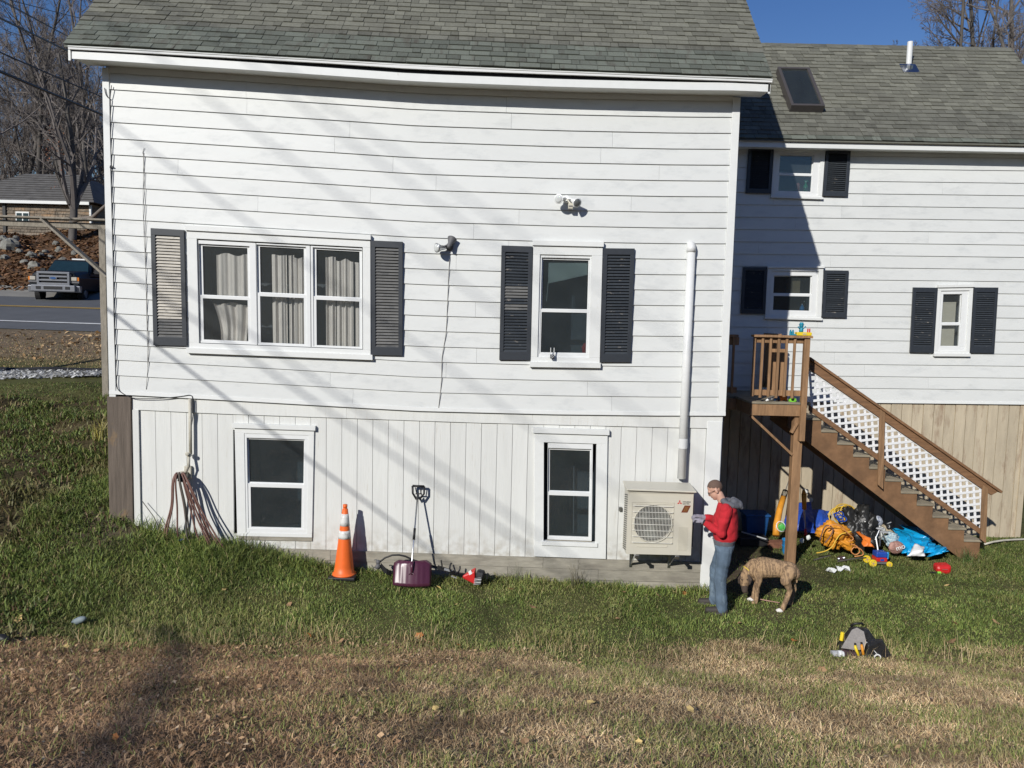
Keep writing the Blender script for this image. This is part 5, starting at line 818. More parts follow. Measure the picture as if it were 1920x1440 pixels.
p = gat(1576, 1044, 1.55); mb = MB(); mb.lathe([(.028, 0), (.033, .008), (.033, .115), (.026, .122)], p+Vector((-.05, 0, .045)), (.9, -.2, .25), 14); o = tag(obj('drink_can', mb, 'metal', None), 'dented silver drink can lying on the lawn beside the orange bag', 'can'); mb = MB(); mb.lathe([(.0338, .03), (.0338, .085)], p+Vector((-.05, 0, .045)), (.9, -.2, .25), 14); obj('print_band', mb, 'maroon', o)
mb = MB(); Q = [gat(x, y, Y)+Vector((0, 0, .035)) for x, y, Y in ((1408, 1094, -.3), (1416, 1101, -.34), (1424, 1107, -.38), (1434, 1112, -.42), (1450, 1117, -.48), (1462, 1121, -.52))]; mb.tube(Q, .009, 6); MT['leashm'] = M('leashm', (.42, .25, .20), .7, .1); tag(obj('dog_leash', mb, 'leashm', None, smooth=True), 'thin pinkish cord trailing on the grass under the dog', 'leash')
mb = MB(); Q = [gat(x, 1018, 2.6+.1*i)+Vector((0, 0, .05+.02*math.sin(i))) for i, x in enumerate((1846, 1862, 1880, 1900, 1930, 1970))]; mb.tube(Q, .018, 8); tag(obj('garden_hose', mb, 'dirtywhite', None, smooth=True), 'pale hose lying on the grass beyond the foot of the stairs', 'hose')
p = gat(1342, 1103, -.30); mb = MB(); mb.obox(p+Vector((.04, .1, .02)), (.10, 0, 0), (0, .05, 0), (0, 0, .04)); tag(obj('brick', mb, 'brick', None, bevel=.008), 'reddish brick at the foot of the corner board behind the person', 'brick')
p = gat(1455, 1010, 2.3); mb = MB(); mb.obox(p+Vector((0, 0, .05)), (.16, .02, 0), (-.01, .10, 0), (0, 0, .06)); tag(obj('brick_block', mb, 'brick', None, bevel=.01), 'reddish block in the shade behind the deck post', 'block')
# ---- pile under the stairs
def crumple(mb, c, r, seed, amp=.16, fr=1.0, rot=None, n=44, m=30):
    c = Vector(c); vs = []; fs = []
    for i in range(m+1):
        ph = math.pi*i/m
        for k in range(n):
            t = 2*math.pi*k/n; p = Vector((math.sin(ph)*math.cos(t), math.sin(ph)*math.sin(t), math.cos(ph))); q = p*1.6*fr+Vector((seed*3.7, seed*1.3, 0)); w_ = Vector((noise.noise(q), noise.noise(q+Vector((5, 2, 1))), noise.noise(q+Vector((1, 7, 3)))))
            d = 1+amp*(1.2*noise.noise(q*.8)-1.5*abs(noise.noise(q*1.7+w_*1.5))+.5-.5*abs(noise.noise(q*4+w_*2))); p = Vector((p.x*r[0], p.y*r[1], p.z*r[2]))*d
            if rot is not None: p = rot @ p
            p = c+p; p.z = max(p.z, hz(p.x, p.y)+.01); vs.append(p)
    for i in range(m):
        for k in range(n): fs.append((i*n+k, (i+1)*n+k, (i+1)*n+(k+1) % n, i*n+(k+1) % n))
    mb.add(vs, fs)
def blob(name, c, r, mt, label, cat, seed, jit=.3, n=22, m=14, rot=None, parent=None): mb = MB(); mb.ell(c, r, n, m, rot, jit, seed); o = obj(name, mb, mt, parent, smooth=True); return tag(o, label, cat) if label else o
def up(x, y, Y, z0=None): q = at(x, y, Y); return q
def cloth(name, quadpx, Y0, Y1, bulge, mt, label, cat, seed, fr=7, n=26, amp=.035):
    c = [at(*q, Y) for q, Y in zip(quadpx, (Y1, Y1, Y0, Y0))]; rows = []
    for j in range(n+1):
        v = j/n; row = []
        for i in range(n+1):
            u = i/n; q = lerp(lerp(c[0], c[1], u), lerp(c[3], c[2], u), v); s = math.sin(math.pi*min(max(u, 0), 1))*math.sin(math.pi*min(v*.9+.1, 1)); f = noise.noise(Vector((u*fr*.6+seed, v*fr*.5, seed*.7)))+.6*abs(noise.noise(Vector((u*fr*1.3+v*2, v*fr-u*3, seed))))
            q = q+Vector((amp*f, -bulge*s-amp*1.6*f, bulge*.35*s+amp*f*.8)); q.z = max(q.z, hz(q.x, q.y)+.012); row.append(q)
        rows.append(row)
    mb = MB(); mb.sheet(rows); o = obj(name, mb, mt, None, smooth=True); s = o.modifiers.new('thick', 'SOLIDIFY'); s.thickness = .006; return tag(o, label, cat) if label else o
tarp = cloth('tarp', ((1672, 990), (1737, 1000), (1762, 1034), (1705, 1040)), 1.55, 2.5, .22, 'cyan', 'bright blue plastic tarp heaped under the stairs', 'tarp', 3, 9, 30, .05)
for k, (qd, Y0, Y1) in enumerate(((((1684, 984), (1725, 990), (1752, 1014), (1712, 1012)), 1.95, 2.6), (((1745, 1022), (1768, 1026), (1775, 1034), (1742, 1044)), 1.5, 1.9), (((1670, 992), (1700, 1000), (1722, 1036), (1690, 1038)), 1.6, 2.3))):
    o = cloth('tarp_fold', qd, Y0, Y1, .16, 'cyan', None, None, 8+k*3, 8, 18, .045); o.parent = tarp
o = cloth('white_panel', ((1714, 1019), (1732, 1026), (1733, 1043), (1699, 1043)), 1.40, 1.62, .10, 'white', None, None, 21, 4, 12, .02); o.parent = tarp
# black sack
sack = thing('garbage_sack', 'dark rubbish sack slumped upright between yellow cords and a starry cushion', 'sack', gat(1615, 1015, 2.1))
for k, (x, y, r) in enumerate(((1606, 985, (.19, .17, .34)), (1618, 1000, (.20, .18, .32)), (1630, 1012, (.16, .16, .22)))):
    mb = MB(); c = at(x, y, 2.25-.06*k); crumple(mb, c, (r[0]*1.05, r[1], r[2]*1.05), 31+k, .42, 1.1); obj('sack_fold', mb, 'bag', sack, smooth=True)
mb = MB(); mb.ell(at(1622, 978, 2.02), (.012, .006, .012), 8, 5); obj('white_spot', mb, 'white', sack)
# orange bag with cords
ob = thing('orange_bag', 'yellow orange soft bag with cords draped over it under the stairs', 'bag', gat(1560, 1020, 1.9)); c = at(1563, 1001, 1.9)
mb = MB(); crumple(mb, c, (.29, .18, .20), 12, .34, 1.1, Matrix.Rotation(.25, 3, 'Y')); obj('bag_body', mb, 'amber', ob, smooth=True); mb = MB(); crumple(mb, c+Vector((.16, -.05, -.12)), (.20, .12, .10), 5, .34, 1.2, Matrix.Rotation(.5, 3, 'Y')); obj('bag_flap', mb, 'amber', ob, smooth=True)
def coil(name, c, R, ax, turns, r, mt, label, cat, seed, spread=.05):
    rr = random.Random(seed); c = Vector(c); a = Vector(ax).normalized(); sd = a.cross(Vector((.2, .3, .9))).normalized(); u = a.cross(sd); pts = []; n = 26
    for i in range(turns*n+1):
        t = i/n*2*math.pi; k = i/n; w_ = R*(1+.16*math.sin(k*2.3+seed)+.08*math.sin(k*5.1)); off = a*spread*math.sin(k*1.7+seed)+Vector((.04*math.sin(k*1.1), 0, .04*math.sin(k*1.9+1))); pts.append(c+off+sd*math.cos(t)*w_+u*math.sin(t)*w_*(.72+.12*math.sin(k*3)))
    mb = MB(); mb.tube(pts, r, 6); return tag(obj(name, mb, mt, None, smooth=True), label, cat)
coil('extension_cord', at(1583, 966, 2.35), .19, (.15, -1, .35), 9, .011, 'cordy', 'heap of yellow extension cord coiled behind the orange bag', 'cord', 2, .07); coil('extension_cord', at(1572, 969, 2.2), .085, (.3, -1, .3), 3, .010, 'blue', 'blue cord looped in front of the yellow coil', 'cord', 5, .03)
for i, (a, mt, lb) in enumerate(((((1537, 1014), (1545, 990), (1553, 985), (1562, 992), (1557, 1005), (1545, 1020)), 'hose', 'brown cord looping down the face of the orange bag'), (((1550, 990), (1560, 984), (1575, 986), (1588, 998), (1600, 1010), (1590, 1016)), 'cordo', 'orange cord arched over the top of the orange bag'), (((1531, 1037), (1548, 1033), (1560, 1025), (1568, 1012), (1576, 1002), (1590, 998), (1597, 996)), 'cordy', 'pale yellow cord with a plug trailing onto the grass'), (((1595, 1020), (1606, 1024), (1612, 1034), (1604, 1040), (1596, 1034), (1602, 1026), (1614, 1030), (1618, 1040), (1600, 1044)), 'cordo', 'orange cord bunched beside the toy mower'))):
    Y = 1.62-.05*(i % 2); pts = []
    for x, y in a: q = at(x, y, Y); q.z = max(q.z, hz(q.x, q.y)+.02); pts.append(q)
    Q = []
    for j in range(len(pts)-1):
        A, B, C_, D = pts[max(j-1, 0)], pts[j], pts[j+1], pts[min(j+2, len(pts)-1)]
        for k in range(6): q = k/6; Q.append(.5*((2*B)+(C_-A)*q+(2*A-5*B+4*C_-D)*q*q+(3*B-A-3*C_+D)*q**3))
    mb = MB(); mb.tube(Q, .010, 6); tag(obj('power_cord', mb, mt, None, smooth=True), lb, 'cord')
cloth('orange_cloth', ((1606, 996), (1613, 998), (1640, 1026), (1620, 1024)), 1.55, 1.95, .10, 'orange', 'crumpled orange cloth lying against the rubbish sack', 'cloth', 17, 6, 14, .03)
# cushion, patterned bag, printed bag
q = at(1643, 978, 2.7); mb = MB(); mb.ell(q, (.12, .06, .11), 20, 12, None, .08, 2); tag(obj('star_cushion', mb, 'stars', None, smooth=True), 'navy cushion with pale spots against the tan planks', 'cushion'); mb = MB(); crumple(mb, at(1645, 998, 2.6), (.13, .08, .13), 4, .3); tag(obj('white_cushion', mb, 'paper', None, smooth=True), 'pale cushion below the navy spotted one', 'cushion')
mb = MB(); c = at(1671, 1012, 1.95); crumple(mb, c, (.125, .08, .125), 7, .30); tag(obj('patterned_bag', mb, 'check', None, smooth=True), 'teal and white patterned bag beside the heaped blue tarp', 'bag')
c = at(1680, 1026, 1.62); mb = MB(); crumple(mb, c, (.13, .05, .105), 9, .12); pb = tag(obj('printed_bag', mb, 'pink', None, smooth=True), 'dusty pink printed bag with pale letters in front of the patterned bag', 'bag'); text('mo', .12, c+Vector((-.02, -.062, -.045)), 'white', pb, ry=-.35, ex=.003)
# fold-up push scooter / tricycle of grey tubes
t = thing('tripod_stand', 'grey folding stand with splayed legs among the bags', 'stand', gat(1652, 1030, 1.8)); c = at(1650, 991, 1.85); 
for x, y in ((1641, 1012), (1650, 1024), (1661, 1013)): mb = MB(); mb.tube([c, at(x, y, 1.8)], .011, 6); obj('leg', mb, 'metal', t)
mb = MB(); mb.ell(c, (.07, .05, .02), 12, 6); mb.bar(c+Vector((0, 0, -.05)), c+Vector((.13, 0, -.06)), .05, .03); obj('head', mb, 'lightgrey', t)
t = thing('small_wheel', 'small black wheel with a pale hub standing above the bags', 'wheel', at(1666, 988, 2.0)); mb = MB(); mb.torus(at(1666, 987, 2.0), .043, .016, (.5, -.8, .2), 22, 8); obj('tyre', mb, 'tyre', t, smooth=True); mb = MB(); mb.torus(at(1666, 987, 2.0), .026, .007, (.5, -.8, .2), 18, 6); mb.tube([at(1663, 982, 2.0), at(1671, 979, 2.0)], .007, 6); obj('rim', mb, 'lightgrey', t)
# toy mower
c = gat(1650, 1043, 1.42); t = thing('toy_mower', 'blue and red toy mower on yellow wheels in front of the rubbish sack', 'toy', c); x0, x1 = at(1641, 1030, 1.42).x, at(1662, 1030, 1.42).x; z = c.z
mb = MB(); mb.box(x0, x1, 1.36, 1.52, z+.14, z+.23); obj('hood', mb, 'blue', t, bevel=.018); mb = MB(); mb.box(x0, x1-.005, 1.35, 1.53, z+.075, z+.139); obj('deck', mb, 'red', t, bevel=.01); mb = MB(); mb.box(x0+.0, x1, 1.36, 1.52, z+.035, z+.074); obj('chassis', mb, 'grey', t); mb = MB(); mb.bar(((x0+x1)/2-.03, 1.346, z+.108), ((x0+x1)/2+.03, 1.346, z+.108), .006, .035); obj('badge', mb, 'blue', t)
mb = MB(); mb.lathe([(.02, 0), (.022, .09), (.016, .11)], (x1+.025, 1.42, z+.11), (0, 0, 1), 10); obj('engine_knob', mb, 'aqua', t); mb = MB(); mb.tube([((x0+x1)/2, 1.5, z+.2), ((x0+x1)/2+.0, 1.62, z+.42)], .011, 6); obj('push_handle', mb, 'white', t)
for x, r in ((1635, .062), (1666, .047)):
    for Y in (1.33, 1.55):
        q = at(x, 1039, Y); q.x = at(x, 1039, 1.38).x; q.y = Y; q.z = z+r-.005; mb = MB(); mb.lathe([(r, -.018), (r, .018)], q, (0, 1, 0), 20); wh = obj('wheel', mb, 'yellow', t, bevel=.006); mb = MB(); mb.lathe([(r*.3, -.024), (r*.3, .024)], q, (0, 1, 0), 10); [mb.tube([q+Vector((math.cos(a)*r*.62, -.023, math.sin(a)*r*.62)), q+Vector((math.cos(a)*r*.62, .023, math.sin(a)*r*.62))], r*.13, 6) for a in np.arange(5)*1.2566]; obj('hub', mb, 'brownc', wh)
# red fuel container
c = gat(1765, 1063, 1.05); t = thing('red_container', 'glossy red plastic container lying alone on the grass near the stair foot', 'container', c); mb = MB(); mb.hexa([c+Vector(v) for v in ((-.10, -.10, .0), (.11, -.10, .0), (.12, .10, .0), (-.09, .10, .0), (-.125, -.085, .13), (.125, -.10, .15), (.13, .09, .16), (-.10, .09, .15))]); rc = obj('container_body', mb, 'red', t, bevel=.045)
mb = MB(); mb.box(c.x-.05, c.x+.04, c.y-.118, c.y-.108, c.z+.085, c.z+.092); obj('moulded_line', mb, 'pinkish', t); mb = MB(); mb.tube([c+Vector((-.12, -.11, .03)), c+Vector((-.07, -.12, .035))], .022, 8); obj('spout_cap', mb, 'lime', t); mb = MB(); mb.tube([c+Vector((-.12, -.11, .03)), c+Vector((-.24, -.09, .03))], .012, 6); obj('spout', mb, 'black', t)
p = at(1764, 1020, 1.9); mb = MB(); mb.tube([at(1752, 1028, 1.8), at(1760, 1022, 1.85)], .012, 6); mb.ell(at(1764, 1021, 1.85), (.045, .03, .05), 12, 8); MT['palelime'] = M('palelime', (.55, .62, .22), .5, .1); tag(obj('tennis_racket_grip', mb, 'palelime', None, smooth=True), 'pale lime plastic toy end poking out from the blue tarp', 'toy')
# blue sheet, bucket, umbrella and tool behind the post; dark bin in the shade
cloth('blue_sheet', ((1476, 945), (1522, 940), (1527, 1000), (1468, 992)), 2.35, 2.9, .12, 'blue', 'royal blue plastic sheet hanging behind the deck post', 'sheet', 41, 6, 22, .03); cloth('blue_sheet', ((1520, 955), (1556, 958), (1548, 985), (1530, 1000)), 2.6, 3.0, .08, 'blue', 'dark blue plastic sheet between the deck post and the yellow coil', 'sheet', 45, 5, 16, .03)
c = gat(1478, 1016, 1.95); t = thing('toy_bucket', 'bright blue bucket standing beside the deck post', 'bucket', c); mb = MB(); mb.lathe([(.075, 0), (.095, .02), (.10, .24), (.108, .245), (.108, .26), (.09, .26), (.085, .1)], c, (0, 0, 1), 22); obj('bucket_body', mb, 'aqua', t, smooth=True); mb = MB(); mb.torus(c+Vector((0, 0, .15)), .100, .005, (0, 0, 1), 24, 6); obj('bucket_hoop', mb, 'cyan', t); mb = MB(); mb.box(c.x-.09, c.x+.06, c.y-.13, c.y-.05, c.z+.005, c.z+.06); tag(obj('blue_tray', mb, 'aqua', None, bevel=.01), 'small blue tray at the foot of the blue bucket', 'tray')
q = at(1464, 987, 2.05); t = thing('toy_hoop', 'white and green toy ring leaning on the blue bucket', 'toy', q); mb = MB(); mb.torus(q, .085, .008, (.25, -.9, .35), 26, 6); obj('white_ring', mb, 'white', t, smooth=True); mb = MB(); mb.torus(q+Vector((.01, -.01, -.005)), .062, .010, (.25, -.9, .35), 24, 6); mb.ell(q+Vector((.012, 0, -.01)), (.05, .012, .05), 14, 8); obj('green_disc', mb, 'green', t, smooth=True)
t = thing('folded_umbrella', 'folded yellow umbrella in a clear topped sleeve leaning by the blue sheet', 'umbrella', gat(1453, 1008, 2.3)); mb = MB(); mb.tube([at(1455, 1004, 2.3), at(1456, 985, 2.4), at(1462, 955, 2.6), at(1469, 932, 2.75)], [.06, .06, .055, .05], 12); obj('sleeve', mb, 'amber', t, smooth=True); mb = MB(); mb.tube([at(1469, 932, 2.75), at(1473, 920, 2.82)], [.052, .05], 12); obj('clear_top', mb, 'clear', t, smooth=True); mb = MB(); mb.tube([at(1472, 922, 2.82), at(1480, 898, 2.95)], .008, 6); obj('tip_rod', mb, 'grey', t)
t = thing('pole_tool', 'yellow gripped tool with a silver shaft standing against the blue sheet', 'tool', gat(1511, 1000, 2.2)); mb = MB(); mb.tube([at(1507.5, 926, 2.3), at(1508, 955, 2.3)], [.045, .038], 12); mb.tube([at(1507, 919, 2.3), at(1507.5, 926, 2.3)], [.025, .04], 10); obj('grip', mb, 'amber', t, smooth=True); mb = MB(); mb.tube([at(1508, 955, 2.3), at(1510, 992, 2.25)], .014, 8); obj('shaft', mb, 'metal', t); mb = MB(); mb.tube([at(1510, 992, 2.25), at(1511, 1004, 2.2)], [.02, .03], 8); obj('foot', mb, 'red', t)
c = gat(1414, 995, 2.75); t = thing('storage_bin', 'dark blue plastic bin in the deep shade behind the person', 'bin', c); mb = MB(); mb.hexa([c+Vector(v) for v in ((-.17, -.14, .05), (.17, -.14, .05), (.17, .14, .05), (-.17, .14, .05), (-.21, -.18, .47), (.21, -.18, .47), (.21, .18, .47), (-.21, .18, .47))]); obj('bin_body', mb, 'bluebin', t, bevel=.02); mb = MB(); mb.box(c.x-.23, c.x+.23, c.y-.20, c.y+.20, c.z+.455, c.z+.49); obj('rim', mb, 'bluebin', t, bevel=.01)
mb = MB(); mb.tube([at(1390, 997, 2.2), at(1437, 1011, 2.0)], .012, 6); tag(obj('metal_rod', mb, 'lightgrey'), 'pale rod lying in the shade under the deck', 'rod'); mb = MB(); mb.box(at(1386, 1010, 2.3).x, at(1440, 1010, 2.3).x, 2.25, 2.6, hz(3.9, 2.4), hz(3.9, 2.4)+.16); tag(obj('black_crate', mb, 'black', None, bevel=.02), 'black crate on the ground in the shade under the deck', 'crate')
for i, (x, y, Y, lb) in enumerate(((1516, 1008, 1.9, 'pale triangular scrap between the deck post and orange bag'), (1503, 1014, 1.8, 'white scrap tucked behind the deck post'), (1521, 937, 3.0, 'pale flower shaped toy hung on the tan planks'), (1512, 921, 3.0, 'small white knob above the yellow gripped tool'))):
    rock('toy_scrap', at(x, y, Y), (.04, .02, .045), 'paper', lb, 'scrap', 60+i, None, 8, 6)
for i, (x, y, Y, L) in enumerate(((1600, 1022, 1.45, .5), (1545, 1010, 1.5, .3), (1420, 1036, 1.2, .25))): q = gat(x, y, Y); mb = MB(); mb.tube([q+Vector((-L/2, 0, .03)), q+Vector((0, .03, .07)), q+Vector((L/2, .05, .10))], [.014, .012, .007], 6); tag(obj('stick', mb, 'hose2', None), ('mossy stick lying across the foot of the orange bag', 'short stick upright against the orange bag', 'short stick in the shade under the deck')[i], 'stick')
# fallen leaves one can pick out
LM = []
for k, mt in enumerate(('leafd', 'leafo', 'leafy')):
    mb = MB(); P_ = []
    for i in range(11): a = i/11*6.283; r = 1-.28*(i % 2); P_.append((math.cos(a)*r, .7*math.sin(a)*r, .25*math.cos(a*2+k)*.6))
    mb.add(P_+[(0, 0, -.12)], [(i, (i+1) % 11, 11) for i in range(11)]); LM.append(mesh_of('fallen_leaf', mb, mt))
LP = [(575, 1194, 1, 1.4), (822, 1106, 2, 1), (1288, 1116, 1, 1), (1303, 1108, 1, .9), (1240, 1120, 0, .9), (1172, 1112, 0, .8), (1487, 1209, 1, 1.1), (1780, 1099, 2, 1.1), (1791, 1175, 0, 1.2), (1868, 1172, 0, 1), (1382, 1176, 0, 1), (790, 1198, 1, 1.3), (955, 1110, 0, .9), (920, 1084, 2, .8), (1155, 1168, 0, 1), (700, 1150, 0, 1), (253, 1172, 2, 1), (120, 1218, 2, 1.3), (180, 1226, 0, 1.2), (36, 1166, 2, 1.4), (545, 1142, 0, .9), (422, 1108, 2, .8), (1000, 1142, 0, .9), (862, 1138, 2, .8), (1785, 1208, 0, 1.3), (1540, 1262, 0, 1.2), (1100, 1330, 2, 1.2), (820, 1338, 2, 1), (1640, 1298, 0, 1), (742, 1260, 1, 1), (935, 1265, 2, 1), (1290, 1340, 2, 1.2), (60, 1300, 0, 1.3), (330, 1320, 2, 1), (480, 1290, 0, 1.2), (220, 1400, 1, 1.2), (600, 1420, 0, 1), (1200, 1400, 2, 1.2), (1330, 1420, 0, 1.3), (1780, 1330, 2, 1), (1700, 1240, 0, 1), (980, 1400, 0, 1.2), (1350, 1212, 0, 1), (640, 1210, 0, 1), (860, 1215, 1, 1), (1075, 1208, 0, .9)]
GD = np.stack(np.meshgrid(np.linspace(-9, 11, 200), np.linspace(-8, 3, 220)), -1).reshape(-1, 2); GH = hgt(GD[:, 0], GD[:, 1]); GPX, GPY, _ = project(GD[:, 0], GD[:, 1], GH)
LMK = ((645, 1074, 'the traffic cone'), (771, 1094, 'the snow shovel'), (890, 1090, 'the red engine'), (1070, 1090, 'the sill boards'), (1350, 1142, 'the feet of the person'), (1440, 1125, 'the dog'), (1602, 1215, 'the tool bag'), (1765, 1063, 'the red container'), (147, 1114, 'the blue grey scoop'), (10, 1192, 'the black glove'), (400, 1030, 'the draped hoses'))
LN = ('dry brown fallen leaf', 'rusty orange fallen leaf', 'pale yellow fallen leaf')
for x, y, k, s in LP:
    i = int(np.argmin((GPX-x)**2+(GPY-y)**2)); X_, Y_ = GD[i]; d = Y_+11; S = .0055*d*s
    o = link('fallen_leaf', LM[k]); o.matrix_world = Matrix.Translation((X_, Y_, GH[i]+.045)) @ Euler((random.uniform(-.5, .5)+.35, random.uniform(-.4, .4), random.uniform(0, 6.3))).to_matrix().to_4x4() @ Matrix.Scale(S, 4); 
    lm = min(LMK, key=lambda q: (q[0]-x)**2+((q[1]-y)*1.6)**2); dd = 'close to' if (lm[0]-x)**2+(lm[1]-y)**2 < 8000 else 'some way from'
    tag(o, LN[k]+' '+dd+' '+lm[2], 'leaf', 'fallen leaves in the grass')
# grass clump plants
def clump(p, n, H, cols, label, name='grass_clump', W=.012, lean=.5):
    r = np.random.default_rng(int(abs(p.x*100))); V = []; F = []; C = []
    for i in range(n):
        a = r.uniform(0, 6.28); h = H*r.uniform(.5, 1.1); l = r.uniform(.15, 1)*lean; b = p+Vector((r.normal(0, .06), r.normal(0, .05), -.01)); s = Vector((-math.sin(a), math.cos(a), 0))*W/2; e = Vector((math.cos(a), math.sin(a), 0)); o = len(V)
        for t in (0, .35, .7, 1): q = b+e*h*l*t*t+Vector((0, 0, h*(t-.28*l*t*t*1.6))); V += [tuple(q-s*(1-t*.95)), tuple(q+s*(1-t*.95))]
        F += [(o+2*k, o+2*k+1, o+2*k+3, o+2*k+2) for k in range(3)]; C += [np.array(cols[r.integers(len(cols))])*r.uniform(.75, 1.25)]*8
    return tag(link(name, fast_mesh(name, V, None, np.array(F), np.array(C), ('blade',))), label, 'plant')
clump(gat(185, 755, 2.5)+Vector((0, 0, 0)), 70, .55, [(.42, .36, .10), (.30, .28, .08), (.46, .40, .20)], 'clump of arching yellow strap leaves by the corner post', W=.018, lean=.9); clump(gat(1085, 1092, -.14), 40, .42, [(.12, .11, .075), (.18, .16, .09)], 'thin dry grass clump against the sill boards under the casement', W=.007, lean=.75); clump(gat(965, 1088, -.14), 34, .34, [(.10, .12, .05), (.16, .14, .08)], 'thin grass clump against the sill boards nearer the red engine', W=.007, lean=.7); clump(gat(520, 1042, -.14), 30, .30, [(.09, .13, .04), (.16, .15, .07)], 'grass clump against the sill boards below the wider basement window', W=.008, lean=.6); clump(gat(1812, 1026, 1.62), 110, .34, [(.07, .13, .03), (.11, .16, .05), (.2, .19, .09)], 'long green grass clump at the foot of the stairs', W=.010, lean=.8); clump(gat(352, 1012, -.22), 90, .30, [(.06, .11, .02), (.10, .15, .035)], 'long green grass clump around the foot of the hoses', W=.010, lean=.8)
# ---------------------------------------------------------------- beyond the house: road, slope, far house, woods, wires
def hit(x, y, y0=8, y1=140):
    for Y in np.arange(y0, y1, .1):
        p = at(x, y, Y)
        if p.z < hz(p.x, p.y): return p
    return at(x, y, y1)
# timber frame beside the house
t = thing('timber_frame', 'weathered timber post and beam frame with a diagonal brace beyond the house corner', 'timber frame', (-8.95, 6, hz(-8.95, 6))); zb = at(100, 421, 6).z
for nm, fn in (('beam', lambda m: m.bar((-14.5, 6.0, zb+.05), (-8.88, 6.0, zb-.02), .09, .125, (0, 0, 1))), ('cap_board', lambda m: m.bar((-14.5, 5.94, zb+.18), (-8.86, 5.94, zb+.11), .26, .04, (0, 0, 1))),
               ('brace', lambda m: m.bar(at(80, 411, 5.9), at(203, 520, 5.9), .05, .20, (0, 1, 0))), ('post', lambda m: m.box(-9.08, -8.94, 5.95, 6.09, 1.3, zb-.07)), ('post', lambda m: m.box(-14.4, -14.26, 5.95, 6.09, 1.0, zb-.02))):
    m = MB(); fn(m); obj(nm, m, 'greywood', t, bevel=.008)
bd = MB(); a = at(90, 419, 5.86); 
for x, y in ((91.5, 419), (113, 440)): q = at(x, y, 5.86); bd.lathe([(.012, 0), (.012, .02)], q, (0, -1, 0), 8)
obj('bolt', bd, 'black', t)
# truck
H_ = Vector((.20, -.98, 0)); S_ = Vector((.98, .20, 0)); o0 = at(101, 565, 22.2); o0.z = hz(o0.x, o0.y)+.02
t = thing('pickup_truck', 'dark pickup truck with a chrome grille and bumper driving on the road', 'truck', o0); tw = lambda a, b, c: o0+S_*a-H_*b+Vector((0, 0, c))
def thex(m, A, B): m.hexa([tw(*p) for p in A]+[tw(*p) for p in B])
def tb(m, a0, a1, b0, b1, c0, c1): thex(m, [(a0, b0, c0), (a1, b0, c0), (a1, b1, c0), (a0, b1, c0)], [(a0, b0, c1), (a1, b0, c1), (a1, b1, c1), (a0, b1, c1)])
m = MB(); thex(m, [(-1.0, .10, .5), (1.0, .10, .5), (1.0, 5.7, .5), (-1.0, 5.7, .5)], [(-.98, .12, 1.08), (.98, .12, 1.08), (1.0, 5.7, 1.22), (-1.0, 5.7, 1.22)]); bdy = obj('body', m, 'truck', t, bevel=.06)
m = MB(); thex(m, [(-.92, .08, 1.05), (.92, .08, 1.05), (.97, 1.75, 1.05), (-.97, 1.75, 1.05)], [(-.74, .14, 1.27), (.74, .14, 1.27), (.86, 1.7, 1.40), (-.86, 1.7, 1.40)]); obj('hood', m, 'truck', t, bevel=.07)
m = MB(); thex(m, [(-.96, 1.6, 1.15), (.96, 1.6, 1.15), (.96, 3.9, 1.15), (-.96, 3.9, 1.15)], [(-.74, 2.35, 1.92), (.74, 2.35, 1.92), (.74, 3.7, 1.93), (-.74, 3.7, 1.93)]); obj('cab', m, 'truck', t, bevel=.06)
m = MB(); m.add([tw(-.84, 1.74, 1.37), tw(.84, 1.74, 1.37), tw(.70, 2.28, 1.85), tw(-.70, 2.28, 1.85)], [(0, 1, 2, 3)]); ws = obj('windshield', m, 'glasst', t); ws.modifiers.new('t', 'SOLIDIFY').thickness = .03
m = MB(); m.add([tw(.945, 2.05, 1.33), tw(.945, 3.6, 1.33), tw(.78, 3.5, 1.82), tw(.78, 2.5, 1.82)], [(0, 1, 2, 3)]); sw = obj('side_window', m, 'glasst', t); sw.modifiers.new('t', 'SOLIDIFY').thickness = .03
m = MB()
for A in ((-.64, .64, 1.18, 1.27), (-.64, .64, .70, .79), (-.64, -.55, .79, 1.18), (.55, .64, .79, 1.18), (-.55, .55, 1.03, 1.10), (-.55, .55, .87, .94)): tb(m, A[0], A[1], -.02, .10, A[2], A[3])
gr = obj('grille', m, 'chrome', t, bevel=.012); m = MB(); tb(m, -.6, .6, .05, .11, .74, 1.22); obj('grille_back', m, 'black', gr)
m = MB(); n = 20; m.prism([tw(.155*math.cos(k/n*6.283), -.035, 1.0+.065*math.sin(k/n*6.283)) for k in range(n)], -H_*.02); obj('badge', m, 'chrome', gr); m = MB(); m.prism([tw(.125*math.cos(k/n*6.283), -.045, 1.0+.045*math.sin(k/n*6.283)) for k in range(n)], -H_*.02); obj('badge_field', m, 'bluebin', gr)
m = MB(); thex(m, [(-1.03, .10, .40), (1.03, .10, .40), (1.03, .32, .40), (-1.03, .32, .40)], [(-1.03, .06, .68), (1.03, .06, .68), (1.03, .32, .68), (-1.03, .32, .68)]); tb(m, -.86, .86, -.07, .07, .42, .70); bp_ = obj('bumper', m, 'chrome', t, bevel=.03)
for a0, a1 in ((-.36, .36), (-.66, -.48), (.48, .66)): m = MB(); tb(m, a0, a1, -.085, -.06, .52, .64); obj('bumper_opening', m, 'black', bp_)
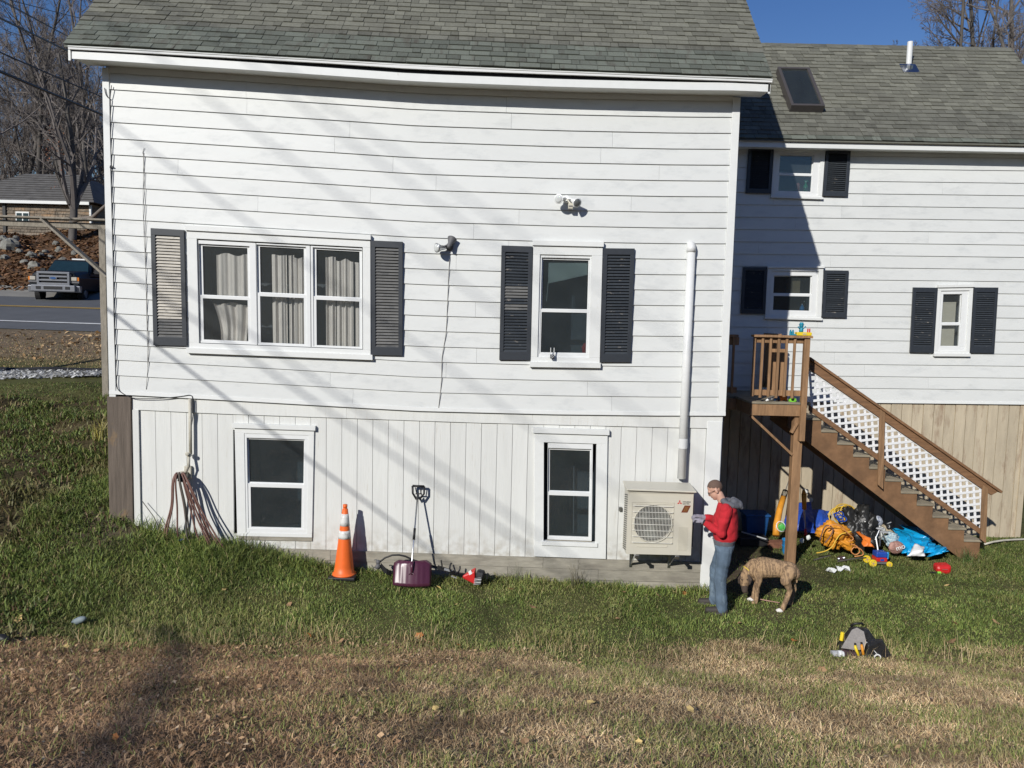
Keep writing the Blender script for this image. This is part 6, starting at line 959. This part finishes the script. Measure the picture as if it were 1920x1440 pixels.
for s in (-1, 1):
    m = MB(); tb(m, min(s*.70, s*.92), max(s*.70, s*.92), .01, .12, .90, 1.06); hl = obj('headlight', m, 'lampy', t, bevel=.02); m = MB(); tb(m, min(s*.925, s*.99), max(s*.925, s*.99), .04, .14, .90, 1.05); obj('turn_signal', m, 'lampo', hl)
    m = MB(); tb(m, min(s*.66, s*.99), max(s*.66, s*.99), .055, .13, .80, .89); tb(m, min(s*.655, s*.685), max(s*.655, s*.685), .03, .13, .80, 1.18); obj('lamp_surround', m, 'grey', t)
    for b in (.95, 4.6): m = MB(); m.lathe([(.30, -.12), (.37, -.10), (.37, .10), (.30, .12)], tw(s*.86, b, .36), S_, 20); wl = obj('wheel', m, 'tyre', t); m = MB(); m.lathe([(.20, .11), (.18, .125)], tw(s*.86, b, .36), S_*s, 14); obj('rim', m, 'metal', wl)
    m = MB(); tb(m, min(s*1.02, s*1.22), max(s*1.02, s*1.22), 2.0, 2.1, 1.30, 1.50); m.bar(tw(s*.95, 2.05, 1.36), tw(s*1.06, 2.05, 1.40), .04, .04); obj('mirror', m, 'black', t)
m = MB(); tb(m, -.1, .45, 2.6, 2.75, 1.94, 2.0); obj('roof_marker', m, 'white', t)
# far house
FY = 36.5; t = thing('shingled_house', 'low brown shingled house with a hipped grey roof up the slope across the road', 'house', (-29.5, FY, 8)); X0, X1 = -34.5, at(170, 400, FY).x; ze = at(85, 380, FY).z; zb = 7.2
rows_ = 15
for i in range(rows_):
    z0, z1 = lerp(zb, ze-.1, i/rows_), lerp(zb, ze-.1, (i+1)/rows_); m = MB(); x = X0; r = random.Random(i)
    while x < X1:
        w_ = r.uniform(.14, .34); xx = min(x+w_, X1); m.hexa([(x+.012, FY-.05-r.uniform(0, .03), z0-.02), (xx, FY-.05-r.uniform(0, .03), z0-.02), (xx, FY+.02, z0-.02), (x+.012, FY+.02, z0-.02), (x+.012, FY-.015, z1), (xx, FY-.015, z1), (xx, FY+.02, z1), (x+.012, FY+.02, z1)]); x = xx
    obj('shingle_course', m, 'fshingle', t)
m = MB(); m.box(X0, X1, FY+.01, FY+7, zb-1, ze); obj('wall', m, 'fshingle', t)
e0, e1, ry = X0-.4, X1+.4, FY+3.6; rz_ = at(100, 327, ry).z; rl, rr2 = at(47, 328, ry).x, at(165, 330, ry).x
m = MB(); V_ = [(e0, FY-.35, ze+.05), (e1, FY-.35, ze+.05), (e1, FY+7.3, ze+.05), (e0, FY+7.3, ze+.05), (rl, ry, rz_), (rr2, ry, rz_)]; m.add(V_, [(0, 1, 5, 4), (1, 2, 5), (2, 3, 4, 5), (3, 0, 4), (3, 2, 1, 0)]); rf = obj('roof', m, 'froof', t)
for i in range(1, 12):
    f = i/12; a = lerp(Vector(V_[0]), Vector(V_[4]), f); b = lerp(Vector(V_[1]), Vector(V_[5]), f); m = MB(); m.bar(a+Vector((0, -.02, .02)), b+Vector((0, -.02, .02)), .05, .02); obj('shingle_course', m, 'froof', rf)
m = MB(); m.box(e0, X1+.12, FY-.40, FY-.34, ze-.12, ze+.06); obj('fascia', m, 'trim', t); m = MB(); m.box(X1-.06, X1+.05, FY-.06, FY+.05, zb, ze-.1); obj('corner_board', m, 'trim', t)
w0, w1 = at(31, 405, FY).x, at(56, 405, FY).x; wz0, wz1 = at(40, 416, FY).z, at(40, 397, FY).z; m = MB(); m.box(w0, w1, FY-.09, FY+.0, wz0-.25, wz1); wf = obj('window', m, 'trim', t)
for k in range(2): m = MB(); a = lerp(w0, w1, .05+.49*k); m.box(a+.02, a+(w1-w0)*.42, FY-.10, FY-.085, wz0-.2, wz1-.09); obj('pane', m, 'glasst', wf)
m = MB(); x = at(11, 400, FY).x; m.box(x-.12, x+.06, FY-.14, FY-.06, zb, ze-.1); obj('downspout', m, 'black', t)
p = hit(76, 437, 20); mb = MB(); mb.tube([p+Vector((0, 0, -.3)), p+Vector((0, 0, .5))], .03, 6); mb.box(p.x-.1, p.x+.45, p.y-.2, p.y+.2, p.z+.15, p.z+.50); tag(obj('mailbox', mb, 'white', None, bevel=.05), 'white mailbox on the slope below the shingled house', 'mailbox')
# boulders in the slope
for i, (x, y, r, mt) in enumerate(((18, 466, 15, 'rock'), (9, 486, 7, 'rock'), (64, 502, 10, 'rock'), (60, 482, 8, 'rock'), (85, 476, 6, 'rock'), (46, 494, 6, 'rock'), (76, 480, 5, 'rock'), (37, 474, 6, 'rock'), (95, 484, 5, 'rock'), (112, 472, 7, 'rock'), (118, 490, 6, 'rock'), (30, 450, 6, 'rock'), (5, 452, 8, 'rock'), (140, 478, 6, 'rock'), (105, 458, 5, 'rock'))):
    p = hit(x, y, 24); R = r*(p.y+11)/FPX; mb = MB(); mb.ell(p+Vector((0, 0, R*.35)), (R*1.15, R, R*.9), 14, 9, Matrix.Rotation(i*1.3, 3, 'Z'), .4, i+40)
    lb = ('largest mossy boulder in the leafy slope at the edge of the picture', 'small boulder just below the largest mossy one', 'pale rounded boulder on the slope just above the truck hood')
    tag(obj('boulder', mb, mt, None, smooth=False), lb[i] if i < 3 else 'grey stone half buried in the leafy slope above the road', 'boulder', 'boulders in the leafy slope')
# trees
def tree_mesh(seed, H=20, r0=.22, lv=4, n1=14, up=.75, low=.25, tw=1.0, sides=(7, 5, 4, 3, 3), fork=0):
    r = random.Random(seed); trunk = MB(); crown = MB()
    def grow(mb, p, d, L, rad, level, nseg):
        pts = [p.copy()]; R = [rad]; d = d.normalized()
        for i in range(nseg):
            d = (d+Vector((r.gauss(0, 1), r.gauss(0, 1), r.gauss(0, .5)))*(.05 if level == 0 else .15)+Vector((0, 0, .05*(level > 0)))).normalized(); p = p+d*L/nseg; pts.append(p.copy()); R.append(rad*(1-.82*(i+1)/nseg)+.004)
        mb.tube(pts, R, sides[level], False); return pts, R
    def rec(pts, R, L, level):
        if level > lv: return
        n = (n1 if level == 1 else (7 if level == 2 else 6 if level == 3 else 4)); lo = low if level == 1 else .2
        for k in range(n):
            f = lo+(1-lo)*(k+r.random())/n; i = min(int(f*(len(pts)-1)), len(pts)-2); q = lerp(pts[i], pts[i+1], f*(len(pts)-1)-i); ax = (pts[i+1]-pts[i]).normalized(); a = r.uniform(0, 6.283); s = ax.cross(Vector((math.cos(a), math.sin(a), .31))).normalized()
            el = r.uniform(.45, 1.0) if level == 1 else r.uniform(.5, .95); d = ax*(1-el*(1-up))+s*el; l = L*(.50 if level == 1 else .55)*(1.15-f*.75)*r.uniform(.7, 1.2); rad = max(R[i]*(.5 if level == 1 else .55), .006*tw)
            ps, Rs = grow(crown, q, d, l, rad, level, 5 if level < 3 else 3); rec(ps, Rs, l, level+1)
    base = Vector((0, 0, -.6)); ps, Rs = grow(trunk, base, Vector((r.gauss(0, .04), r.gauss(0, .04), 1)), H, r0, 0, 10); rec(ps, Rs, H*.55, 1)
    if fork:
        for k in range(fork): a = k*6.283/fork+.6; q = ps[2]; ps2, R2 = grow(crown, q, Vector((math.cos(a)*.45, math.sin(a)*.45, 1)), H*.75, r0*.62, 1, 8); rec(ps2, R2, H*.42, 2)
    return mesh_of('trunk', trunk, 'bark', True), mesh_of('crown', crown, 'twig', False)
PROT = [tree_mesh(1, 21, .24), tree_mesh(2, 19, .17, n1=12), tree_mesh(3, 23, .28, n1=15, low=.35), tree_mesh(4, 17, .13, n1=12, low=.15), tree_mesh(5, 20, .20, low=.3)]
def plant_tree(k, x, y, s, rz, label, group, mats=None):
    z = hz(x, y); t = thing('bare_tree', label, 'tree', (x, y, z), group); m = Matrix.Translation((x, y, z)) @ Matrix.Rotation(rz, 4, 'Z') @ Matrix.Scale(s, 4); t.matrix_world = m; WM[t.name] = m
    for nm, me in zip(('trunk', 'crown'), PROT[k]): o = bpy.data.objects.new(nm, me); COL.objects.link(o); o.parent = t
    return t
r = random.Random(21)
for i in range(64):
    D = r.uniform(56, 105); px_ = r.uniform(-40, 225); x = (px_-960)/FPX*D; y = D-11
    plant_tree(r.randrange(5), x, y, r.uniform(.8, 1.15), r.uniform(0, 6.28), 'bare grey tree in the woods behind the shingled house', 'bare trees in the woods behind the shingled house')
# trees above the wing roof
for i, (px_, D, s, k) in enumerate(((1758, 56, 1.12, 4), (1800, 62, 1.3, 1), (1832, 56, 1.28, 3), (1866, 60, 1.3, 0), (1903, 52, 1.2, 1), (1940, 55, 1.3, 2), (1738, 66, 1.12, 3), (1885, 70, 1.5, 4), (1780, 64, 1.3, 3), (1850, 66, 1.35, 1), (1920, 62, 1.35, 3), (1815, 58, 1.3, 4))):
    plant_tree(k, (px_-960)/FPX*D, D-11, s, i*1.1, 'bare tree showing its twigs above the wing roof', 'bare trees behind the wing roof')
# forked tree in front of the shingled house, with a few rusty leaves
fp = at(134, 430, 34.0); z = hz(fp.x, 34); tm = tree_mesh(9, 11, .24, 4, 7, low=.5, fork=4); tt = thing('forked_tree', 'forked dark tree standing just in front of the shingled house', 'tree', (fp.x, 34, z)); m4 = Matrix.Translation((fp.x, 34, z)); 
for nm, me in zip(('trunk', 'crown'), tm): o = bpy.data.objects.new(nm, me); COL.objects.link(o); o.parent = tt
c = at(100, 275, 33.5); n = 170; a = rng.normal(0, 1, (n, 3))*np.array([.4, .3, .9])+np.array([c.x, c.y, c.z]); s = rng.uniform(.05, .10, n); u = rng.normal(0, 1, (n, 3)); u /= np.linalg.norm(u, axis=1)[:, None]; v = np.cross(u, rng.normal(0, 1, (n, 3))); V = np.stack([a-u*s[:, None], a+v*s[:, None]*.4, a+u*s[:, None]], 1).reshape(-1, 3); o = link('leaves', fast_mesh('leaves', V, np.arange(n*3).reshape(-1, 3), None, np.repeat(pal(n, [(.30, .10, .05), (.24, .12, .07)], (1, 1)), 3, 0), ('blade',))); o.parent = tt; o.matrix_parent_inverse = WM[tt.name].inverted()
for q in ((-.9, .2, 4.6), (-1.2, -.1, 5.6)): mb = MB(); mb.tube([(fp.x-.1, 33.95, z+2.0), (fp.x+q[0]*.6, 33.8+q[1], z+q[2]*.7), c+Vector((q[0]*.1, 0, q[2]*.1))], [.07, .05, .02], 5); obj('limb', mb, 'bark', tt)
mb = MB(); mb.tube([(fp.x+.1, 34, z+1.1), (fp.x+1.3, 33.9, z+1.3), (fp.x+2.6, 33.8, z+2.4), (fp.x+3.4, 33.8, z+3.0)], [.13, .11, .08, .05], 7); obj('limb', mb, 'bark2', tt, smooth=True)
# overhead wires: the ones in view run off past the house, the others cross behind the viewer and throw the soft bands on the wall
def wire(name, A, B, e0, e1, r, label, sag_=.4):
    A, B = Vector(A), Vector(B); pts = []
    for k in range(41): s = lerp(e0, e1, k/40); p = lerp(A, B, s); q = (s-e0)/(e1-e0); p.z -= sag_*4*q*(1-q); pts.append(p)
    mb = MB(); mb.tube(pts, r, 6); return tag(obj(name, mb, 'cable', None, smooth=True), label, 'wire', 'overhead wires')
for (x0, y0), (x1, y1), r_, lb in (((0, 33), (123, 93), .024, 'bold black wire ending at the corner of the main eave'), ((0, 97), (193, 182), .018, 'medium black wire between the two boldest wires'), ((0, 133), (193, 215), .034, 'thickest and lowest black wire crossing the woods'), ((10, 3), (125, 66), .010, 'thin wire just under the eave corner of the main roof'), ((0, 0), (120, 64), .009, 'thin wire running parallel above the bold one'), ((22, 0), (152, 34), .010, 'thin wire sloping gently onto the main roof edge'), ((168, 0), (182, 8), .010, 'short bit of thin wire at the top edge by the roof')):
    wire('overhead_wire', at(x0, y0, 16), at(x1, y1, 26), -.7, 1.6, r_*1.55, lb, .02)
for wi, (a, b, ta, tb_, r_) in enumerate((((220, 593), (790, 1020), 5.5, 10, .017), ((220, 500), (843, 927), 10, 15, .017), ((220, 452), (900, 927), 11, 16, .015), ((213, 233), (790, 652), 11, 15.5, .013), ((383, 180), (928, 580), 15, 19, .013), ((600, 225), (867, 419), 16, 18.5, .012), ((700, 255), (991, 451), 17, 19.5, .011))):
    A, B = at(*a), at(*b); k = Vector((.61, 1, -.60)); A2, B2 = A-k*ta, B-k*tb_; v = B2-A2; e0 = -min(2.2, (4.5+ta)/max(-(v.y), .1)*1.0); wire('overhead_wire', A2, B2, e0, 2.2, r_, 'black overhead cable whose soft shadow '+('crosses the wider basement window', 'passes just under the pale slatted shutter', 'meets the lower corner of the triple window', 'starts high beside the corner board', 'crosses the siding between the two windows', 'falls near the single lens flood light', 'falls beside the twin flood light')[wi], .0)


g1, g2 = (min(((X_, Y_) for X_ in np.arange(-6, 0, .1) for Y_ in np.arange(-7.4, -1, .1)), key=lambda q: sum((a-b)**2 for a, b in zip(project(q[0], q[1], hz(*q))[:2], P_))) for P_ in ((335, 1195), (215, 1420)))
A2, B2 = (Vector((q[0], q[1], hz(*q)))-Vector((.61, 1, -.60))*14 for q in (g1, g2)); wire('overhead_wire', A2, B2, -.1, 3, .06, 'added unseen bar whose broad shadow lies down the dry bank', 0)  # unseen caster added only for the broad dark band on the bank
# ---------------------------------------------------------------- person and dog
def vox(mb, voxel, mats, name, parent, sm=4, fac=.5, wr=None):
    me = bpy.data.meshes.new(name+'_src'); me.from_pydata(mb.v, [], mb.f); bm = bmesh.new(); bm.from_mesh(me); bmesh.ops.recalc_face_normals(bm, faces=bm.faces); bm.to_mesh(me); bm.free()
    o = bpy.data.objects.new('src', me); ts = bpy.data.scenes.new('work'); ts.collection.objects.link(o); r = o.modifiers.new('r', 'REMESH'); r.mode = 'VOXEL'; r.voxel_size = voxel; s = o.modifiers.new('s', 'SMOOTH'); s.factor = fac; s.iterations = sm
    dg = work_graph(ts); out = bpy.data.meshes.new_from_object(o.evaluated_get(dg)); bpy.data.objects.remove(o); bpy.data.meshes.remove(me); bpy.data.scenes.remove(ts)
    out.name = name; out.materials.clear()
    for m in (mats if isinstance(mats, (list, tuple)) else [mats]): out.materials.append(MT[m])
    if wr:
        n_ = len(out.vertices); co = np.empty(n_*3, np.float32); out.vertices.foreach_get('co', co); nm = np.array([v.vector[:] for v in out.vertex_normals]); co = co.reshape(-1, 3)
        k = np.array([wr(Vector(c)) for c in co]); out.vertices.foreach_set('co', (co+nm*k[:, None]).astype(np.float32).ravel()); out.update()
    out.polygons.foreach_set('use_smooth', [True]*len(out.polygons)); return link(name, out, parent)
def loft(mb, secs, frame, n=20):
    """secs: (forward, left, up, half forward, half lateral)"""
    vs = []; fs = []
    for f, l, u, a, b in secs:
        for k in range(n): t = 2*math.pi*k/n; c, s = math.cos(t), math.sin(t); vs.append(frame(f+a*math.copysign(abs(c)**.85, c), l+b*math.copysign(abs(s)**.85, s), u))
    for i in range(len(secs)-1):
        for k in range(n): fs.append((i*n+k, i*n+(k+1) % n, (i+1)*n+(k+1) % n, (i+1)*n+k))
    fs += [tuple(range(n-1, -1, -1)), tuple((len(secs)-1)*n+k for k in range(n))]; mb.add(vs, fs)
def limb(mb, pts, R, fr, n=12):
    P_ = [fr(*p) for p in pts]; mb.tube(P_, R, n); [mb.ell(p, (r_,)*3, 10, 7) for p, r_ in zip(P_, R)]
nb = gat(1352, 1142, -.82); SC = 1.035; FWD = Vector((-.965, .262, 0)); LFT = Vector((0, 0, 1)).cross(FWD)
def fr(f, l, u): return nb+(FWD*f+LFT*(l-.09)+Vector((0, 0, u)))*SC
pr = thing('person', 'person in a red hoodie and blue jeans standing bent over the heat pump', 'person', nb)
HC = (.145, 0, 1.635); ht_ = .62; ch, shh = math.cos(ht_), math.sin(ht_)
def hf(f, l, u): return fr(HC[0]+f*ch+u*shh, l, HC[2]-f*shh+u*ch)
def hell(mb, c, r, n=18, m=12):
    vs = []; fs = []
    for i in range(m+1):
        ph = math.pi*i/m
        for k in range(n): t = 2*math.pi*k/n; vs.append(hf(c[0]+r[0]*math.sin(ph)*math.cos(t), c[1]+r[1]*math.sin(ph)*math.sin(t), c[2]+r[2]*math.cos(ph)))
    for i in range(m):
        for k in range(n): fs.append((i*n+k, (i+1)*n+k, (i+1)*n+(k+1) % n, i*n+(k+1) % n))
    mb.add(vs, fs)
# joints
EL, ER = (.045, .245, 1.13), (.06, -.245, 1.15); WL, WR = (.265, .075, 1.205), (.28, -.11, 1.225); SHL, SHR = (.0, .185, 1.425), (.0, -.185, 1.425)
b = MB(); loft(b, [(0, 0, .90, .115, .165), (0, 0, 1.02, .105, .155), (.0, 0, 1.25, .125, .18), (-.01, 0, 1.40, .105, .185), (.02, 0, 1.47, .07, .10)], fr); limb(b, [(.015, 0, 1.42), (.055, 0, 1.50), (.095, 0, 1.58)], [.062, .058, .056], fr)
hell(b, (-.015, 0, .035), (.100, .078, .092)); hell(b, (.035, 0, -.035), (.065, .062, .085)); hell(b, (.055, 0, -.085), (.040, .040, .035)); hell(b, (.075, 0, .02), (.025, .055, .02)); 
b.tube([hf(.085, 0, .012), hf(.108, 0, -.020), hf(.100, 0, -.036)], [.010, .015, .012], 8); hell(b, (.085, 0, -.058), (.016, .026, .012))
for s in (-1, 1): hell(b, (-.012, s*.078, -.012), (.019, .011, .031), 12, 8)
for S, E, W_ in ((SHL, EL, WL), (SHR, ER, WR)): limb(b, [S, E, W_], [.055, .045, .031], fr)
for s, off in ((1, (0, 0)), (-1, (.10, -.10))):
    limb(b, [(0, s*.088, .92), (.03+off[0]*.6, s*.10+off[1]*.5, .50), (off[0]-.01, s*.09+off[1], .09)], [.085, .058, .040], fr); limb(b, [(off[0]-.03, s*.09+off[1], .05), (off[0]+.16, s*.10+off[1], .035)], [.042, .034], fr)
def hand(mb, w_, tgt, s):
    w_, tgt = Vector(w_), Vector(tgt); d = (tgt-w_).normalized(); up_ = Vector((0, 0, 1)); sd = d.cross(up_).normalized(); nrm = sd.cross(d)
    pc = w_+d*.05; limb(mb, [tuple(w_+d*.01), tuple(pc+sd*.016), tuple(pc+d*.03+sd*.02)], [.026, .022, .018], fr, 8); limb(mb, [tuple(w_+d*.01), tuple(pc-sd*.016), tuple(pc+d*.03-sd*.022)], [.026, .022, .017], fr, 8)
    for k, L in enumerate((.070, .080, .074, .058)):
        o = pc+d*.035+sd*(.030-.019*k)*1.0; p1 = o+d*L*.5-nrm*.008; p2 = p1+d*L*.28-nrm*L*.35; p3 = p2-nrm*L*.28-d*L*.08; limb(mb, [tuple(o), tuple(p1), tuple(p2), tuple(p3)], [.0105, .0098, .009, .008], fr, 7)
    o = w_+d*.03+sd*s*.028; limb(mb, [tuple(o), tuple(o+sd*s*.022+d*.025-nrm*.012), tuple(o+sd*s*.012+d*.058-nrm*.030)], [.013, .011, .009], fr, 7)
hand(b, WL, (.385, .035, 1.245), -1); hand(b, WR, (.40, -.075, 1.255), 1)
body = vox(b, .0065, 'skin', 'body', pr, 3)
# gloves, a second skin over the hands
g_ = MB(); [limb(g_, [tuple(lerp(Vector(w_), Vector(t_), -.12)), tuple(lerp(Vector(w_), Vector(t_), .12))], [.036, .034], fr) for w_, t_ in ((WL, (.385, .035, 1.245)), (WR, (.40, -.075, 1.255)))]; hand(g_, WL, (.387, .035, 1.245), -1); hand(g_, WR, (.402, -.075, 1.255), 1)
vox(g_, .0055, 'glove', 'glove', pr, 2, wr=lambda c: .003); c_ = MB(); limb(c_, [tuple(lerp(Vector(WL), Vector(EL), .02)), tuple(lerp(Vector(WL), Vector(EL), .10))], [.040, .042], fr); obj('glove_cuff', c_, 'black', pr, smooth=True)
# hoodie
N3 = lambda c, s: noise.noise(c*s)
h = MB(); loft(h, [(-.005, 0, .985, .145, .180), (-.01, 0, 1.03, .165, .20), (.0, 0, 1.12, .168, .208), (.0, 0, 1.27, .160, .215), (-.015, 0, 1.40, .132, .212), (.005, 0, 1.475, .095, .125)], fr, 24)
for S, E, W_ in ((SHL, EL, WL), (SHR, ER, WR)): limb(h, [S, lerp(Vector(S), Vector(E), .5), E, lerp(Vector(E), Vector(W_), .5), tuple(lerp(Vector(E), Vector(W_), .88))], [.088, .082, .074, .062, .050], fr)
vox(h, .0075, 'hoodie', 'hoodie', pr, 4, wr=lambda c: .012*N3(c, 7)+.016*abs(N3(Vector((c.x*5+c.z*3, c.y*5, c.z*9-c.x*5)), 1))-.006)
h = MB(); loft(h, [(.0, 0, .925, .132, .170), (.0, 0, .96, .140, .178), (-.005, 0, 1.00, .150, .186)], fr, 24); vox(h, .0075, 'hood', 'hem', pr, 3, wr=lambda c: .006*N3(c, 12))
h = MB(); [limb(h, [(-.05+.09*f, math.sin(a)*.105, 1.475+.03*f), (-.05+.10*f, math.sin(a+.4)*.105, 1.475+.035*f)], [.040, .038], fr) for a, f in ((a, math.cos(a)) for a in np.arange(.45, 5.85, .3))]; limb(h, [(-.09, .05, 1.50), (-.155, 0, 1.46), (-.09, -.05, 1.50)], [.05, .062, .05], fr); limb(h, [(-.115, 0, 1.49), (-.195, .0, 1.425)], [.06, .028], fr); vox(h, .008, 'hood', 'hood', pr, 4, wr=lambda c: .010*N3(c, 14))
# jeans
j = MB(); loft(j, [(0, 0, .84, .125, .165), (0, 0, .92, .132, .172), (0, 0, .985, .126, .166)], fr, 24)
for s, off in ((1, (0, 0)), (-1, (.10, -.10))): limb(j, [(0, s*.088, .86), (.012+off[0]*.3, s*.094+off[1]*.25, .68), (.03+off[0]*.6, s*.10+off[1]*.5, .48), (.01+off[0]*.8, s*.097+off[1]*.8, .26), (off[0]-.012, s*.09+off[1], .085)], [.112, .102, .088, .082, .080], fr)
vox(j, .0075, 'jeans', 'jeans', pr, 4, wr=lambda c: .010*N3(c, 7)+.016*abs(N3(Vector((c.x*5+c.z*2, c.y*5, c.z*10+c.x*4)), 1))-.007)
for s, off in ((1, (0, 0)), (-1, (.10, -.10))):
    m = MB(); limb(m, [(off[0]-.045, s*.09+off[1], .05), (off[0]+.06, s*.095+off[1], .052), (off[0]+.165, s*.10+off[1], .040)], [.052, .052, .045], fr); limb(m, [(off[0]-.02, s*.09+off[1], .09), (off[0]-.02, s*.09+off[1], .13)], [.055, .055], fr); loft(m, [(off[0]+.055, s*.095+off[1], -.005, .155, .052), (off[0]+.055, s*.095+off[1], .025, .155, .054)], fr); vox(m, .0075, 'shoe', 'shoe', pr, 2)
hr = MB(); hell(hr, (-.017, 0, .036), (.0995, .0785, .0930), 36, 24); me = obj('hair', hr, 'hair', pr, smooth=True)
bm = bmesh.new(); bm.from_mesh(me.data); dl = []
for v in bm.verts:
    q = (v.co-fr(*HC))/SC; f = q.dot(FWD); u = q.z; F_ = f*ch-u*shh; U_2 = f*shh+u*ch
    if U_2 < .034+max(F_, -.035)*.62-(.060 if F_ < -.05 else 0)+.012*noise.noise(v.co*90) or F_ > .070+.012*noise.noise(v.co*70): dl.append(v)
bmesh.ops.delete(bm, geom=dl, context='VERTS'); bm.to_mesh(me.data); bm.free()
for s in (-1, 1):
    m = MB(); hell(m, (.072, s*.031, .004), (.012, .013, .010), 10, 7); ey = obj('eye', m, 'eye', body, smooth=True); m = MB(); hell(m, (.082, s*.031, .003), (.004, .006, .006), 8, 6); obj('iris', m, 'iris', body)
m = MB(); hell(m, (.092, 0, -.062), (.012, .024, .007), 10, 6); obj('lips', m, 'lips', body, smooth=True)
m = MB()
for s in (-1, 1):
    rg = [hf(.098, s*.034+.026*math.cos(a), .004+.017*math.sin(a)) for a in np.linspace(0, 6.283, 17)]; m.tube(rg, .0028, 5, False); m.tube([hf(.098, s*.060, .008), hf(.04, s*.080, .010), hf(-.02, s*.083, .008)], .0028, 5)
m.tube([hf(.099, -.008, .006), hf(.102, 0, .010), hf(.099, .008, .006)], .0028, 5); obj('glasses', m, 'black', pr)
# ---- dog
dx = lambda x, y, Y: at(x, y, Y)
d0 = gat(1440, 1118, -.45); dog = thing('dog', 'brindle brown dog sniffing the ground with its head lowered behind the person', 'dog', d0); b = MB()
def dl_(pts, R, n=12): P_ = [dx(*p) for p in pts]; b.tube(P_, R, n); [b.ell(p, (r_,)*3, 12, 8) for p, r_ in zip(P_, R)]
dl_([(1413, 1068, -.36), (1418, 1066, -.37), (1432, 1064, -.43), (1448, 1065, -.50), (1464, 1067, -.57), (1480, 1070, -.63), (1488, 1075, -.65)], [.105, .145, .148, .136, .120, .122, .092], 16)
dl_([(1414, 1072, -.36), (1418, 1079, -.37)], [.10, .085]); dl_([(1413, 1062, -.36), (1404, 1068, -.35), (1399, 1078, -.35)], [.098, .083, .072]); dl_([(1401, 1077, -.36), (1396, 1083, -.38), (1396, 1091, -.41), (1396, 1099, -.43), (1396.5, 1107, -.44)], [.070, .082, .070, .050, .042])
for e in (((1390, 1078, -.36), (1386, 1084, -.39), (1386.5, 1092, -.40)), ((1403, 1080, -.40), (1406, 1087, -.44), (1405, 1094, -.44))): dl_(e, [.024, .024, .013], 8)
zg = lambda x, Y: hz(at(x, 1100, Y).x, Y)
def leg(pts, R, paw, Yp, L=.05):
    P_ = [dx(*p) for p in pts]; pz = zg(paw, Yp)+.028; q = dx(paw, 1115, Yp); q.z = pz; P_.append(q); b.tube(P_, R, 10); [b.ell(p, (r_,)*3, 10, 7) for p, r_ in zip(P_, R)]; b.ell(q+Vector((-.022, 0, -.004)), (.050, .032, .026), 12, 8)
leg([(1416, 1074, -.30), (1420, 1088, -.32), (1417, 1101, -.34)], [.078, .052, .037, .033], 1412, -.36); leg([(1420, 1074, -.46), (1423, 1088, -.48), (1420, 1101, -.46)], [.074, .050, .036, .032], 1418, -.47)
leg([(1480, 1074, -.70), (1473, 1089, -.74), (1481, 1108, -.72)], [.104, .074, .038, .034], 1468, -.74); leg([(1485, 1074, -.56), (1484, 1089, -.53), (1489, 1105, -.52)], [.094, .064, .037, .033], 1483, -.52)
dl_([(1491, 1074, -.66), (1495, 1081, -.67), (1494, 1092, -.68)], [.030, .022, .012], 8)
vox(b, .008, 'brindle', 'body', dog, 4, wr=lambda c: .004*N3(c, 22))
m = MB(); m.torus(dx(1404, 1070, -.355), .086, .009, Vector((.62, .1, .75)), 24, 8); obj('collar', m, 'collar', dog, smooth=True); m = MB(); m.ell(dx(1396.5, 1110, -.455), (.022, .018, .016)); obj('nose', m, 'black', dog, smooth=True)
for Yp, paw in ((-.36, 1412), (-.74, 1468)): q = dx(paw, 1115, Yp); q.z = zg(paw, Yp)+.024; m = MB(); m.ell(q+Vector((-.026, 0, -.002)), (.052, .036, .029), 14, 9); [m.ell(q+Vector((-.062, s*.018, -.006)), (.018, .010, .016), 8, 6) for s in (-1, 0, 1)]; obj('paw', m, 'pawwhite', dog, smooth=True)
for x in (1391, 1401): m = MB(); m.ell(dx(x, 1087, -.46), (.010, .010, .010), 8, 6); obj('eye', m, 'black', dog, smooth=True)
MT['muzzle'] = M('muzzle', (.085, .062, .048), .9, .15, 40, bump=.15, bscale=200)
m = MB(); P_ = [dx(1396, 1099, -.432), dx(1396.5, 1107, -.445)]; m.tube(P_, [.052, .043], 12); [m.ell(p, (r_,)*3, 12, 8) for p, r_ in zip(P_, (.052, .043))]; vox(m, .008, 'muzzle', 'muzzle', dog, 3)
for e in (((1389, 1077, -.375), (1385, 1084, -.405), (1386, 1093, -.415)), ((1403.5, 1079, -.42), (1407, 1087, -.455), (1405.5, 1095, -.455))):
    m = MB(); P_ = [dx(*q) for q in e]; m.tube(P_, [.024, .030, .014], 8); [m.ell(p, (r_,)*3, 8, 6) for p, r_ in zip(P_, (.024, .030, .014))]; vox(m, .006, 'muzzle', 'ear', dog, 3)
